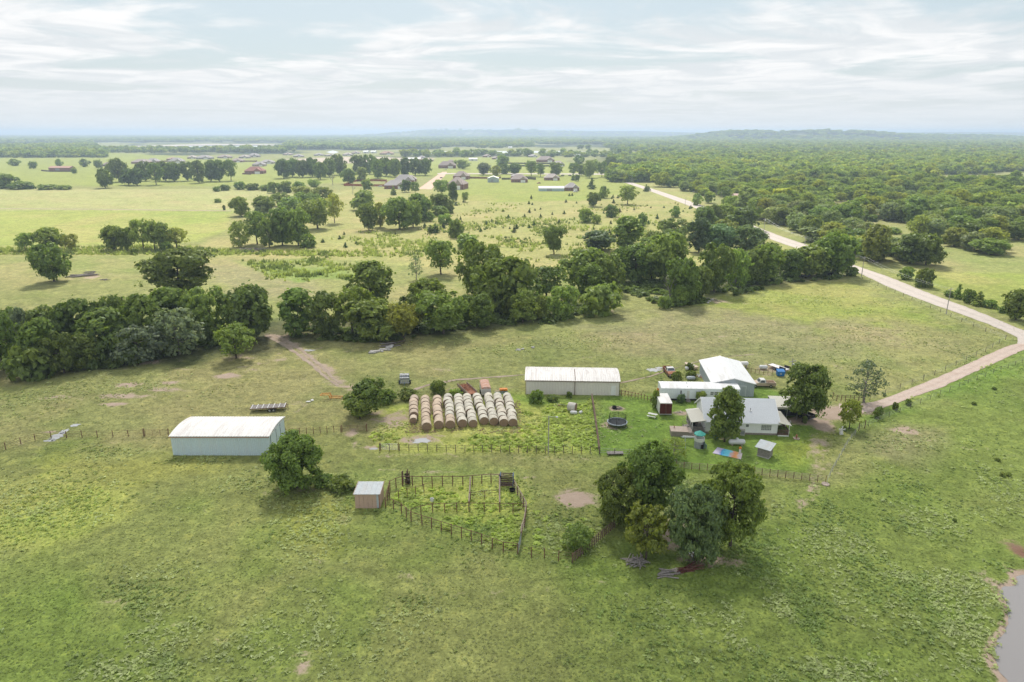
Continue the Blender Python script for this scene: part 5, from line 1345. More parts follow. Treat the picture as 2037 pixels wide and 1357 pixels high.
# ------------------------------------------------------------------ vehicles
def wheel(parent, x, y, r=.36, w=.24, axis='y'):
    t = MB().lathe([(r * .55, -w / 2), (r * .92, -w / 2), (r, -w * .3), (r, w * .3), (r * .92, w / 2), (r * .55, w / 2)], 14, axis, (x, y, r)).build('wheel', M['rubber'], parent)
    MB().lathe([(.0, -w * .42), (r * .56, -w * .46), (r * .56, w * .46), (0, w * .42)], 12, axis, (x, y, r)).build('rim', M['steel'], t)
def pickup(label, loc, rz, paint, cabpaint, dl=5.5, hood_up=False):
    o = thing('pickup_truck', label, 'pickup', loc, rz); w = .98
    prof = [(0, .62), (.08, 1.02), (1.5, 1.12), (1.62, 1.14), (3.25, 1.14), (3.3, 1.18), (5.4, 1.18), (5.45, .62)]
    b = MB(); n = len(prof)
    for sgn in (-1, 1):
        yb = sgn * w
        b.add([(x, yb, z_) for x, z_ in prof] + [(5.4, yb, .46), (.1, yb, .46)], [tuple(range(n + 2))[::-1] if sgn > 0 else tuple(range(n + 2))])
    for (x0, z0), (x1, z1) in zip(prof[:5], prof[1:5]): b.quad((x0, -w, z0), (x1, -w, z1), (x1, w, z1), (x0, w, z0))
    b.quad((0, -w, .62), (0, w, .62), (.1, w, .46), (.1, -w, .46)); b.box(5.38, -w + .01, .5, 5.46, w - .01, 1.17)
    b.box(3.26, -w + .02, .55, 5.38, w - .02, .66)                       # bed floor
    b.box(3.24, -w + .02, .66, 3.31, w - .02, 1.17)
    for sgn in (-1, 1): b.box(3.31, sgn * w - (.1 if sgn > 0 else -.0), .66, 5.38, sgn * w + (0 if sgn > 0 else .1), 1.182)
    b.build('body', paint, o)
    c = MB(); lo = [(1.62, .93), (3.25, .93)]; 
    vs = [(1.6, -.93, 1.14), (3.25, -.93, 1.14), (3.25, .93, 1.14), (1.6, .93, 1.14), (2.1, -.78, 1.78), (3.12, -.78, 1.78), (3.12, .78, 1.78), (2.1, .78, 1.78)]
    c.add(vs, [(4, 5, 6, 7), (0, 1, 5, 4), (1, 2, 6, 5), (2, 3, 7, 6), (3, 0, 4, 7)]); c.build('cab', cabpaint, o)
    g = MB().add([(1.68, -.82, 1.22), (1.68, .82, 1.22), (2.06, .70, 1.72), (2.06, -.70, 1.72)], [(0, 1, 2, 3)]); 
    MB().add([(p[0] - .012, p[1], p[2] + .01) for p in g.v], [(3, 2, 1, 0)]).build('windscreen', M['glass'], o)
    for sgn in (-1, 1):
        q = [(1.95, sgn * .925, 1.2), (2.95, sgn * .925, 1.2), (2.95, sgn * .815, 1.68), (2.2, sgn * .815, 1.68)]
        MB().add(q, [(0, 1, 2, 3) if sgn < 0 else (3, 2, 1, 0)]).build('side_window', M['glass'], o)
    MB().box(3.262, -.62, 1.25, 3.275, .62, 1.68).build('rear_window', M['glass'], o)
    for x in (.95, 4.35):
        for y in (-.9, .9): wheel(o, x, y)
    MB().box(-.12, -.95, .45, 0, .95, .62).build('bumper', M['steel'], o)
    MB().box(5.46, -.95, .48, 5.56, .95, .62).build('bumper', M['steel'], o)
    for y in (-.78, .62):
        MB().box(-.02, y, .72, .03, y + .18, .9).build('headlight', M['white_trim'], o)
        MB().box(5.45, y, .75, 5.475, y + .14, .98).build('tail_light', M['red_door'], o)
    MB().box(-.015, -.58, .7, .04, .58, .92).build('grille', M['black'], o)
    return o
q = ground(1496, 770); pickup('tan pickup truck with a white cab beside the metal workshop', (q[0] - .3, q[1] + .6, 0), R(-3), M['tan_paint'], M['white_paint'])
q = ground(1340, 753); pickup('old rusty pink pickup with dark load bed behind the mobile home', (q[0] - .1, q[1] + .3, 0), R(94), M['rust'], M['white_paint'])
q = ground(1553, 836); o = pickup('black pickup parked in the shade under the carport', (q[0], q[1] + 2.2, 0), R(1), M['black'], M['black'])
q = ground(1592, 836); car = pickup('dark truck with a pale nose at the open side of the carport', (q[0] - .5, q[1] + 4.4, 0), R(-60), M['black'], M['black'])
def trailer(name, label, loc, rz, L, Wd, deck, frame, wheels_at, tongue=1.4, wheel_r=.36, h=.62):
    o = thing(name, label, 'trailer', loc, rz)
    MB().box(0, 0, h, .12, Wd, h + .14).box(L - .12, 0, h, L, Wd, h + .14).box(.12, 0, h, L - .12, .1, h + .14).box(.12, Wd - .1, h, L - .12, Wd, h + .14).build('frame', frame, o)
    n = int(Wd / .3)
    for k in range(n): MB().box(.13, .11 + k * (Wd - .22) / n, h + .08, L - .13, .11 + (k + 1) * (Wd - .22) / n - .02, h + .15).build('plank', deck, o)
    MB().tube((L, .2, h + .05), (L + tongue, Wd / 2, h - .05), .05, n=5).tube((L, Wd - .2, h + .05), (L + tongue, Wd / 2, h - .05), .05, n=5).tube((L + tongue, Wd / 2, 0), (L + tongue, Wd / 2, h), .04, n=5).build('tongue', frame, o)
    for x in wheels_at:
        for y in (-.08, Wd + .08): wheel(o, x, y, wheel_r, .22)
    return o
# long flat trailer behind the blue barn
a, rz, L3 = frame2(497, 822, 568, 818)
ft = trailer('flatbed_trailer', 'long flat trailer on twin axles behind the pale blue barn', a, rz, L3, 2.2, M['weathered_wood'], M['brown_wood'], (L3 * .56, L3 * .67), -.0 + .4, .38, .75)
for k in range(7): MB().box(L3 * (.03 + k * .155), -.06, .9, L3 * (.03 + k * .155) + .14, 2.26, .99).build('cross_bar', M['white_paint'], ft)
# flatbed by the dumpster
a = ground(1528, 738); tr2 = trailer('flatbed_trailer', 'pale planked trailer beside the blue dumpster', (a[0] + .6, a[1] + 2.5, 0), R(-58), 5.2, 2.0, M['rusty_white_roof'], M['brown_wood'], (2.2, 3.0))
for y in (0, 1.94): MB().box(3.4, y, .77, 5.2, y + .06, 1.35).build('side_rack', M['black'], tr2)
# rusty stake trailer and stock trailer behind the bales
a = ground(951, 790)
rt = thing('hay_trailer', 'rusty open trailer with a sagging brushy load behind the bales', 'trailer', (a[0] - 2.3, a[1] - .3, 0), R(28 - 3)); 
MB().box(0, 0, .55, 2.3, 6.2, .7).build('bed', M['rust'], rt)
for x in (0, 2.22): MB().box(x, 0, .7, x + .08, 6.2, 1.25).build('side_board', M['pipe_pale'], rt)
bw = MB(); rr2 = random.Random(8)
for k in range(110):
    x, y_ = rr2.uniform(.2, 2.1), rr2.uniform(1.6, 6.0); an = rr2.uniform(0, 6.3); l = rr2.uniform(.4, 1.0)
    bw.tube((x, y_, rr2.uniform(.72, 1.1)), (x + l * math.cos(an), y_ + l * math.sin(an), rr2.uniform(.85, 1.5)), .035, .012, 4, False)
bw.build('brush_load', M['rust'], rt)['kind'] = 'stuff'
for y in (2.4, 3.3):
    for x in (-.1, 2.4): wheel(rt, x, y, .36, .2, 'x')
a = ground(958.5, 790)
st = thing('stock_trailer', 'livestock trailer with a rusty arched roof behind the bales', 'trailer', (a[0], a[1] - .2, 0), R(8)); Ws, Ls = 2.0, 4.9
for k in range(5):
    z0 = .55 + k * .29
    MB().box(-.0, 0, z0, .04, Ls, z0 + .2).build('side_slat', M['white_paint'], st); MB().box(Ws - .04, 0, z0, Ws, Ls, z0 + .2).build('side_slat', M['white_paint'], st)
    MB().box(.04, 0, z0, Ws - .04, .04, z0 + .2).build('rear_slat', M['white_paint'], st)
for x in (0, Ws / 2 - .03, Ws - .06): MB().box(x, -.05, .45, x + .06, -.002, 2.0).build('upright', M['white_paint'], st)
for x in (0, Ws - .05):
    for y in (1.6, 3.2, Ls - .05): MB().box(x, y, .45, x + .05, y + .05, 2.0).build('upright', M['rust'], st)
r = MB(); n = 10
for k in range(n):
    t0, t1 = math.pi * k / n, math.pi * (k + 1) / n
    pt = lambda t: (Ws / 2 - math.cos(t) * (Ws / 2 + .04), 2.0 + math.sin(t) * .42)
    (xa, za), (xb, zb) = pt(t0), pt(t1)
    r.add([(xa, -.06, za), (xb, -.06, zb), (xb, Ls + .05, zb), (xa, Ls + .05, za)], [(0, 1, 2, 3), ])
    r.add([(xa, -.055, za), (xb, -.055, zb), (xb, -.055, 2.0), (xa, -.055, 2.0)], [(0, 3, 2, 1)])
r.build('roof', plain('rusty_roof', (.46, .26, .19), .8, var=.2, stain=(.62, .5, .44), stain_amt=.7, stain_scale=1.2), st)
MB().box(0, 0, .4, Ws, Ls, .54).build('floor', M['brown_wood'], st)
for y in (2.0, 2.9):
    for x in (-.1, Ws + .1): wheel(st, x, y, .36, .2, 'x')
a = ground(1003, 781)
im = thing('farm_implement', 'orange three-point mower deck in the weeds by the stock trailer', 'mower', (a[0] - 1.0, a[1], 0), R(4))
MB().box(0, 0, .35, 1.75, 1.1, .6).box(.1, .1, .6, 1.65, 1.0, .72).build('deck', M['orange_paint'], im); MB().tube((.6, -.1, .5), (.85, -.7, .95), .05, n=5).tube((1.1, -.1, .5), (.85, -.7, .95), .05, n=5).build('hitch', M['rust'], im)
wheel(im, 1.55, 1.3, .2, .12)
a = ground(999, 788)
di = thing('disc_harrow', 'low dark harrow lying behind the last bale rows', 'harrow', (a[0] - 1.6, a[1], 0), R(3))
MB().box(0, 0, .45, 2.9, .12, .57).box(0, .9, .45, 2.9, 1.02, .57).box(.5, .12, .46, .6, .9, .56).box(2.3, .12, .46, 2.4, .9, .56).build('frame', M['teal_paint'], di)
for k in range(9):
    for y in (.06, .96): MB().lathe([(0, -.02), (.26, -.01), (.26, .01), (0, .02)], 12, 'x', (.15 + k * .32, y, .26)).build('disc', M['black'], di)
# old teal cab
a = ground(805, 767)
cb = thing('hay_baler', 'old teal round baler standing in the pasture behind the bales', 'baler', (a[0] - 1.1, a[1], 0), R(5))
pr = [(0, .5), (.1, 1.7), (.7, 2.15), (1.6, 2.2), (2.2, 1.7), (2.3, .55)]
b = MB()
for x in (0, 2.05): b.plate([(x, y_, z_) for y_, z_ in pr], (.06, 0, 0))
b.build('side_panel', M['teal_paint'], cb)
b = MB()
for (y0, z0), (y1, z1) in zip(pr[:-1], pr[1:]):
    for k in range(5): b.plate([(.1 + k * .39, y0, z0), (.42 + k * .39, y0, z0), (.42 + k * .39, y1, z1), (.1 + k * .39, y1, z1)], (0, .02, .02))
b.build('belts', M['grey_plastic'], cb)
for z_, y_ in ((.55, .0), (1.75, .08), (2.2, .7), (2.24, 1.6)): MB().tube((0, y_, z_), (2.1, y_, z_), .09, n=8).build('roller', M['steel'], cb)
for x in (-.18, 2.28): wheel(cb, x, 1.1, .45, .3, 'x')
MB().tube((1.05, 0, .6), (1.05, -1.0, .35), .06, n=5).build('tongue', M['teal_paint'], cb)
# orange loader arms by the bushy trees
a = ground(656, 795)
bk = thing('loader_frame', 'orange front loader arms lying beside the bushy trees', 'loader arms', (a[0] - 2.0, a[1], 0), R(-4))
for y in (0, 1.0): MB().tube((0, y, 1.0), (1.9, y, 1.15), .09, n=5).tube((1.9, y, 1.15), (2.15, y, .2), .09, n=5).tube((2.1, y, .45), (4.6, y, .5), .08, n=5).build('arm', M['orange_paint'], bk)
MB().tube((2.1, 0, .75), (2.1, 1.0, .75), .06, n=5).tube((0, 0, 1.0), (0, 1.0, 1.0), .06, n=5).build('cross_tube', M['orange_paint'], bk)
MB().tube((2.12, 0, 0), (2.12, 0, .3), .08, n=5).tube((2.12, 1, 0), (2.12, 1, .3), .08, n=5).tube((4.6, .5, 0), (4.55, .5, .5), .08, n=5).build('stand', M['concrete'], bk)
# dumpster
a = ground(1546, 749.5)
du = thing('dumpster', 'blue metal dumpster at the end of the pale trailer', 'dumpster', a, R(-4))
b = MB(); Wd_, Dd_ = 1.75, 1.45
vs = [(.1, .1, .12), (Wd_ - .1, .1, .12), (Wd_ - .1, Dd_ - .1, .12), (.1, Dd_ - .1, .12), (0, 0, 1.2), (Wd_, 0, 1.2), (Wd_, Dd_, 1.45), (0, Dd_, 1.45)]
b.add(vs, [(3, 2, 1, 0), (0, 1, 5, 4), (1, 2, 6, 5), (2, 3, 7, 6), (3, 0, 4, 7)]); b.build('body', M['dumpster_blue'], du)
for k in (0, 1): MB().plate([(k * Wd_ / 2 + .01, 0, 1.21), ((k + 1) * Wd_ / 2 - .01, 0, 1.21), ((k + 1) * Wd_ / 2 - .01, Dd_, 1.46), (k * Wd_ / 2 + .01, Dd_, 1.46)], (0, 0, .05)).build('lid', M['dumpster_blue'], du)
MB().box(.55, -.0, .55, 1.0, .03, .85).build('label_plate', M['galv'], du)
for x in (-.08, Wd_): MB().box(x, .5, .7, x + .08, .95, .85).build('lifting_pocket', M['dumpster_blue'], du)
# ------------------------------------------------------------------ round bales
def bale_meshes():
    rad, ln = .92, 1.60
    r = np.random.default_rng(4); n = 28
    s = MB(); prof = [(rad * .985, -ln / 2), (rad, -ln / 2 + .06), (rad, ln / 2 - .06), (rad * .985, ln / 2)]
    s.lathe([(rad * (1 + .006 * math.sin(k * 2.1)), -ln / 2 + ln * k / 12) if 0 < k < 12 else (rad * .965, -ln / 2 + ln * k / 12) for k in range(13)], n, 'y')
    e = []
    for sg in (-1, 1):
        b = MB(); rings = [(0, .0), (.12, .03), (.2, .0), (.38, .025), (.5, .0), (.66, .02), (.8, 0), (.9, .012), (.968, .0)]
        b.lathe([(q * rad, sg * (ln / 2 + h)) for q, h in (rings if sg < 0 else rings[::-1])], n, 'y'); e.append(b.mesh('bale_end', M['straw'], True))
    return s.mesh('bale_wrap', M['net_wrap'], True), e
BW, BE = bale_meshes()
BROWS = [((821,834),(823,794),6,1,.80), ((846,848),(846,795),8,1,1.0), ((872,845),(869,795),8,1,1.0), ((896.5,844),(890.5,792),8,.35,1.0), ((918,841.5),(911,792.5),8,0,1.0), ((940,842),(929,791),8,0,1.0),
         ((963,836.5),(949,791),7,0,1.0), ((981.5,838),(971.5,789.5),7,0,1.0), ((1001,840),(991,789.5),8,.15,1.0), ((1021,840),(1009.5,789.5),8,0,1.0)]
rb = random.Random(3)
for i, (f, b, n, pink, s0) in enumerate(BROWS):
    A, B = np.array(ground(f[0], f[1], .92)), np.array(ground(b[0], b[1], .92)); A[1] += .75; d = B - A; L = np.hypot(d[0], d[1]); n = max(4, int(round(L / 1.62)))
    ang = math.atan2(d[1], d[0]) - math.pi / 2
    for k in range(n):
        p = A + d * (k / (n - 1)); sc = (.94 + .09 * rb.random()) * (.80 if (i == 0 and k == 0) else 1)
        o = thing('hay_bale', f'round hay bale, {ORD[k]} from the front in the {ORD[i]} row counted from the bushy trees', 'hay bale', (p[0] + rb.uniform(-.14, .14), p[1] + rb.uniform(-.06, .06), .92 * sc - .06), ang + rb.uniform(-.05, .05), 'round bales in rows')
        o.scale = (sc * rb.uniform(1.0, 1.04), rb.uniform(.96, 1.03), sc * rb.uniform(.95, 1.0)); o.rotation_euler = (rb.uniform(-.02, .02), 0, ang + rb.uniform(-.06, .06))
        o.rotation_mode = 'XYZ'
        w = link(bpy.data.objects.new('net_wrap', BW), o)
        pk = min(1, max(0, pink * (1 if i else .8) + (rb.uniform(-.15, .15) if pink else rb.uniform(-.05, .12)))) if not (i == 3 and k > 1) else 0
        if i == 3 and k < 2: pk = .9
        g = np.array((.56, .525, .445)) * (1 - pk) + np.array((.55, .43, .325)) * pk; g *= rb.uniform(.88, 1.1); w.color = (*g, 1)
        for e in BE: link(bpy.data.objects.new('bale_end', e), o)
for u, v, l, w_ in ((1138.5, 819, 'lone old bale with a dark end in the weeds by the rail fence', 0),):
    p = ground(u, v); o = thing('hay_bale', l, 'hay bale', (p[0], p[1] + .5, .85), R(65)); x = link(bpy.data.objects.new('net_wrap', BW), o); x.color = (.5, .47, .42, 1)
    for e in BE: link(bpy.data.objects.new('bale_end', e), o)
def tank(name, label, loc, rz, L, r_, mat, z, cat='tank', legs=True, dome=False):
    o = thing(name, label, cat, loc, rz)
    pr = [(0, -L / 2)] + [(r_ * math.sin(t), -L / 2 + r_ * .8 * (1 - math.cos(t))) for t in (.35, .8, 1.2, 1.57)]
    pr = pr + [(q[0], -q[1]) for q in pr[::-1]]
    MB().lathe(pr, 18, 'x', (0, 0, z)).build('shell', mat, o, True)
    if legs:
        for x in (-L * .28, L * .28): MB().box(x - .1, -r_ * .7, -.05, x + .1, r_ * .7, z - r_ * .6).build('cradle', M['concrete'], o)
    if dome: MB().lathe([(.28, z + r_ * .86), (.28, z + r_ + .14), (.2, z + r_ + .26), (0, z + r_ + .29)], 12).build('valve_dome', mat, o, True)
    return o
p = ground(1467, 888); tank('propane_tank', 'white propane tank with a dome on the lawn before the house', (p[0], p[1] + .5, 0), R(-2), 3.05, .50, M['tank_white'], .68, dome=True)
p = ground(1141, 824); tank('water_tank', 'small white tank lying beside the lone old bale', (p[0], p[1], 0), R(-8), 1.5, .36, M['tank_white'], .38, legs=False)
p = ground(1155, 823); tank('plastic_barrel', 'white barrel in the weeds near the rail fence', (p[0], p[1], 0), R(50), .9, .3, M['tank_white'], .32, 'barrel', legs=False)
p = ground(1479, 731); tank('fuel_tank', 'rust-stained white tank behind the far corner of the workshop', (p[0], p[1], 0), R(8), 2.3, .55, M['rusty_white_roof'], 1.0)
p = ground(1518, 735); tank('water_tank', 'white tank standing beside the planked trailer', (p[0], p[1], 0), R(-10), 2.0, .5, M['tank_white'], .6)
p = ground(1366, 737); tank('drum', 'pale drum standing in the weeds behind the workshop', (p[0], p[1], 0), R(80), 1.2, .45, M['tank_white'], .6, 'drum', legs=False)
p = ground(1374, 756); tank('feed_tank', 'grey tank lying in scrap behind the mobile home', (p[0], p[1], 0), R(5), 2.1, .45, M['galv'], .5, legs=False)
# flat pale hull among the scrap
p = ground(1385, 738); o = thing('boat', 'pale flat boat hull lying in scrap beside the workshop', 'boat', (p[0], p[1] + .6, 0), R(115))
b = MB(); st_ = [(0, .9), (1.2, .95), (2.6, .85), (3.6, .45), (4.1, .04)]
for (x0, w0), (x1, w1) in zip(st_[:-1], st_[1:]):
    b.add([(x0, -w0, .75), (x1, -w1, .8), (x1, w1, .8), (x0, w0, .75), (x0, -w0 * .7, .2), (x1, -w1 * .7, .3), (x1, w1 * .7, .3), (x0, w0 * .7, .2)], [(0, 1, 2, 3), (0, 4, 5, 1), (3, 2, 6, 7), (7, 6, 5, 4)])
b.add([(0, -.9, .75), (0, .9, .75), (0, .63, .2), (0, -.63, .2)], [(0, 1, 2, 3)]); b.build('hull', M['tan_paint'], o)
MB().box(.9, -.6, .8, 1.2, .6, .9).box(2.2, -.55, .8, 2.5, .55, .9).build('bench', M['white_paint'], o)
# scrap
def heap(name, label, cat, u, v, n, L, r0, mats, seed, spread=(1.2, .8), fan=None, z=.05, part='pole', boards=False):
    p = ground(u, v); o = thing(name, label, cat, p); q = random.Random(seed)
    for k in range(n):
        a = (fan + q.uniform(-.35, .35)) if fan is not None else q.uniform(0, 6.28); l = L * q.uniform(.6, 1.05); zz = z + .07 * (k // 3) * (.5 + q.random() * .5)
        c = Vector((q.uniform(-1, 1) * spread[0], q.uniform(-1, 1) * spread[1], zz)); d = Vector((math.cos(a), math.sin(a), q.uniform(-.05, .12))) * l / 2
        m = MB()
        if boards: m.obox(c, (l, .22, .05), a, q.uniform(-.03, .03))
        else: m.tube(c - d, c + d, r0 * q.uniform(.7, 1.2), r0 * q.uniform(.5, .9), 6)
        m.build(part, M[mats[k % len(mats)]], o)
    return o
heap('pole_pile', 'jumbled pile of weathered grey poles under the yellow-green tree', 'wood pile', 1266, 1119, 24, 2.4, .09, ('weathered_wood', 'weathered_wood', 'pale_bark'), 2, (1.0, .75), z=.1)
heap('board_pile', 'stack of weathered grey boards beside the rusty pipes', 'board pile', 1329, 1143, 14, 2.9, .1, ('weathered_wood', 'pale_bark'), 3, (.35, .65), fan=.06, z=.06, part='board', boards=True)
heap('pipe_pile', 'fanned pile of rusty pipes below the blue-green tree', 'pipe pile', 1373, 1134, 22, 3.6, .055, ('pipe_rust', 'red_door'), 4, (.9, .55), fan=.28, z=.08, part='pipe')
heap('scrap_pile', 'pale broken boards and sheet scrap between the two tree clumps', 'scrap pile', 1335, 992, 12, 1.8, .08, ('weathered_wood', 'white_trim', 'galv'), 5, (1.2, 1.2), part='board', boards=True)
heap('scrap_pile', 'white scrap pieces in the shade under the blue-green tree', 'scrap pile', 1378, 1098, 8, 1.3, .06, ('white_trim', 'weathered_wood'), 6, (.8, .8), part='board', boards=True)
heap('log_pile', 'dark driftwood piled at the creek beside pale stones', 'log pile', 782, 686, 24, 4.2, .12, ('bark', 'weathered_wood', 'bark'), 7, (1.9, 2.2), fan=.7, part='log')
heap('brush_pile', 'grey brush heap in front of the meadow grove', 'brush pile', 502, 498, 44, 5.5, .12, ('pale_bark', 'weathered_wood', 'bark'), 8, (5.5, 3.0), z=.2, part='branch')
heap('junk_pile', 'dark scrap heap in the weeds beside the lone bale', 'scrap pile', 1118, 806, 10, 1.2, .1, ('black', 'rust', 'weathered_wood'), 9, (.9, .5), part='scrap', boards=True)
heap('junk_pile', 'scattered boards behind the mobile home beside the bush', 'scrap pile', 1392, 748, 10, 1.8, .1, ('weathered_wood', 'rust', 'galv'), 10, (1.2, 1.4), part='scrap', boards=True)
heap('junk_pile', 'timber scraps on the bare patch beside the box trailer', 'scrap pile', 1350, 821, 6, 1.1, .06, ('weathered_wood', 'concrete'), 11, (.8, .4), part='scrap', boards=True)
heap('log_pile', 'fallen grey trunk with bare limbs beside the lone pasture tree', 'fallen tree', 168, 549, 9, 10, .28, ('pale_bark',), 12, (2.5, 1.2), fan=.55, z=.3, part='log')
heap('brush_pile', 'small heap of grey twigs past the fallen trunk', 'brush pile', 177, 542, 16, 3.6, .08, ('weathered_wood',), 13, (2, 1), z=.15, part='branch')
heap('brush_pile', 'low grey stick heap nearest the creek in the pasture', 'brush pile', 208, 557, 14, 2.6, .08, ('weathered_wood',), 14, (1.5, .8), z=.1, part='branch')
heap('brush_pile', 'pile of pale debris where the creek meets the pasture edge', 'brush pile', 1414, 597, 16, 2.6, .1, ('pale_bark', 'weathered_wood'), 15, (2.2, 2.4), z=.1, part='branch')
def rock(seed):
    q = random.Random(seed); b = MB(); b.lathe([(0, -.3), (.35, -.25), (.5, .0), (.4, .3), (.15, .42), (0, .44)], 8); 
    b.v = [(x * q.uniform(.8, 1.25), y * q.uniform(.8, 1.25), z * q.uniform(.85, 1.15)) for x, y, z in b.v]; return b.mesh('rock', M['stone'])
RK = [rock(k) for k in range(4)]
q = random.Random(9)
for k, (u, v, s_) in enumerate(((741,702,1.5),(747,701,1.2),(752,700,1.0),(757,697,1.0),(763,697,1.1),(768,697,.9),(771,693,1.2),(776,692,1.3),(774,697,.8),(780,689,1.0),(737,703,.9),(760,700,.8))):
    p = ground(u, v); o = place('stone', RK[k % 4], None, (p[0], p[1], .15), q.random() * 6, (s_ * 1.2, s_, s_ * .8)); tag(o, 'pale block of stone dumped beside the driftwood at the creek', 'stone', 'stones by the creek driftwood')
for k, (u, v, s_) in enumerate(((1411,600,1.0),(1416,597,1.2),(1408,603,.9),(1031,697,1.1),(1040,695,.8),(1060,692,.9))):
    p = ground(u, v); o = place('stone', RK[k % 4], None, (p[0], p[1], .1), q.random() * 6, (s_ * 1.2, s_, s_ * .7)); tag(o, 'pale stone at the creek edge before the dense trees' if k < 3 else 'pale stone in the weed patch of the middle pasture', 'stone', 'stones at the creek edge' if k < 3 else 'stones in the weed patch')

# ------------------------------------------------------------------ small sheds
def plank_wall(parent, a, b, z0, zt, n, mat, nrm, vertical=True, th=.03, name='plank'):
    a, b = Vector((*a, 0)), Vector((*b, 0)); d = (b - a); N = Vector((*nrm, 0)) * th; q = random.Random(n)
    for k in range(n):
        if vertical:
            f0, f1 = (k + .02) / n, (k + .98) / n; p0, p1 = a + d * f0, a + d * f1; h0, h1 = zt(f0), zt(f1); o = N * q.uniform(.8, 1.2)
            MB().plate([(p0.x, p0.y, z0), (p1.x, p1.y, z0), (p1.x, p1.y, h1), (p0.x, p0.y, h0)], o).build(name, mat, parent)
        else:
            z_0, z_1 = z0 + (zt(0) - z0) * (k + .04) / n, z0 + (zt(0) - z0) * (k + .96) / n; o = N * q.uniform(.8, 1.3)
            MB().plate([(a.x, a.y, z_0), (b.x, b.y, z_0), (b.x, b.y, z_1), (a.x, a.y, z_1)], o).build(name, mat, parent)
# pink shed
a, rz, L = frame2(707.5, 1011, 756, 1011); Dp = 3.3; hf = 2.45
hb = CAM_H - (a[1] + Dp) * math.tan(PITCH + math.atan((960 - 678.5) / FOC)); hb = min(max(hb, 2.6), 3.9)
ps = thing('shed', 'small pink plank shed with a grey metal roof by the corral', 'shed', a, rz)
zt = lambda f: hf
plank_wall(ps, (0, 0), (L * .88, 0), 0, zt, 5, M['pink_wall'], (0, -1))
MB().box(L * .88, -.03, .05, L * .97, 0, hf - .1).build('door', M['galv'], ps); MB().box(L * .97, -.04, 0, L, .04, hf).build('corner_post', M['rust'], ps)
plank_wall(ps, (L, .04), (L, Dp), 0, lambda f: hf + (hb - hf) * f, 5, M['pink_wall'], (1, 0)); plank_wall(ps, (0, Dp), (0, 0), 0, lambda f: hb + (hf - hb) * f, 5, M['pink_wall'], (-1, 0)); plank_wall(ps, (L, Dp), (0, Dp), 0, lambda f: hb, 6, M['pink_wall'], (0, 1))
for k in range(5):
    x0, x1 = -.15 + k * (L + .3) / 5, -.15 + (k + 1) * (L + .3) / 5 - .015; s_ = (hb - hf) / Dp
    m = MB().plate([(x0, -.2, hf - .2 * s_), (x1, -.2, hf - .2 * s_), (x1, Dp + .2, hb + .2 * s_), (x0, Dp + .2, hb + .2 * s_)], (0, 0, .04))
    for j in range(4): xx_ = x0 + (x1 - x0) * (j + .3) / 4; m.plate([(xx_, -.2, hf - .2 * s_ + .04), (xx_ + .05, -.2, hf - .2 * s_ + .04), (xx_ + .05, Dp + .2, hb + .2 * s_ + .04), (xx_, Dp + .2, hb + .2 * s_ + .04)], (0, 0, .022))
    m.build('roof_sheet', M['galv'], ps)
for x in (-.19, L + .16): MB().plate([(x, -.22, hf - .25), (x, -.22, hf + .08), (x, Dp + .22, hb + .2), (x, Dp + .22, hb - .1)], (.04, 0, 0)).build('barge_board', M['pink_wall'], ps)
# well house
a, rz, L = frame2(1506, 907, 1529, 913); wh = thing('well_house', 'little grey plank pump house with an overhanging slant roof', 'pump house', a, rz - R(4)); Dw = 1.9; L = 2.0
plank_wall(wh, (0, 0), (L, 0), .2, lambda f: 1.75, 7, M['weathered_wood'], (0, -1), False); plank_wall(wh, (L, 0), (L, Dw), .2, lambda f: 1.75, 7, M['weathered_wood'], (1, 0), False)
plank_wall(wh, (0, Dw), (0, 0), .2, lambda f: 1.75, 6, M['galv'], (-1, 0)); plank_wall(wh, (L, Dw), (0, Dw), .2, lambda f: 1.75, 7, M['weathered_wood'], (0, 1), False)
MB().box(-.05, -.06, -.1, L + .05, Dw, .2).build('base', M['stone'], wh)
m = MB().plate([(-.45, -.4, 1.75), (L + .35, -.4, 1.75), (L + .35, Dw + .4, 2.25), (-.45, Dw + .4, 2.25)], (0, 0, .06))
for k in range(9): x = -.4 + k * .34; m.plate([(x, -.4, 1.81), (x + .05, -.4, 1.81), (x + .05, Dw + .4, 2.31), (x, Dw + .4, 2.31)], (0, 0, .02))
m.build('roof', M['galv'], wh)
MB().plate([(0, 0, 1.75), (0, Dw, 1.75), (0, Dw, 2.2)], (.03, 0, 0)).plate([(L - .03, 0, 1.75), (L - .03, Dw, 1.75), (L - .03, Dw, 2.2)], (.03, 0, 0)).build('gable', M['weathered_wood'], wh)
# storm cellar
a, rz, L = frame2(1334.5, 868, 1377, 870); sc_ = thing('storm_cellar', 'low concrete storm cellar with a flat pinkish top in the garden', 'cellar', a, rz); Dc = 2.4
MB().box(0, 0, -.1, L, Dc, .95).build('block', M['foundation'], sc_); MB().box(-.06, -.06, .95, L * .78, Dc + .06, 1.07).build('slab', M['concrete'], sc_)
MB().plate([(L * .78, -.02, 1.0), (L + .5, -.02, .2), (L + .5, Dc, .2), (L * .78, Dc, 1.0)], (0, 0, .06)).build('slope', M['concrete'], sc_)
MB().tube((.7, Dc * .6, 1.0), (.7, Dc * .6, 1.6), .07, n=8).build('vent_pipe', M['rust'], sc_)
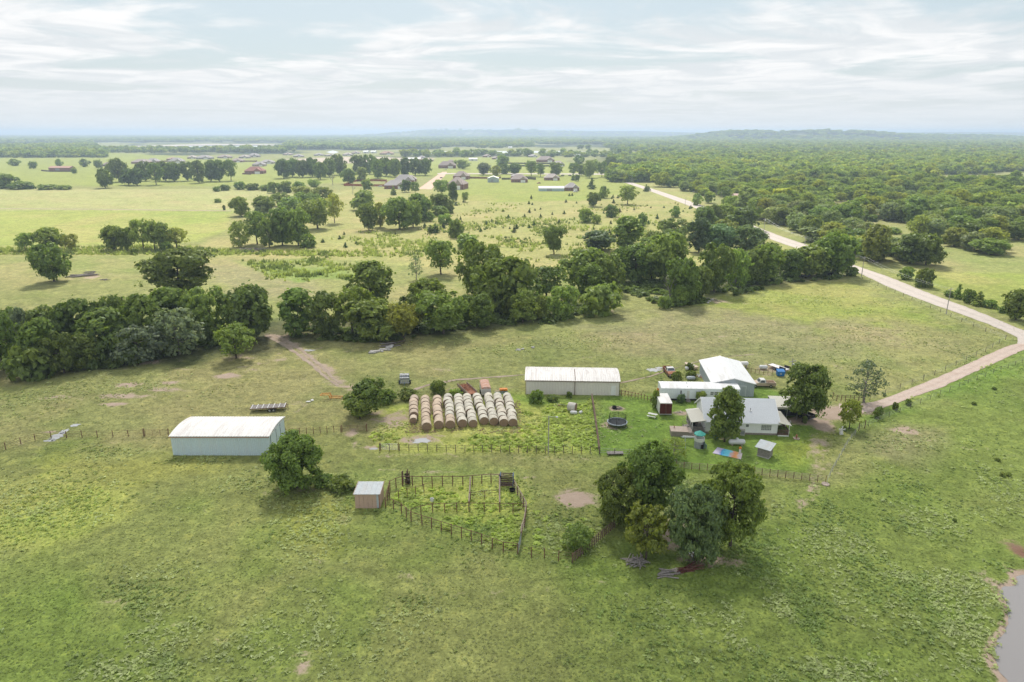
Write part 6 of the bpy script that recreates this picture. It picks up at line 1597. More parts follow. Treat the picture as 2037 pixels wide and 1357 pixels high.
# play tower with slide and swing beam
p = ground(1392, 893); pt = thing('play_tower', 'round stone-look play tower with a teal tent roof and slide', 'play tower', (p[0], p[1] + .7, 0), 0)
MB().lathe([(.86, -.05), (.86, 1.35), (.82, 1.35), (.82, -.05)], 18).build('base_drum', M['grey_plastic'], pt)
MB().lathe([(.93, 1.35), (.95, 1.95), (.88, 1.95), (.86, 1.40), (0, 1.40)], 18).build('parapet', M['white_paint'], pt)
for k in range(4):
    t_ = k * math.pi / 2 + .5; MB().tube((.82 * math.cos(t_), .82 * math.sin(t_), 1.9), (.82 * math.cos(t_), .82 * math.sin(t_), 2.75), .05, n=6).build('roof_post', M['white_paint'], pt)
rfm = MB()
for k in range(8):
    t0, t1 = 2 * math.pi * k / 8, 2 * math.pi * (k + 1) / 8; rfm.add([(1.05 * math.cos(t0), 1.05 * math.sin(t0), 2.7), (1.05 * math.cos(t1), 1.05 * math.sin(t1), 2.7), (0, 0, 3.35), (1.05 * math.cos(t0), 1.05 * math.sin(t0), 2.58), (1.05 * math.cos(t1), 1.05 * math.sin(t1), 2.58)], [(0, 1, 2), (3, 4, 1, 0)])
rfm.build('tent_roof', M['green_canvas'], pt)
MB().box(.1, -.91, .1, .55, -.80, .85).build('doorway', M['dark_gap'], pt)
MB().box(.75, -.95, 0, .8, -.2, 1.4).box(1.1, -.95, 0, 1.15, -.2, .9).build('ladder', M['teal_paint'], pt)
sl_ = MB().plate([(-.6, .3, 1.6), (-2.7, 2.0, .95), (-2.45, 2.35, .95), (-.35, .65, 1.6)], (0, 0, .05)); sl_.plate([(-.6, .3, 1.6), (-2.7, 2.0, .95), (-2.7, 2.0, 1.2), (-.6, .3, 1.85)], (.04, .05, 0)); sl_.plate([(-.35, .65, 1.6), (-2.45, 2.35, .95), (-2.45, 2.35, 1.2), (-.35, .65, 1.85)], (.04, .05, 0)); sl_.build('slide', M['white_paint'], pt)
MB().tube((-.8, 0, 2.05), (-3.4, .1, 2.05), .05, n=6).build('swing_beam', M['galv'], pt)
MB().tube((-2.6, .05, 2.05), (-2.55, -.55, 0), .045, n=6).tube((-2.6, .05, 2.05), (-2.65, .75, 0), .045, n=6).build('beam_leg', M['galv'], pt)
# trampoline
p = ground(1227.5, 846.5); tp = thing('trampoline', 'round trampoline with a dark net enclosure on the lawn', 'trampoline', (p[0], p[1], 0)); RT = 1.95
MB().lathe([(0, .84), (RT * .91, .86)], 32).build('jump_mat', M['trampoline_mat'], tp)
MB().lathe([(RT * .91, .865), (RT * .92, .90), (RT, .90), (RT * 1.02, .84), (RT, .72)], 32).build('edge_pad', M['pad_pale'], tp)
netm = mat_new('safety_net'); t = NT(netm); tc_ = t.new('ShaderNodeTexCoord').outputs['Object']
df = t.new('ShaderNodeBsdfDiffuse'); df.inputs[0].default_value = (.02, .03, .03, 1); tt = t.new('ShaderNodeBsdfTransparent'); mx = t.new('ShaderNodeMixShader'); mx.inputs[0].default_value = .4
t.l.new(tt.outputs[0], mx.inputs[1]); t.l.new(df.outputs[0], mx.inputs[2]); t.out(mx.outputs[0])
MB().lathe([(RT * .90, .9), (RT * .86, 2.15)], 32).build('safety_net', netm, tp)
for k in range(6):
    t_ = 2 * math.pi * k / 6 + .3; c, s_ = math.cos(t_), math.sin(t_)
    MB().tube((RT * c, RT * s_, 0), (RT * c, RT * s_, .85), .03, n=5).tube((RT * c, RT * s_, .85), (RT * .88 * c, RT * .88 * s_, 2.25), .035, n=5).build('pole', M['black'], tp)
    MB().tube((RT * math.cos(t_ - .25), RT * math.sin(t_ - .25), .02), (RT * math.cos(t_ + .25), RT * math.sin(t_ + .25), .02), .03, n=5).build('foot', M['steel'], tp)
heap('fire_pit', 'black burn pile on the lawn behind the trampoline', 'burn pile', 1227, 813, 12, 1.5, .08, ('black', 'black', 'weathered_wood'), 21, (1.1, .5), part='branch')
p = ground(1222, 813); tag(MB().lathe([(.42, 0), (.45, .55), (.40, .57), (.38, .08), (0, .06)], 14, c=(p[0], p[1], 0)).build('burn_barrel', M['black']), 'black burn barrel at the edge of the burn pile', 'barrel')
# picnic table
p = ground(1298.5, 832); pc = thing('picnic_table', 'white picnic table with two benches on the lawn', 'picnic table', (p[0], p[1] + .5, 0), R(-30))
for k in range(5): MB().box(-.9, -.37 + k * .15, .72, .9, -.37 + k * .15 + .135, .76).build('table_plank', M['white_paint'], pc)
for y in (-.85, .58):
    for k in range(2): MB().box(-.9, y + k * .14, .42, .9, y + k * .14 + .13, .46).build('bench_plank', M['white_paint'], pc)
for x in (-.65, .6): MB().box(x, -.8, .36, x + .05, .82, .42).plate([(x, -.25, .72), (x, -.15, .72), (x, -.55, 0), (x, -.65, 0)], (.05, 0, 0)).plate([(x, .25, .72), (x, .15, .72), (x, .55, 0), (x, .65, 0)], (.05, 0, 0)).build('leg_frame', M['white_paint'], pc)
# printed slide sheet
corners = [ground(u, v) for u, v in ((1417, 902), (1474, 914.5), (1477, 902), (1427, 890.5))]
sm = mat_new('print_sheet'); t = NT(sm); a_ = t.new('ShaderNodeVertexColor', layer_name='col').outputs[0]; sp = t.new('ShaderNodeSeparateColor'); t.l.new(a_, sp.inputs[0]); g = t.new('ShaderNodeNewGeometry').outputs['Position']
nn = t.noise(g, 1.6, 4, .6, 1.2); ff = t.math('ADD', sp.outputs[0], t.math('MULTIPLY', t.math('SUBTRACT', nn, .5), .5))
rp = t.new('ShaderNodeValToRGB'); t.l.new(ff, rp.inputs[0]); E = rp.color_ramp.elements
E[0].position, E[0].color = .0, (.55, .50, .62, 1); E[1].position, E[1].color = 1, (.62, .50, .45, 1)
for ps_, c in ((.2, (.50, .45, .62)), (.3, (.06, .28, .62)), (.36, (.16, .58, .72)), (.55, (.20, .62, .75)), (.62, (.62, .45, .45)), (.72, (.78, .30, .10)), (.85, (.80, .40, .16)), (.92, (.62, .55, .6))): e = E.new(ps_); e.color = (*c, 1)
pb = t.new('ShaderNodeBsdfPrincipled'); t.l.new(rp.outputs[0], pb.inputs['Base Color']); pb.inputs['Roughness'].default_value = .35; t.out(pb.outputs[0])
nx_, ny_ = 14, 6; V = []; C = []
for i in range(nx_ + 1):
    for j in range(ny_ + 1):
        f, g_ = i / nx_, j / ny_; P = (np.array(corners[0]) * (1 - f) + np.array(corners[1]) * f) * (1 - g_) + (np.array(corners[3]) * (1 - f) + np.array(corners[2]) * f) * g_
        V.append((P[0], P[1], .05 + .03 * rb.random())); C.append((f, g_, 0))
F = [[i * (ny_ + 1) + j, (i + 1) * (ny_ + 1) + j, (i + 1) * (ny_ + 1) + j + 1, i * (ny_ + 1) + j + 1] for i in range(nx_) for j in range(ny_)]
ws = link(bpy.data.objects.new('water_slide_mat', np_mesh('water_slide_mat', np.array(V), np.array(F), sm, np.array(C)))); tag(ws, 'brightly printed water slide sheet spread flat on the lawn', 'slide mat')
p = ground(1471.5, 903); it = thing('inflatable_tube', 'small white and orange inflatable standing at the slide sheet end', 'inflatable', p)
MB().lathe([(0, 0), (.22, .02), (.2, .7), (.15, 1.0), (0, 1.0)], 10).build('body', M['white_paint'], it); MB().lathe([(0, 1.0), (.24, 1.02), (.26, 1.25), (.12, 1.4), (0, 1.42)], 10).build('head', M['orange_paint'], it)
# garden bits
p = ground(1673, 863.5); gw = thing('garden_windmill', 'white garden windmill ornament beside the wire fence', 'ornament', p)
MB().add([(-.3, -.3, 0), (.3, -.3, 0), (.3, .3, 0), (-.3, .3, 0), (-.12, -.12, 1.1), (.12, -.12, 1.1), (.12, .12, 1.1), (-.12, .12, 1.1)], [(0, 1, 5, 4), (1, 2, 6, 5), (2, 3, 7, 6), (3, 0, 4, 7), (4, 5, 6, 7)]).build('tower', M['white_paint'], gw)
for k in range(4):
    a_ = k * math.pi / 2; c, s_ = math.cos(a_), math.sin(a_); MB().plate([(c * .08 - s_ * .05, -.18, 1.05 + s_ * .08 + c * .05), (c * .62 - s_ * .18, -.18, 1.05 + s_ * .62 + c * .18), (c * .62 + s_ * .18, -.18, 1.05 + s_ * .62 - c * .18), (c * .08 + s_ * .05, -.18, 1.05 + s_ * .08 - c * .05)], (0, .03, 0)).build('vane', M['white_paint'], gw)
p = ground(1584, 873); fb = thing('flower_ring', 'little round flower bed with a reddish figure in its middle', 'flower bed', p)
MB().lathe([(.55, 0), (.6, .16), (.48, .18), (.45, .05), (0, .06)], 16).build('rim', M['concrete'], fb); MB().lathe([(.16, .05), (.12, .5), (.2, .6), (.08, .9), (0, .92)], 8).build('figure', M['rust'], fb)
p = ground(1423, 872); ch = chair_mesh().build('lawn_chair', M['teal_paint']); ch.location = p; ch.rotation_euler = (0, 0, R(150)); ch.scale = (1.3, 1.3, 1.4); tag(ch, 'blue-grey lawn chair under the egg-shaped tree', 'chair')
a, rz, L = frame2(1472, 866, 1480, 867); o = thing('cooling_unit', 'beige cooling unit standing at the house wall by the tree', 'air conditioner', a, rz); MB().box(0, 0, 0, .85, .8, 1.15).build('casing', M['porch_roof'], o); MB().box(.08, -.015, .2, .77, 0, 1.0).build('grille', M['grey_plastic'], o)
p = ground(1569, 850); o = thing('satellite_dish', 'small white satellite dish on a stake beside the porch', 'dish', p); MB().tube((0, 0, 0), (0, 0, 1.0), .03, n=6).build('mast', M['steel'], o); MB().lathe([(0, 0), (.2, .04), (.38, .13), (.36, .14), (.0, .03)], 14, 'x', (.05, 0, 1.05)).build('reflector', M['tank_white'], o)
p = ground(1642, 964); o = MB().lathe([(0, 0), (.62, 0), (.62, .16), (.5, .2), (0, .2)], 20, c=(p[0], p[1], 0)).build('concrete_cap', M['concrete']); tag(o, 'round pale concrete cap at the garden fence corner', 'well cap')
p = ground(859.5, 1000); o = MB().lathe([(0, .02), (.25, .02), (.3, .5), (.27, .5), (.23, .08), (0, .08)], 12, c=(p[0], p[1], .25)).build('bucket', M['tank_white']); tag(o, 'white bucket in the weeds inside the corral', 'bucket')
p = ground(1019, 978); o = MB().lathe([(0, .03), (.42, .03), (.48, .4), (.44, .4), (.4, .1), (0, .1)], 16, c=(p[0], p[1], .1)).build('feed_tub', M['black']); tag(o, 'black feed tub on the ground beside the cattle chute', 'tub')
p = ground(1306, 790); o = MB().plate([(0, 0, 0), (.5, 0, 0), (.9, .6, 1.7), (.5, .6, 1.9)], (0, .12, 0)).build('plastic_panel', M['orange_paint']); o.location = (p[0] - .3, p[1], 0); tag(o, 'orange plastic panel leaning near the mobile home end', 'panel')  # plain orange panel standing in for an unidentified leaning object
a = ground(1222, 907); o = thing('loading_ramp', 'low weathered timber ramp beside the fence below the lawn', 'ramp', (a[0] - 1.2, a[1], 0), R(3))
for k in range(5): MB().box(0, k * .22, .3, 2.9, k * .22 + .2, .36).build('plank', M['weathered_wood'], o)
for x in (.1, 2.6): MB().box(x, 0, 0, x + .15, 1.1, .3).build('bearer', M['brown_wood'], o)
for k, (u, v) in enumerate(((614, 800), (621, 797))):
    p = ground(u, v); o = place('feed_sack', RK[k], None, (p[0], p[1], .1), k * 2.0, (1.1, .6, .3)); o.data = RK[k].copy(); o.data.materials[0] = M['white_paint']; tag(o, f'white sack lying in the grass, {"smaller" if k == 0 else "larger"} of two near the orange arms', 'sack')

# ------------------------------------------------------------------ fences
POSTS = {}
def post_mesh(r_, h, mat, n=6):
    k = (round(r_, 3), round(h, 2), mat)
    if k not in POSTS: POSTS[k] = MB().tube((0, 0, -.25), (0, 0, h), r_, r_ * .92, n).mesh('post', M[mat])
    return POSTS[k]
def fence(label, path, gap, h, rails, pr=.05, rr=.022, mat='pipe_rust', rmat=None, sag=0.0, cat='fence', top=None, lean=.02, name='fence'):
    W_ = [Vector((*ground(u, v)[:2], 0)) for u, v in path]; o = thing(name, label, cat, W_[0]); rmat = rmat or mat; q = random.Random(len(label))
    for A, B in zip(W_[:-1], W_[1:]):
        L = (B - A).length; n = max(1, round(L / gap)); off = A - W_[0]
        for k in range(n + (1 if B is W_[-1] else 0)):
            p = off + (B - A) * (k / n); hh = h * q.uniform(.96, 1.08)
            x = place('post', post_mesh(pr * 1.3, h, mat), o, p, 0, (1, 1, hh / h)); x.rotation_euler = (q.uniform(-lean, lean), q.uniform(-lean, lean), 0)
        for z_ in rails:
            m = MB(); r_ = rr if z_ != rails[-1] or top is None else top
            for k in range(n):
                p0, p1 = off + (B - A) * (k / n), off + (B - A) * ((k + 1) / n); m.tube((p0.x, p0.y, z_ + q.uniform(-sag, sag)), (p1.x, p1.y, z_ + q.uniform(-sag, sag)), r_ * (1.7 if r_ < .03 else 1.25), n=4, caps=False)
            m.build('rail', M[rmat], o)
    return o
fence('rusty five-rail pipe fence along the lower edge of the garden', [(1345, 932), (1500, 944), (1642, 961)], 1.25, 1.3, (.25, .5, .75, 1.0, 1.25), .045, .022, 'pipe_rust', 'pipe_pale')
fence('thin wire fence climbing from the garden corner past the white windmill', [(1645, 961), (1656, 938), (1685, 886), (1708, 857)], 2.4, 1.3, (.5, .9, 1.2), .035, .008, 'pole', 'steel')
fence('wire fence running up the slope beside the driveway', [(1708, 857), (1746, 840), (1850, 795), (1960, 750), (2060, 712)], 4.0, 1.25, (.5, .9, 1.2), .035, .008, 'post_wood', 'steel')
fence('brown post fence left of the blue barn with a sloping end brace', [(-20, 905), (42, 884), (70, 876), (102, 872), (286, 868)], 2.9, 1.35, (.3, .6, .9, 1.25), .06, .012, 'pipe_rust', 'pipe_rust')
fence('brown pipe fence from the blue barn to the bushy trees', [(569, 866), (678, 860)], 1.25, 1.35, (.3, .6, .9, 1.25), .045, .012, 'pipe_rust', 'pipe_rust')
fence('dark post fence along the near side of the bale yard', [(755, 897), (795, 897), (925, 899), (1192, 903)], 1.6, 1.35, (.35, .7, 1.25), .05, .012, 'post_wood', 'pipe_rust')
fence('rough timber rail fence between the bale yard and the lawn', [(1177, 796), (1183, 835), (1192, 904)], 2.2, 1.45, (.5, .95, 1.4), .07, .05, 'post_wood', 'brown_wood', .04, top=.11)
fence('low rail at the foot of the lawn beside the timber ramp', [(1193, 904), (1280, 908), (1345, 926)], 2.6, 1.25, (.4, .8, 1.2), .05, .012, 'post_wood', 'steel')
fence('rusty stave fence from the beige barn to the box trailer', [(1236, 787), (1263, 792), (1300, 801)], .75, 1.3, (.5, 1.15), .05, .03, 'pipe_rust', 'rust', lean=.08)
fence('slanting dark board fence running up under the tree clump', [(1139, 1119), (1182, 1085), (1222, 1050)], .55, 1.35, (.3, .7, 1.05, 1.35), .06, .04, 'brown_wood', 'brown_wood', .03, lean=.06)
fence('near outer fence of the corral with a long pipe top rail', [(767, 1009), (783, 1014), (799, 1021), (818, 1037.5), (839.5, 1045), (878, 1057), (918, 1070), (958, 1083), (1001, 1099), (1030, 1102)], 1.9, 1.65, (.4, .8, 1.2, 1.62), .06, .012, 'pipe_rust', 'pipe_rust', top=.04)
fence('far outer fence of the corral with pipe rails', [(767, 1009), (771, 995), (776, 976), (788, 970), (801, 966), (860, 966), (921, 966), (977, 961), (993, 963)], 1.75, 1.7, (.4, .8, 1.2, 1.66), .065, .012, 'pipe_rust', 'pipe_rust', top=.045)
fence('corral side fence from the chute down to the pale gate', [(1023, 974), (1036, 998), (1047, 1019), (1043, 1049), (1038, 1064), (1036, 1079)], 1.6, 1.7, (.4, .8, 1.2, 1.66), .065, .02, 'pipe_rust', 'pipe_pale', top=.06)
fence('cross fence through the middle of the corral', [(818, 1030), (837.6, 1024.5), (861, 1020), (933, 1018), (994, 1019), (1047, 1020)], 2.0, 1.55, (.5, 1.0, 1.5), .055, .012, 'pipe_rust', 'pipe_rust', top=.035)
fence('inner corral divider nearest the pink shed end', [(933, 1018), (936, 967)], 2.4, 1.7, (.5, 1.0, 1.66), .06, .02, 'pipe_rust', 'pipe_pale', top=.08)
fence('inner corral divider that ends at the cattle chute', [(994, 1019), (994, 966)], 2.4, 1.7, (.5, 1.0, 1.66), .06, .02, 'pipe_rust', 'pipe_pale', top=.08)
fence('short pen rail between the two corral dividers', [(936, 996), (993, 990)], 2.0, 1.45, (.5, 1.0, 1.4), .05, .012, 'pipe_rust', 'pipe_rust', top=.03)
fence('short row of posts inside the corral behind the pink shed', [(776, 996), (793, 993), (827, 985), (860, 975)], 1.7, 1.5, (1.45,), .05, .02, 'pipe_rust', 'pipe_rust')
fence('low wire fence from the corral gate to the slanting boards', [(1030, 1102), (1057, 1109), (1083, 1110), (1111, 1116), (1139, 1119)], 2.3, 1.5, (.5, 1.0, 1.45), .055, .01, 'pipe_rust', 'pipe_rust')
fence('rusty fence along the near side of the driveway by the feathery tree', [(1656, 793), (1664, 798), (1690, 799), (1716, 800)], 1.0, 1.4, (.5, .95, 1.35), .06, .02, 'pipe_rust', 'brown_wood', lean=.05)
fence('wire fence along the pasture side of the gravel road', [(1700, 551), (1780, 583), (1870, 622), (1960, 660), (2000, 676)], 5.5, 1.3, (.5, .9, 1.2), .05, .008, 'post_wood', 'steel')
fence('wire fence from the road corner down towards the driveway', [(2000, 676), (1960, 700), (1880, 738), (1790, 775), (1730, 797)], 5.5, 1.3, (.5, .9, 1.2), .045, .008, 'post_wood', 'steel')
fence('stock fence of brown stakes behind the workshop', [(1486, 741), (1510, 744), (1536, 745)], .9, 1.2, (.4, 1.1), .04, .015, 'pipe_rust', 'pipe_rust')
def gate(label, uv0, uv1, h, bars, mat):
    a, rz, L = frame2(*uv0, *uv1); o = thing('gate', label, 'gate', a, rz)
    for x in (0, L): place('gate_post', post_mesh(.08, h + .25, 'pipe_rust'), o, (x, 0, 0))
    for k in range(bars): MB().tube((.1, 0, .2 + k * (h - .2) / (bars - 1)), (L - .1, 0, .2 + k * (h - .2) / (bars - 1)), .022, n=5).build('bar', M[mat], o)
    for f in (.02, .33, .66, .98): MB().tube((.1 + f * (L - .2), 0, .2), (.1 + f * (L - .2), 0, h), .025, n=5).build('upright', M[mat], o)
    return o
gate('brown six-bar pipe gate beside the blue barn', (288, 868), (336, 868), 1.35, 6, 'pipe_rust')
gate('grey pipe gate between the pipe fence and the bushy trees', (680, 860), (730, 858), 1.3, 5, 'pipe_rust')
gate('pale panel gate at the near end of the bale yard', (757, 896), (793, 896), 1.3, 6, 'steel')
gate('dark brace gate at the wire fence by the driveway shrubs', (1708, 857), (1720, 852), 1.5, 3, 'post_wood')
a, rz, L = frame2(1031, 1102, 1036.5, 1079); o = thing('sheet_gate', 'pale sheet metal gate standing ajar at the corral corner', 'gate', a, rz)
m = MB(); ribbed_wall(m, (.05, 0), (L - .1, 0), lambda f: 1.6, .25, .03, z0=.2, nrm=(0, -1)); m.add([(.05, .03, .2), (L - .1, .03, .2), (L - .1, .03, 1.6), (.05, .03, 1.6)], [(3, 2, 1, 0)]); m.build('sheet', M['galv'], o)
MB().tube((.05, 0, .2), (.05, 0, 1.65), .04, n=6).tube((L - .1, 0, .2), (L - .1, 0, 1.65), .04, n=6).build('gate_frame', M['steel'], o)
# cattle chute and the old posts
a, rz, L = frame2(994, 968, 1021, 969); o = thing('cattle_chute', 'dark steel cattle chute with blue ends in the corral corner', 'chute', a, rz)
for x in (0, L - .12): MB().box(x, 0, 0, x + .12, .15, 2.0).box(x, 1.1, 0, x + .12, 1.25, 2.0).box(x, .15, 1.85, x + .12, 1.1, 2.0).build('end_frame', plain('chute_blue', (.06, .10, .20), .6), o)
for y in (.02, 1.18):
    for k in range(5): MB().box(.12, y, .35 + k * .34, L - .12, y + .05, .35 + k * .34 + .16).build('side_slat', M['brown_wood'], o)
MB().box(.05, .1, .1, L - .05, 1.15, .18).build('floor', M['brown_wood'], o)
for k in range(12): MB().box(.15 + k * (L - .3) / 12, -.01, .3, .15 + k * (L - .3) / 12 + .07, .015, 1.9).build('bar', M['black'], o)
a = ground(807, 963); o = thing('loading_posts', 'tall vine-grown timber posts standing over the corral fence', 'posts', a)
for k, (x, y, h) in enumerate(((-.55, 0, 2.3), (-.5, .6, 2.1), (.25, 0, 2.4), (.3, .6, 2.4), (.6, .3, 2.2))): MB().tube((x, y, -.1), (x + .02, y, h), .09, .08, 6).build('post', M['brown_wood'], o)
for z_ in (.7, 1.3): MB().box(-.6, -.05, z_, .65, .0, z_ + .18).build('board', M['weathered_wood'], o)
tr_, cr_, _w, _h = make_tree('vine', 77, 1.2, 1.9, base=.02, lobes=10, leaves=500, leaf=.15, limbs=2, trunk_r=.03)
f = link(bpy.data.objects.new('vine', cr_), o); f.color = (.11, .09, .05, 1); f.location = (.3, .2, 0)

# ------------------------------------------------------------------ poles and wires
def pole(label, u, vb, vt, r_=.14, arm=True, name='utility_pole', trans=False):
    p = ground(u, vb); h = zpx(vb, vt); o = thing(name, label, 'pole', p, R(25))
    MB().tube((0, 0, -.3), (0, 0, h), r_, r_ * .65, 8).build('shaft', M['pole'], o)
    if arm: MB().box(-1.1, -.06, h - .7, 1.1, .06, h - .56).build('cross_arm', M['pole'], o)
    if arm:
        for x in (-.95, 0.0, .95): MB().lathe([(.05, h - .56), (.07, h - .46), (.03, h - .36), (0, h - .35)], 6, c=(x, 0, 0)).build('insulator', M['tank_white'], o)
    if trans: MB().lathe([(0, h - 2.2), (.26, h - 2.2), (.26, h - 1.3), (.12, h - 1.2), (0, h - 1.2)], 10, c=(.4, 0, 0)).build('transformer', M['galv'], o)
    return (p[0], p[1], h)
tops = [pole('pale utility pole where the wire fence meets the creek trees', 1713.5, 551, 510), pole('grey utility pole standing over the road fence', 1882, 625, 572), pole('utility pole at the road bend before the wood', 1601, 487, 470), pole('utility pole among the trees beside the gravel road', 1518.6, 467, 434),
        pole('slim pole beside the far gravel road in the open meadow', 1362.7, 409, 395), pole('utility pole standing before the wood edge on the far road', 1379, 398, 380), pole('utility pole near the small pink house', 1434, 396, 381), pole('slim utility pole at the far end of the gravel road', 1257, 367, 355)]
pole('utility pole with a transformer behind the carport tree', 1572, 756, 714, .13, True, trans=True)
p = ground(1090.6, 903); hl = zpx(903, 828); o = thing('light_pole', 'tall grey yard light pole standing at the bale yard fence', 'light pole', p)
MB().tube((0, 0, -.2), (0, 0, hl), .10, .08, 8).build('shaft', M['pole'], o); MB().tube((0, 0, hl - .1), (1.3, 0, hl - .15), .035, n=6).build('arm', M['steel'], o); MB().lathe([(.05, .1), (.22, 0), (.18, -.16), (0, -.2)], 10, c=(1.4, 0, hl - .1)).build('lamp_head', M['tank_white'], o)
def wire(a, b, dx, sag):
    m = MB(); pr_ = None; n = 14
    for k in range(n + 1):
        f = k / n; p = (a[0] + (b[0] - a[0]) * f + dx, a[1] + (b[1] - a[1]) * f, a[2] + (b[2] - a[2]) * f - sag * 4 * f * (1 - f) - .35)
        if pr_: m.tube(pr_, p, .014, n=3, caps=False)
        pr_ = p
    return m
order = [tops[1], tops[0], tops[2], tops[3]]
for i, (A, B) in enumerate(zip(order[:-1], order[1:])):
    for k, dx in enumerate((-.9, .9)): tag(wire(A, B, dx, 1.3).build('power_line', M['steel']), f'sagging {"near" if k else "far"} power line in the {ORD[i]} span of the road from the driveway', 'wire')

# ------------------------------------------------------------------ cattle in the shade of the creek trees
def cow_mesh():
    me = bpy.data.meshes.new('cow'); J = {}
    pts = [(0, 0, 1.12, .34), (.55, 0, 1.15, .36), (-.6, 0, 1.14, .34), (.95, 0, 1.28, .24), (1.25, 0, 1.42, .15), (1.5, 0, 1.34, .13), (1.78, 0, 1.18, .09),
           (.55, .2, .8, .14), (.58, .22, .45, .075), (.56, .22, .05, .06), (.55, -.2, .8, .14), (.5, -.22, .45, .075), (.52, -.22, .05, .06),
           (-.62, .2, .82, .18), (-.78, .22, .5, .085), (-.72, .22, .05, .06), (-.62, -.2, .82, .18), (-.74, -.22, .5, .085), (-.66, -.22, .05, .06), (-.95, 0, 1.2, .1), (-1.03, 0, .8, .03), (-1.04, 0, .45, .04), (1.33, .24, 1.42, .035), (1.33, -.24, 1.42, .035)]
    ed = [(0, 1), (0, 2), (1, 3), (3, 4), (4, 5), (5, 6), (1, 7), (7, 8), (8, 9), (1, 10), (10, 11), (11, 12), (2, 13), (13, 14), (14, 15), (2, 16), (16, 17), (17, 18), (2, 19), (19, 20), (20, 21), (4, 22), (4, 23)]
    me.from_pydata([p[:3] for p in pts], ed, []); me.materials.append(M['hide_black'])
    o = bpy.data.objects.new('cow', me); S.collection.objects.link(o); o.modifiers.new('skin', 'SKIN'); o.modifiers.new('sub', 'SUBSURF').render_levels = 1
    for i, p in enumerate(pts): me.skin_vertices[0].data[i].radius = (p[3], p[3])
    me.skin_vertices[0].data[0].use_root = True
    return o
cow0 = cow_mesh(); first = True
for u, v, rz, l in ((1600, 553, .2, 'black cow at the head of the group resting in the creek shade'), (1592, 553.5, 2.9, 'black cow in the middle of the group in the creek shade'), (1584, 554, .5, 'black cow nearest the leafless tree in the creek shade'), (1606, 552.5, -1.2, 'black cow turned to the pasture at the edge of the shade'), (1651, 549.5, .3, 'lone black cow under the large tree by the road')):
    o = cow0 if first else cow0.copy()
    if not first: S.collection.objects.link(o)
    first = False; p = ground(u, v); o.location = p; o.rotation_euler = (0, 0, rz); tag(o, l, 'cow', 'cattle in the creek shade')

# ------------------------------------------------------------------ houses and sheds far out
def far_house(label, u, v, wpx, hpx, deep=11.0, roof=(.205, .18, .175), wall=(.27, .155, .125), rz=0.0, wing=True, garage=True, cat='house', pitch=.62):
    p = ground(u, v); W_ = wpx * mpp(u, v); H_ = zpx(v, v - hpx); e = max(2.6, H_ * .42); rg = max(H_, e + 1.5)
    o = thing('brick_house', label, cat, p, rz, 'houses of the far street' if cat == 'house' else None)
    b = MB().box(-W_ / 2, 0, -.2, W_ / 2, deep, e).build('wall', M['far_wall'], o); b.color = (*wall, 1)
    ins = min(W_, deep) * pitch * .7; ov = .5
    r = MB(); x0, x1, y0, y1 = -W_ / 2 - ov, W_ / 2 + ov, -ov, deep + ov; i2 = min(ins, W_ / 2 - .3)
    r.add([(x0, y0, e), (x1, y0, e), (x1, y1, e), (x0, y1, e), (x0 + i2, deep / 2, rg), (x1 - i2, deep / 2, rg)], [(0, 1, 5, 4), (1, 2, 5), (2, 3, 4, 5), (3, 0, 4), (3, 2, 1, 0)])
    q = r.build('roof', M['far_roof'], o); q.color = (*roof, 1)
    if wing:
        g = MB(); wx = W_ * .22; g.box(wx - W_ * .2, -2.2, -.2, wx + W_ * .2, .1, e); g = g.build('wing_wall', M['far_wall'], o); g.color = (*wall, 1)
        zr = e + (rg - e) * .72
        w = MB().add([(wx - W_ * .2 - .4, -2.6, e + .02), (wx + W_ * .2 + .4, -2.6, e + .02), (wx, -2.6, zr), (wx - W_ * .2 - .4, deep * .35, e + .02), (wx + W_ * .2 + .4, deep * .35, e + .02), (wx, deep * .35, zr)], [(0, 2, 5, 3), (2, 1, 4, 5), (0, 1, 2)]).build('wing_roof', M['far_roof'], o); w.color = (roof[0] * 1.15, roof[1] * 1.15, roof[2] * 1.15, 1)
    if garage: MB().box(W_ * .22 - W_ * .14, -2.26, 0, W_ * .22 + W_ * .14, -2.2, e * .8).build('garage_door', M['white_trim'], o) if wing else None
    for f in (-.4, -.24, -.08): MB().box(W_ * f, -.06, .9, W_ * f + 1.1, 0, 2.1).build('window', M['glass'], o)
    return o
GR, BR, TN = (.32, .295, .295), (.31, .255, .235), (.38, .335, .31)
WB, WT, WG = (.27, .15, .115), (.42, .35, .30), (.33, .30, .29)
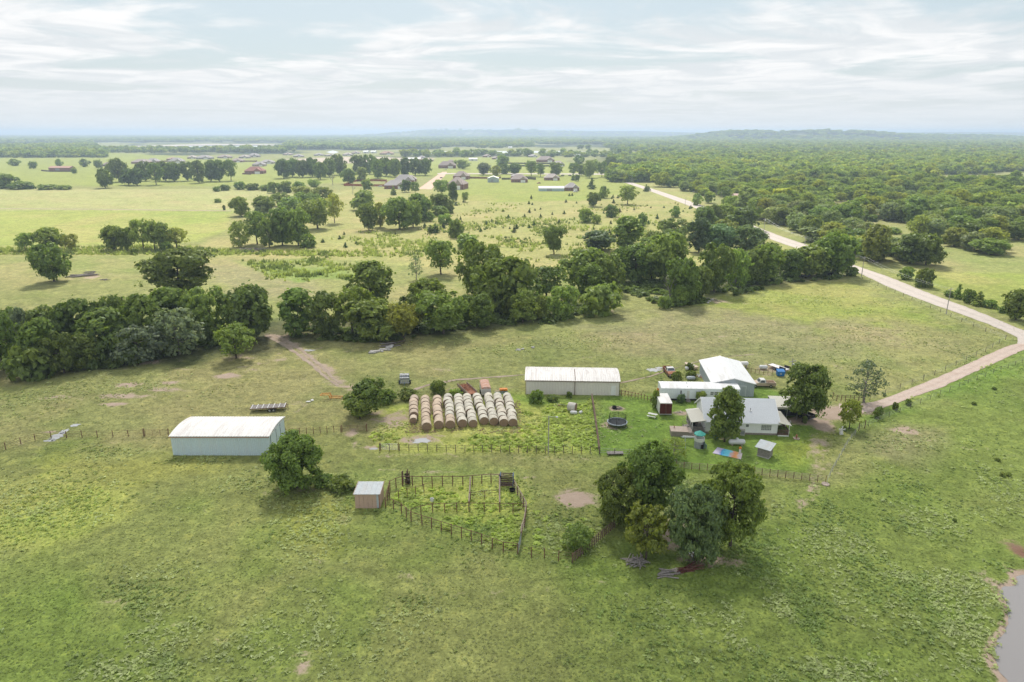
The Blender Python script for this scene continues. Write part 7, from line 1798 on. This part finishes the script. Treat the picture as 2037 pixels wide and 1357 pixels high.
for a in (('grey hip-roofed house in front at the end of the red fences', 788, 376, 46, 17, 16, GR, WB, .12), ('taller grey-roofed house behind the one by the red fences', 804, 367, 40, 19, 16, GR, WB, .12), ('grey house with pale roof edges nearest the dirt street bend', 818, 361, 20, 12, 12, TN, WB, .1),
          ('large mauve-roofed house beside the end of the dirt street', 905, 377, 34, 24, 20, BR, WB, -.2), ('mauve-roofed house behind the large one on the dirt street', 916, 357, 30, 16, 16, BR, WB, -.1), ('brown-roofed house where the dirt street ends', 889, 335, 34, 14, 16, BR, WB, 0), ('small brown house behind the street end', 897, 327, 18, 9, 14, BR, WB, 0),
          ('purple-brown hip-roofed brick house in the mown field', 1033, 363, 33, 15, 14, BR, WB, 0), ('grey roof showing above the purple-brown house', 1027, 355, 18, 9, 12, GR, WB, .1), ('brick house with a white garage in the mown field', 1098, 359, 30, 13, 14, TN, WB, 0), ('brick house beside the long white shed', 1138, 380, 28, 16, 14, GR, WB, 0),
          ('big brown-roofed house behind the long dark fences', 1086, 323, 34, 12, 20, BR, WB, .1), ('pale-walled house beyond the street trees', 1112, 331, 22, 11, 16, TN, WG, .1), ('red-roofed brick house beside the tall tree row', 505, 346, 36, 14, 16, (.30, .15, .125), WB, .05), ('mauve house half hidden by the tall tree row', 278, 326, 34, 9, 20, BR, WB, 0),
          ('grey house left of the fence behind the tall tree row', 302, 325, 24, 10, 18, GR, WB, .1), ('grey hipped house above the middle of the tall row', 349, 325, 26, 11, 18, GR, WT, .1), ('small pale house at the wood edge', 380, 316, 15, 7, 18, TN, WT, 0), ('wide grey house at the wood edge', 404, 317, 28, 8, 20, GR, WG, 0), ('mauve house before the lake trees', 444, 315, 24, 7, 20, BR, WT, 0), ('mauve house near the end of the tree row', 470, 323, 22, 8, 18, BR, WB, 0),
          ('pale roofed house before the lake trees', 484, 315, 18, 7, 18, TN, WG, 0), ('long grey-roofed house before the lake trees', 503, 313, 20, 8, 18, GR, WG, 0), ('grey house with twin gables past the red roof', 530, 326, 26, 8, 18, GR, WT, .1), ('grey gabled house behind the red roof', 514, 331, 24, 9, 16, GR, WT, .1), ('lone house on the far green before the wood', 210, 331, 17, 8, 16, BR, WB, 0),
          ('orange-brown house among the white sheds', 768, 308, 26, 7, 24, (.34, .22, .16), WT, 0), ('grey house past the orange-brown one', 815, 309, 18, 6, 24, GR, WG, 0), ('small brown house on the bare ground strip', 855, 321, 12, 5, 14, BR, WB, 0), ('grey house by the far lake shore', 838, 316, 14, 6, 20, GR, WG, 0), ('mauve house at the end of the bare strip', 985, 317, 14, 6, 20, BR, WB, 0), ('house in the trees by the far lake', 928, 309, 18, 6, 24, BR, WG, 0), ('tan house right of the lake row', 655, 311, 20, 5, 24, TN, WG, 0), ('small grey house left of the bare strip', 592, 313, 18, 6, 18, GR, WT, 0), ('tan house in the middle of the bare strip', 690, 310, 18, 6, 20, TN, WG, 0), ('mauve house at the far edge of the bare strip', 706, 306, 15, 5, 22, BR, WT, 0), ('grey house left of the tan lake house', 632, 310, 16, 5, 22, GR, WG, 0), ('brown house past the white barn on the green', 968, 313, 16, 6, 20, BR, WB, 0), ('grey house beyond the street trees by the lake', 1060, 313, 18, 6, 22, GR, WG, 0), ('red-brown house on the far green edge', 340, 319, 18, 6, 18, (.36, .24, .2), WB, 0), ('mauve house near the bare strip', 570, 309, 16, 5, 24, BR, WT, 0)):
    far_house(a[0], a[1], a[2], a[3], a[4], a[5], a[6], a[7], a[8])
def far_shed(label, u, v, wpx, hpx, deep, wall, roof, rz=0.0, mono=False, gable_front=False):
    p = ground(u, v); W_ = wpx * mpp(u, v); H_ = max(3.0, zpx(v, v - hpx)); o = thing('metal_shed', label, 'shed', p, rz); e = H_ * .66
    b = MB().box(-W_ / 2, 0, -.2, W_ / 2, deep, e)
    if gable_front: b.plate([(-W_ / 2, 0, e), (W_ / 2, 0, e), (0, 0, H_ * .95)], (0, .1, 0))
    else: b.plate([(-W_ / 2, 0, e), (-W_ / 2, deep, e), (-W_ / 2, deep / 2, H_ * .95)], (.1, 0, 0)).plate([(W_ / 2 - .1, 0, e), (W_ / 2 - .1, deep, e), (W_ / 2 - .1, deep / 2, H_ * .95)], (.1, 0, 0))
    x = b.build('wall', M['far_wall'], o); x.color = (*wall, 1)
    r = MB()
    if gable_front: r.plate([(-W_ / 2 - .3, -.3, e - .1), (0, -.3, H_), (0, deep + .3, H_), (-W_ / 2 - .3, deep + .3, e - .1)], (0, 0, .12)); r.plate([(0, -.3, H_), (W_ / 2 + .3, -.3, e - .1), (W_ / 2 + .3, deep + .3, e - .1), (0, deep + .3, H_)], (0, 0, .12))
    else: r.plate([(-W_ / 2 - .3, -.4, e - .1), (W_ / 2 + .3, -.4, e - .1), (W_ / 2 + .3, deep / 2, H_), (-W_ / 2 - .3, deep / 2, H_)], (0, 0, .12)); r.plate([(-W_ / 2 - .3, deep / 2, H_), (W_ / 2 + .3, deep / 2, H_), (W_ / 2 + .3, deep + .4, e - .1), (-W_ / 2 - .3, deep + .4, e - .1)], (0, 0, .12))
    x = r.build('roof', M['far_roof'], o); x.color = (*roof, 1); MB().box(-W_ * .18, -.08, 0, W_ * .02, 0, e * .8).build('door', M['grey_plastic'], o)
    return o
WH, BL, PK = (.72, .72, .71), (.42, .52, .55), (.55, .42, .35)
far_shed('long white shed with a pale blue front beside a brick house', 1097, 380.5, 50, 9, 13, BL, WH); far_shed('grey gabled metal shop in the mown field', 981, 363, 22, 12, 14, (.38, .45, .46), WH, 0, False, True)
far_shed('long white-roofed barn beyond the park-like trees', 821, 321, 31, 7, 16, (.45, .3, .25), WH); far_shed('white barn far out on the green', 941, 320, 17, 5.5, 14, WH, WH); far_shed('low red-brown barn on the far green', 118, 340, 42, 9, 14, (.26, .14, .11), (.40, .24, .19)); far_shed('big pale barn with a white roof inside the wood', 1815, 351, 34, 13, 22, PK, WH, .15)
far_shed('small pink house at the edge of the wood', 1470, 398, 18, 12, 8, (.6, .5, .46), (.5, .36, .31)); far_shed('white shed far out by the lake', 1148, 311, 16, 5, 20, WH, WH) ; far_shed('pale shed at the far lake end', 742, 305, 10, 5, 20, WH, WH); far_shed('white roof among the far lake trees', 890, 306.5, 26, 5, 26, WH, WH); far_shed('white roof behind the orange-brown house', 727, 305, 10, 5, 24, WH, WH); far_shed('grey shed on the mown field edge', 1158, 312, 10, 4, 14, BL, WH)
far_shed('white roof in the woods on the horizon side', 1015, 295, 8, 3, 30, WH, WH)
def board_fence(label, path, h, col):
    W_ = [Vector((*ground(u, v)[:2], 0)) for u, v in path]; o = thing('board_fence', label, 'fence', W_[0])
    for A, B in zip(W_[:-1], W_[1:]):
        L = (B - A).length; n = max(1, int(L / 2.4)); d = (B - A).normalized(); N = Vector((-d.y, d.x, 0)) * .04
        for k in range(n):
            p0 = A - W_[0] + (B - A) * (k / n); p1 = A - W_[0] + (B - A) * ((k + 1) / n) - d * .06
            x = MB().plate([(p0.x, p0.y, 0), (p1.x, p1.y, 0), (p1.x, p1.y, h * (1 + .03 * (k % 2))), (p0.x, p0.y, h * (1 + .03 * (k % 2)))], N).build('panel', M['wood_fence'], o); x.color = (*col, 1)
RD, BN, DK = (.34, .12, .07), (.26, .15, .10), (.12, .11, .075)
board_fence('red board fence round the yard left of the grey-roofed houses', [(684, 370), (765, 371), (768, 365), (770, 361), (712, 360), (700, 364), (684, 370)], 2.1, RD)
board_fence('brown board fence behind the mauve-roofed houses', [(916, 355), (955, 355.5), (985, 356)], 2.2, BN)
board_fence('brown fence section beside the gabled metal shop', [(992, 355), (997, 355)], 2.2, BN)
board_fence('dark fence round the purple-brown house', [(998, 357.5), (1018, 357.5)], 2.2, DK); board_fence('dark fence on the far side of the purple-brown house', [(1044, 356), (1066, 358)], 3.0, DK)
board_fence('long dark fence in front of the big brown-roofed house', [(1003, 326), (1120, 327)], 2.4, DK); board_fence('second long dark fence before the big brown-roofed house', [(1015, 331), (1105, 331.5)], 2.4, DK)
board_fence('dark board fence round the low red-brown barn', [(82, 340.5), (100, 342), (145, 342)], 2.0, (.14, .10, .08)); board_fence('brown fence behind the tall tree row', [(315, 322), (338, 322)], 2.4, BN); board_fence('brown fence beside the red-roofed house', [(482, 347), (500, 347.5)], 2.0, (.22, .13, .1))
board_fence('brown fence line past the mauve house', [(486, 322), (512, 322)], 2.4, BN)
def far_car(label, u, v, rz, paint):
    p = ground(u, v); o = thing('parked_car', label, 'car', p, rz)
    b = MB(); pr_ = [(0, .35), (0, .8), (1.0, .95), (1.6, 1.45), (3.2, 1.45), (4.1, .95), (4.5, .85), (4.5, .35)]
    b.plate([(x, -.88, z_) for x, z_ in pr_], (0, 1.76, 0)); b.build('body', M[paint], o); MB().plate([(1.3, -.895, 1.0), (1.7, -.895, 1.38), (3.1, -.895, 1.38), (3.6, -.895, 1.0)], (0, 1.79, 0)).build('windows', M['glass'], o)
    for x in (.85, 3.6):
        for y in (-.82, .82): wheel(o, x, y, .33, .2)
far_car('white car parked before the brick house and long shed', 1140, 382.5, .2, 'white_paint'); far_car('white car on the drive at the end of the dirt street', 884, 337.5, 0, 'white_paint'); far_car('red tractor-like vehicle in the mown field', 1068, 365.5, .3, 'rust'); far_car('dark vehicle on the dirt street', 876, 355, 1.2, 'black'); far_car('white car beside the red board fence', 752, 372, .1, 'white_paint'); far_car('dark trailer by the far road', 1116, 350, .1, 'black'); far_car('black box vehicle by the far road trees', 1130, 350, .1, 'black')
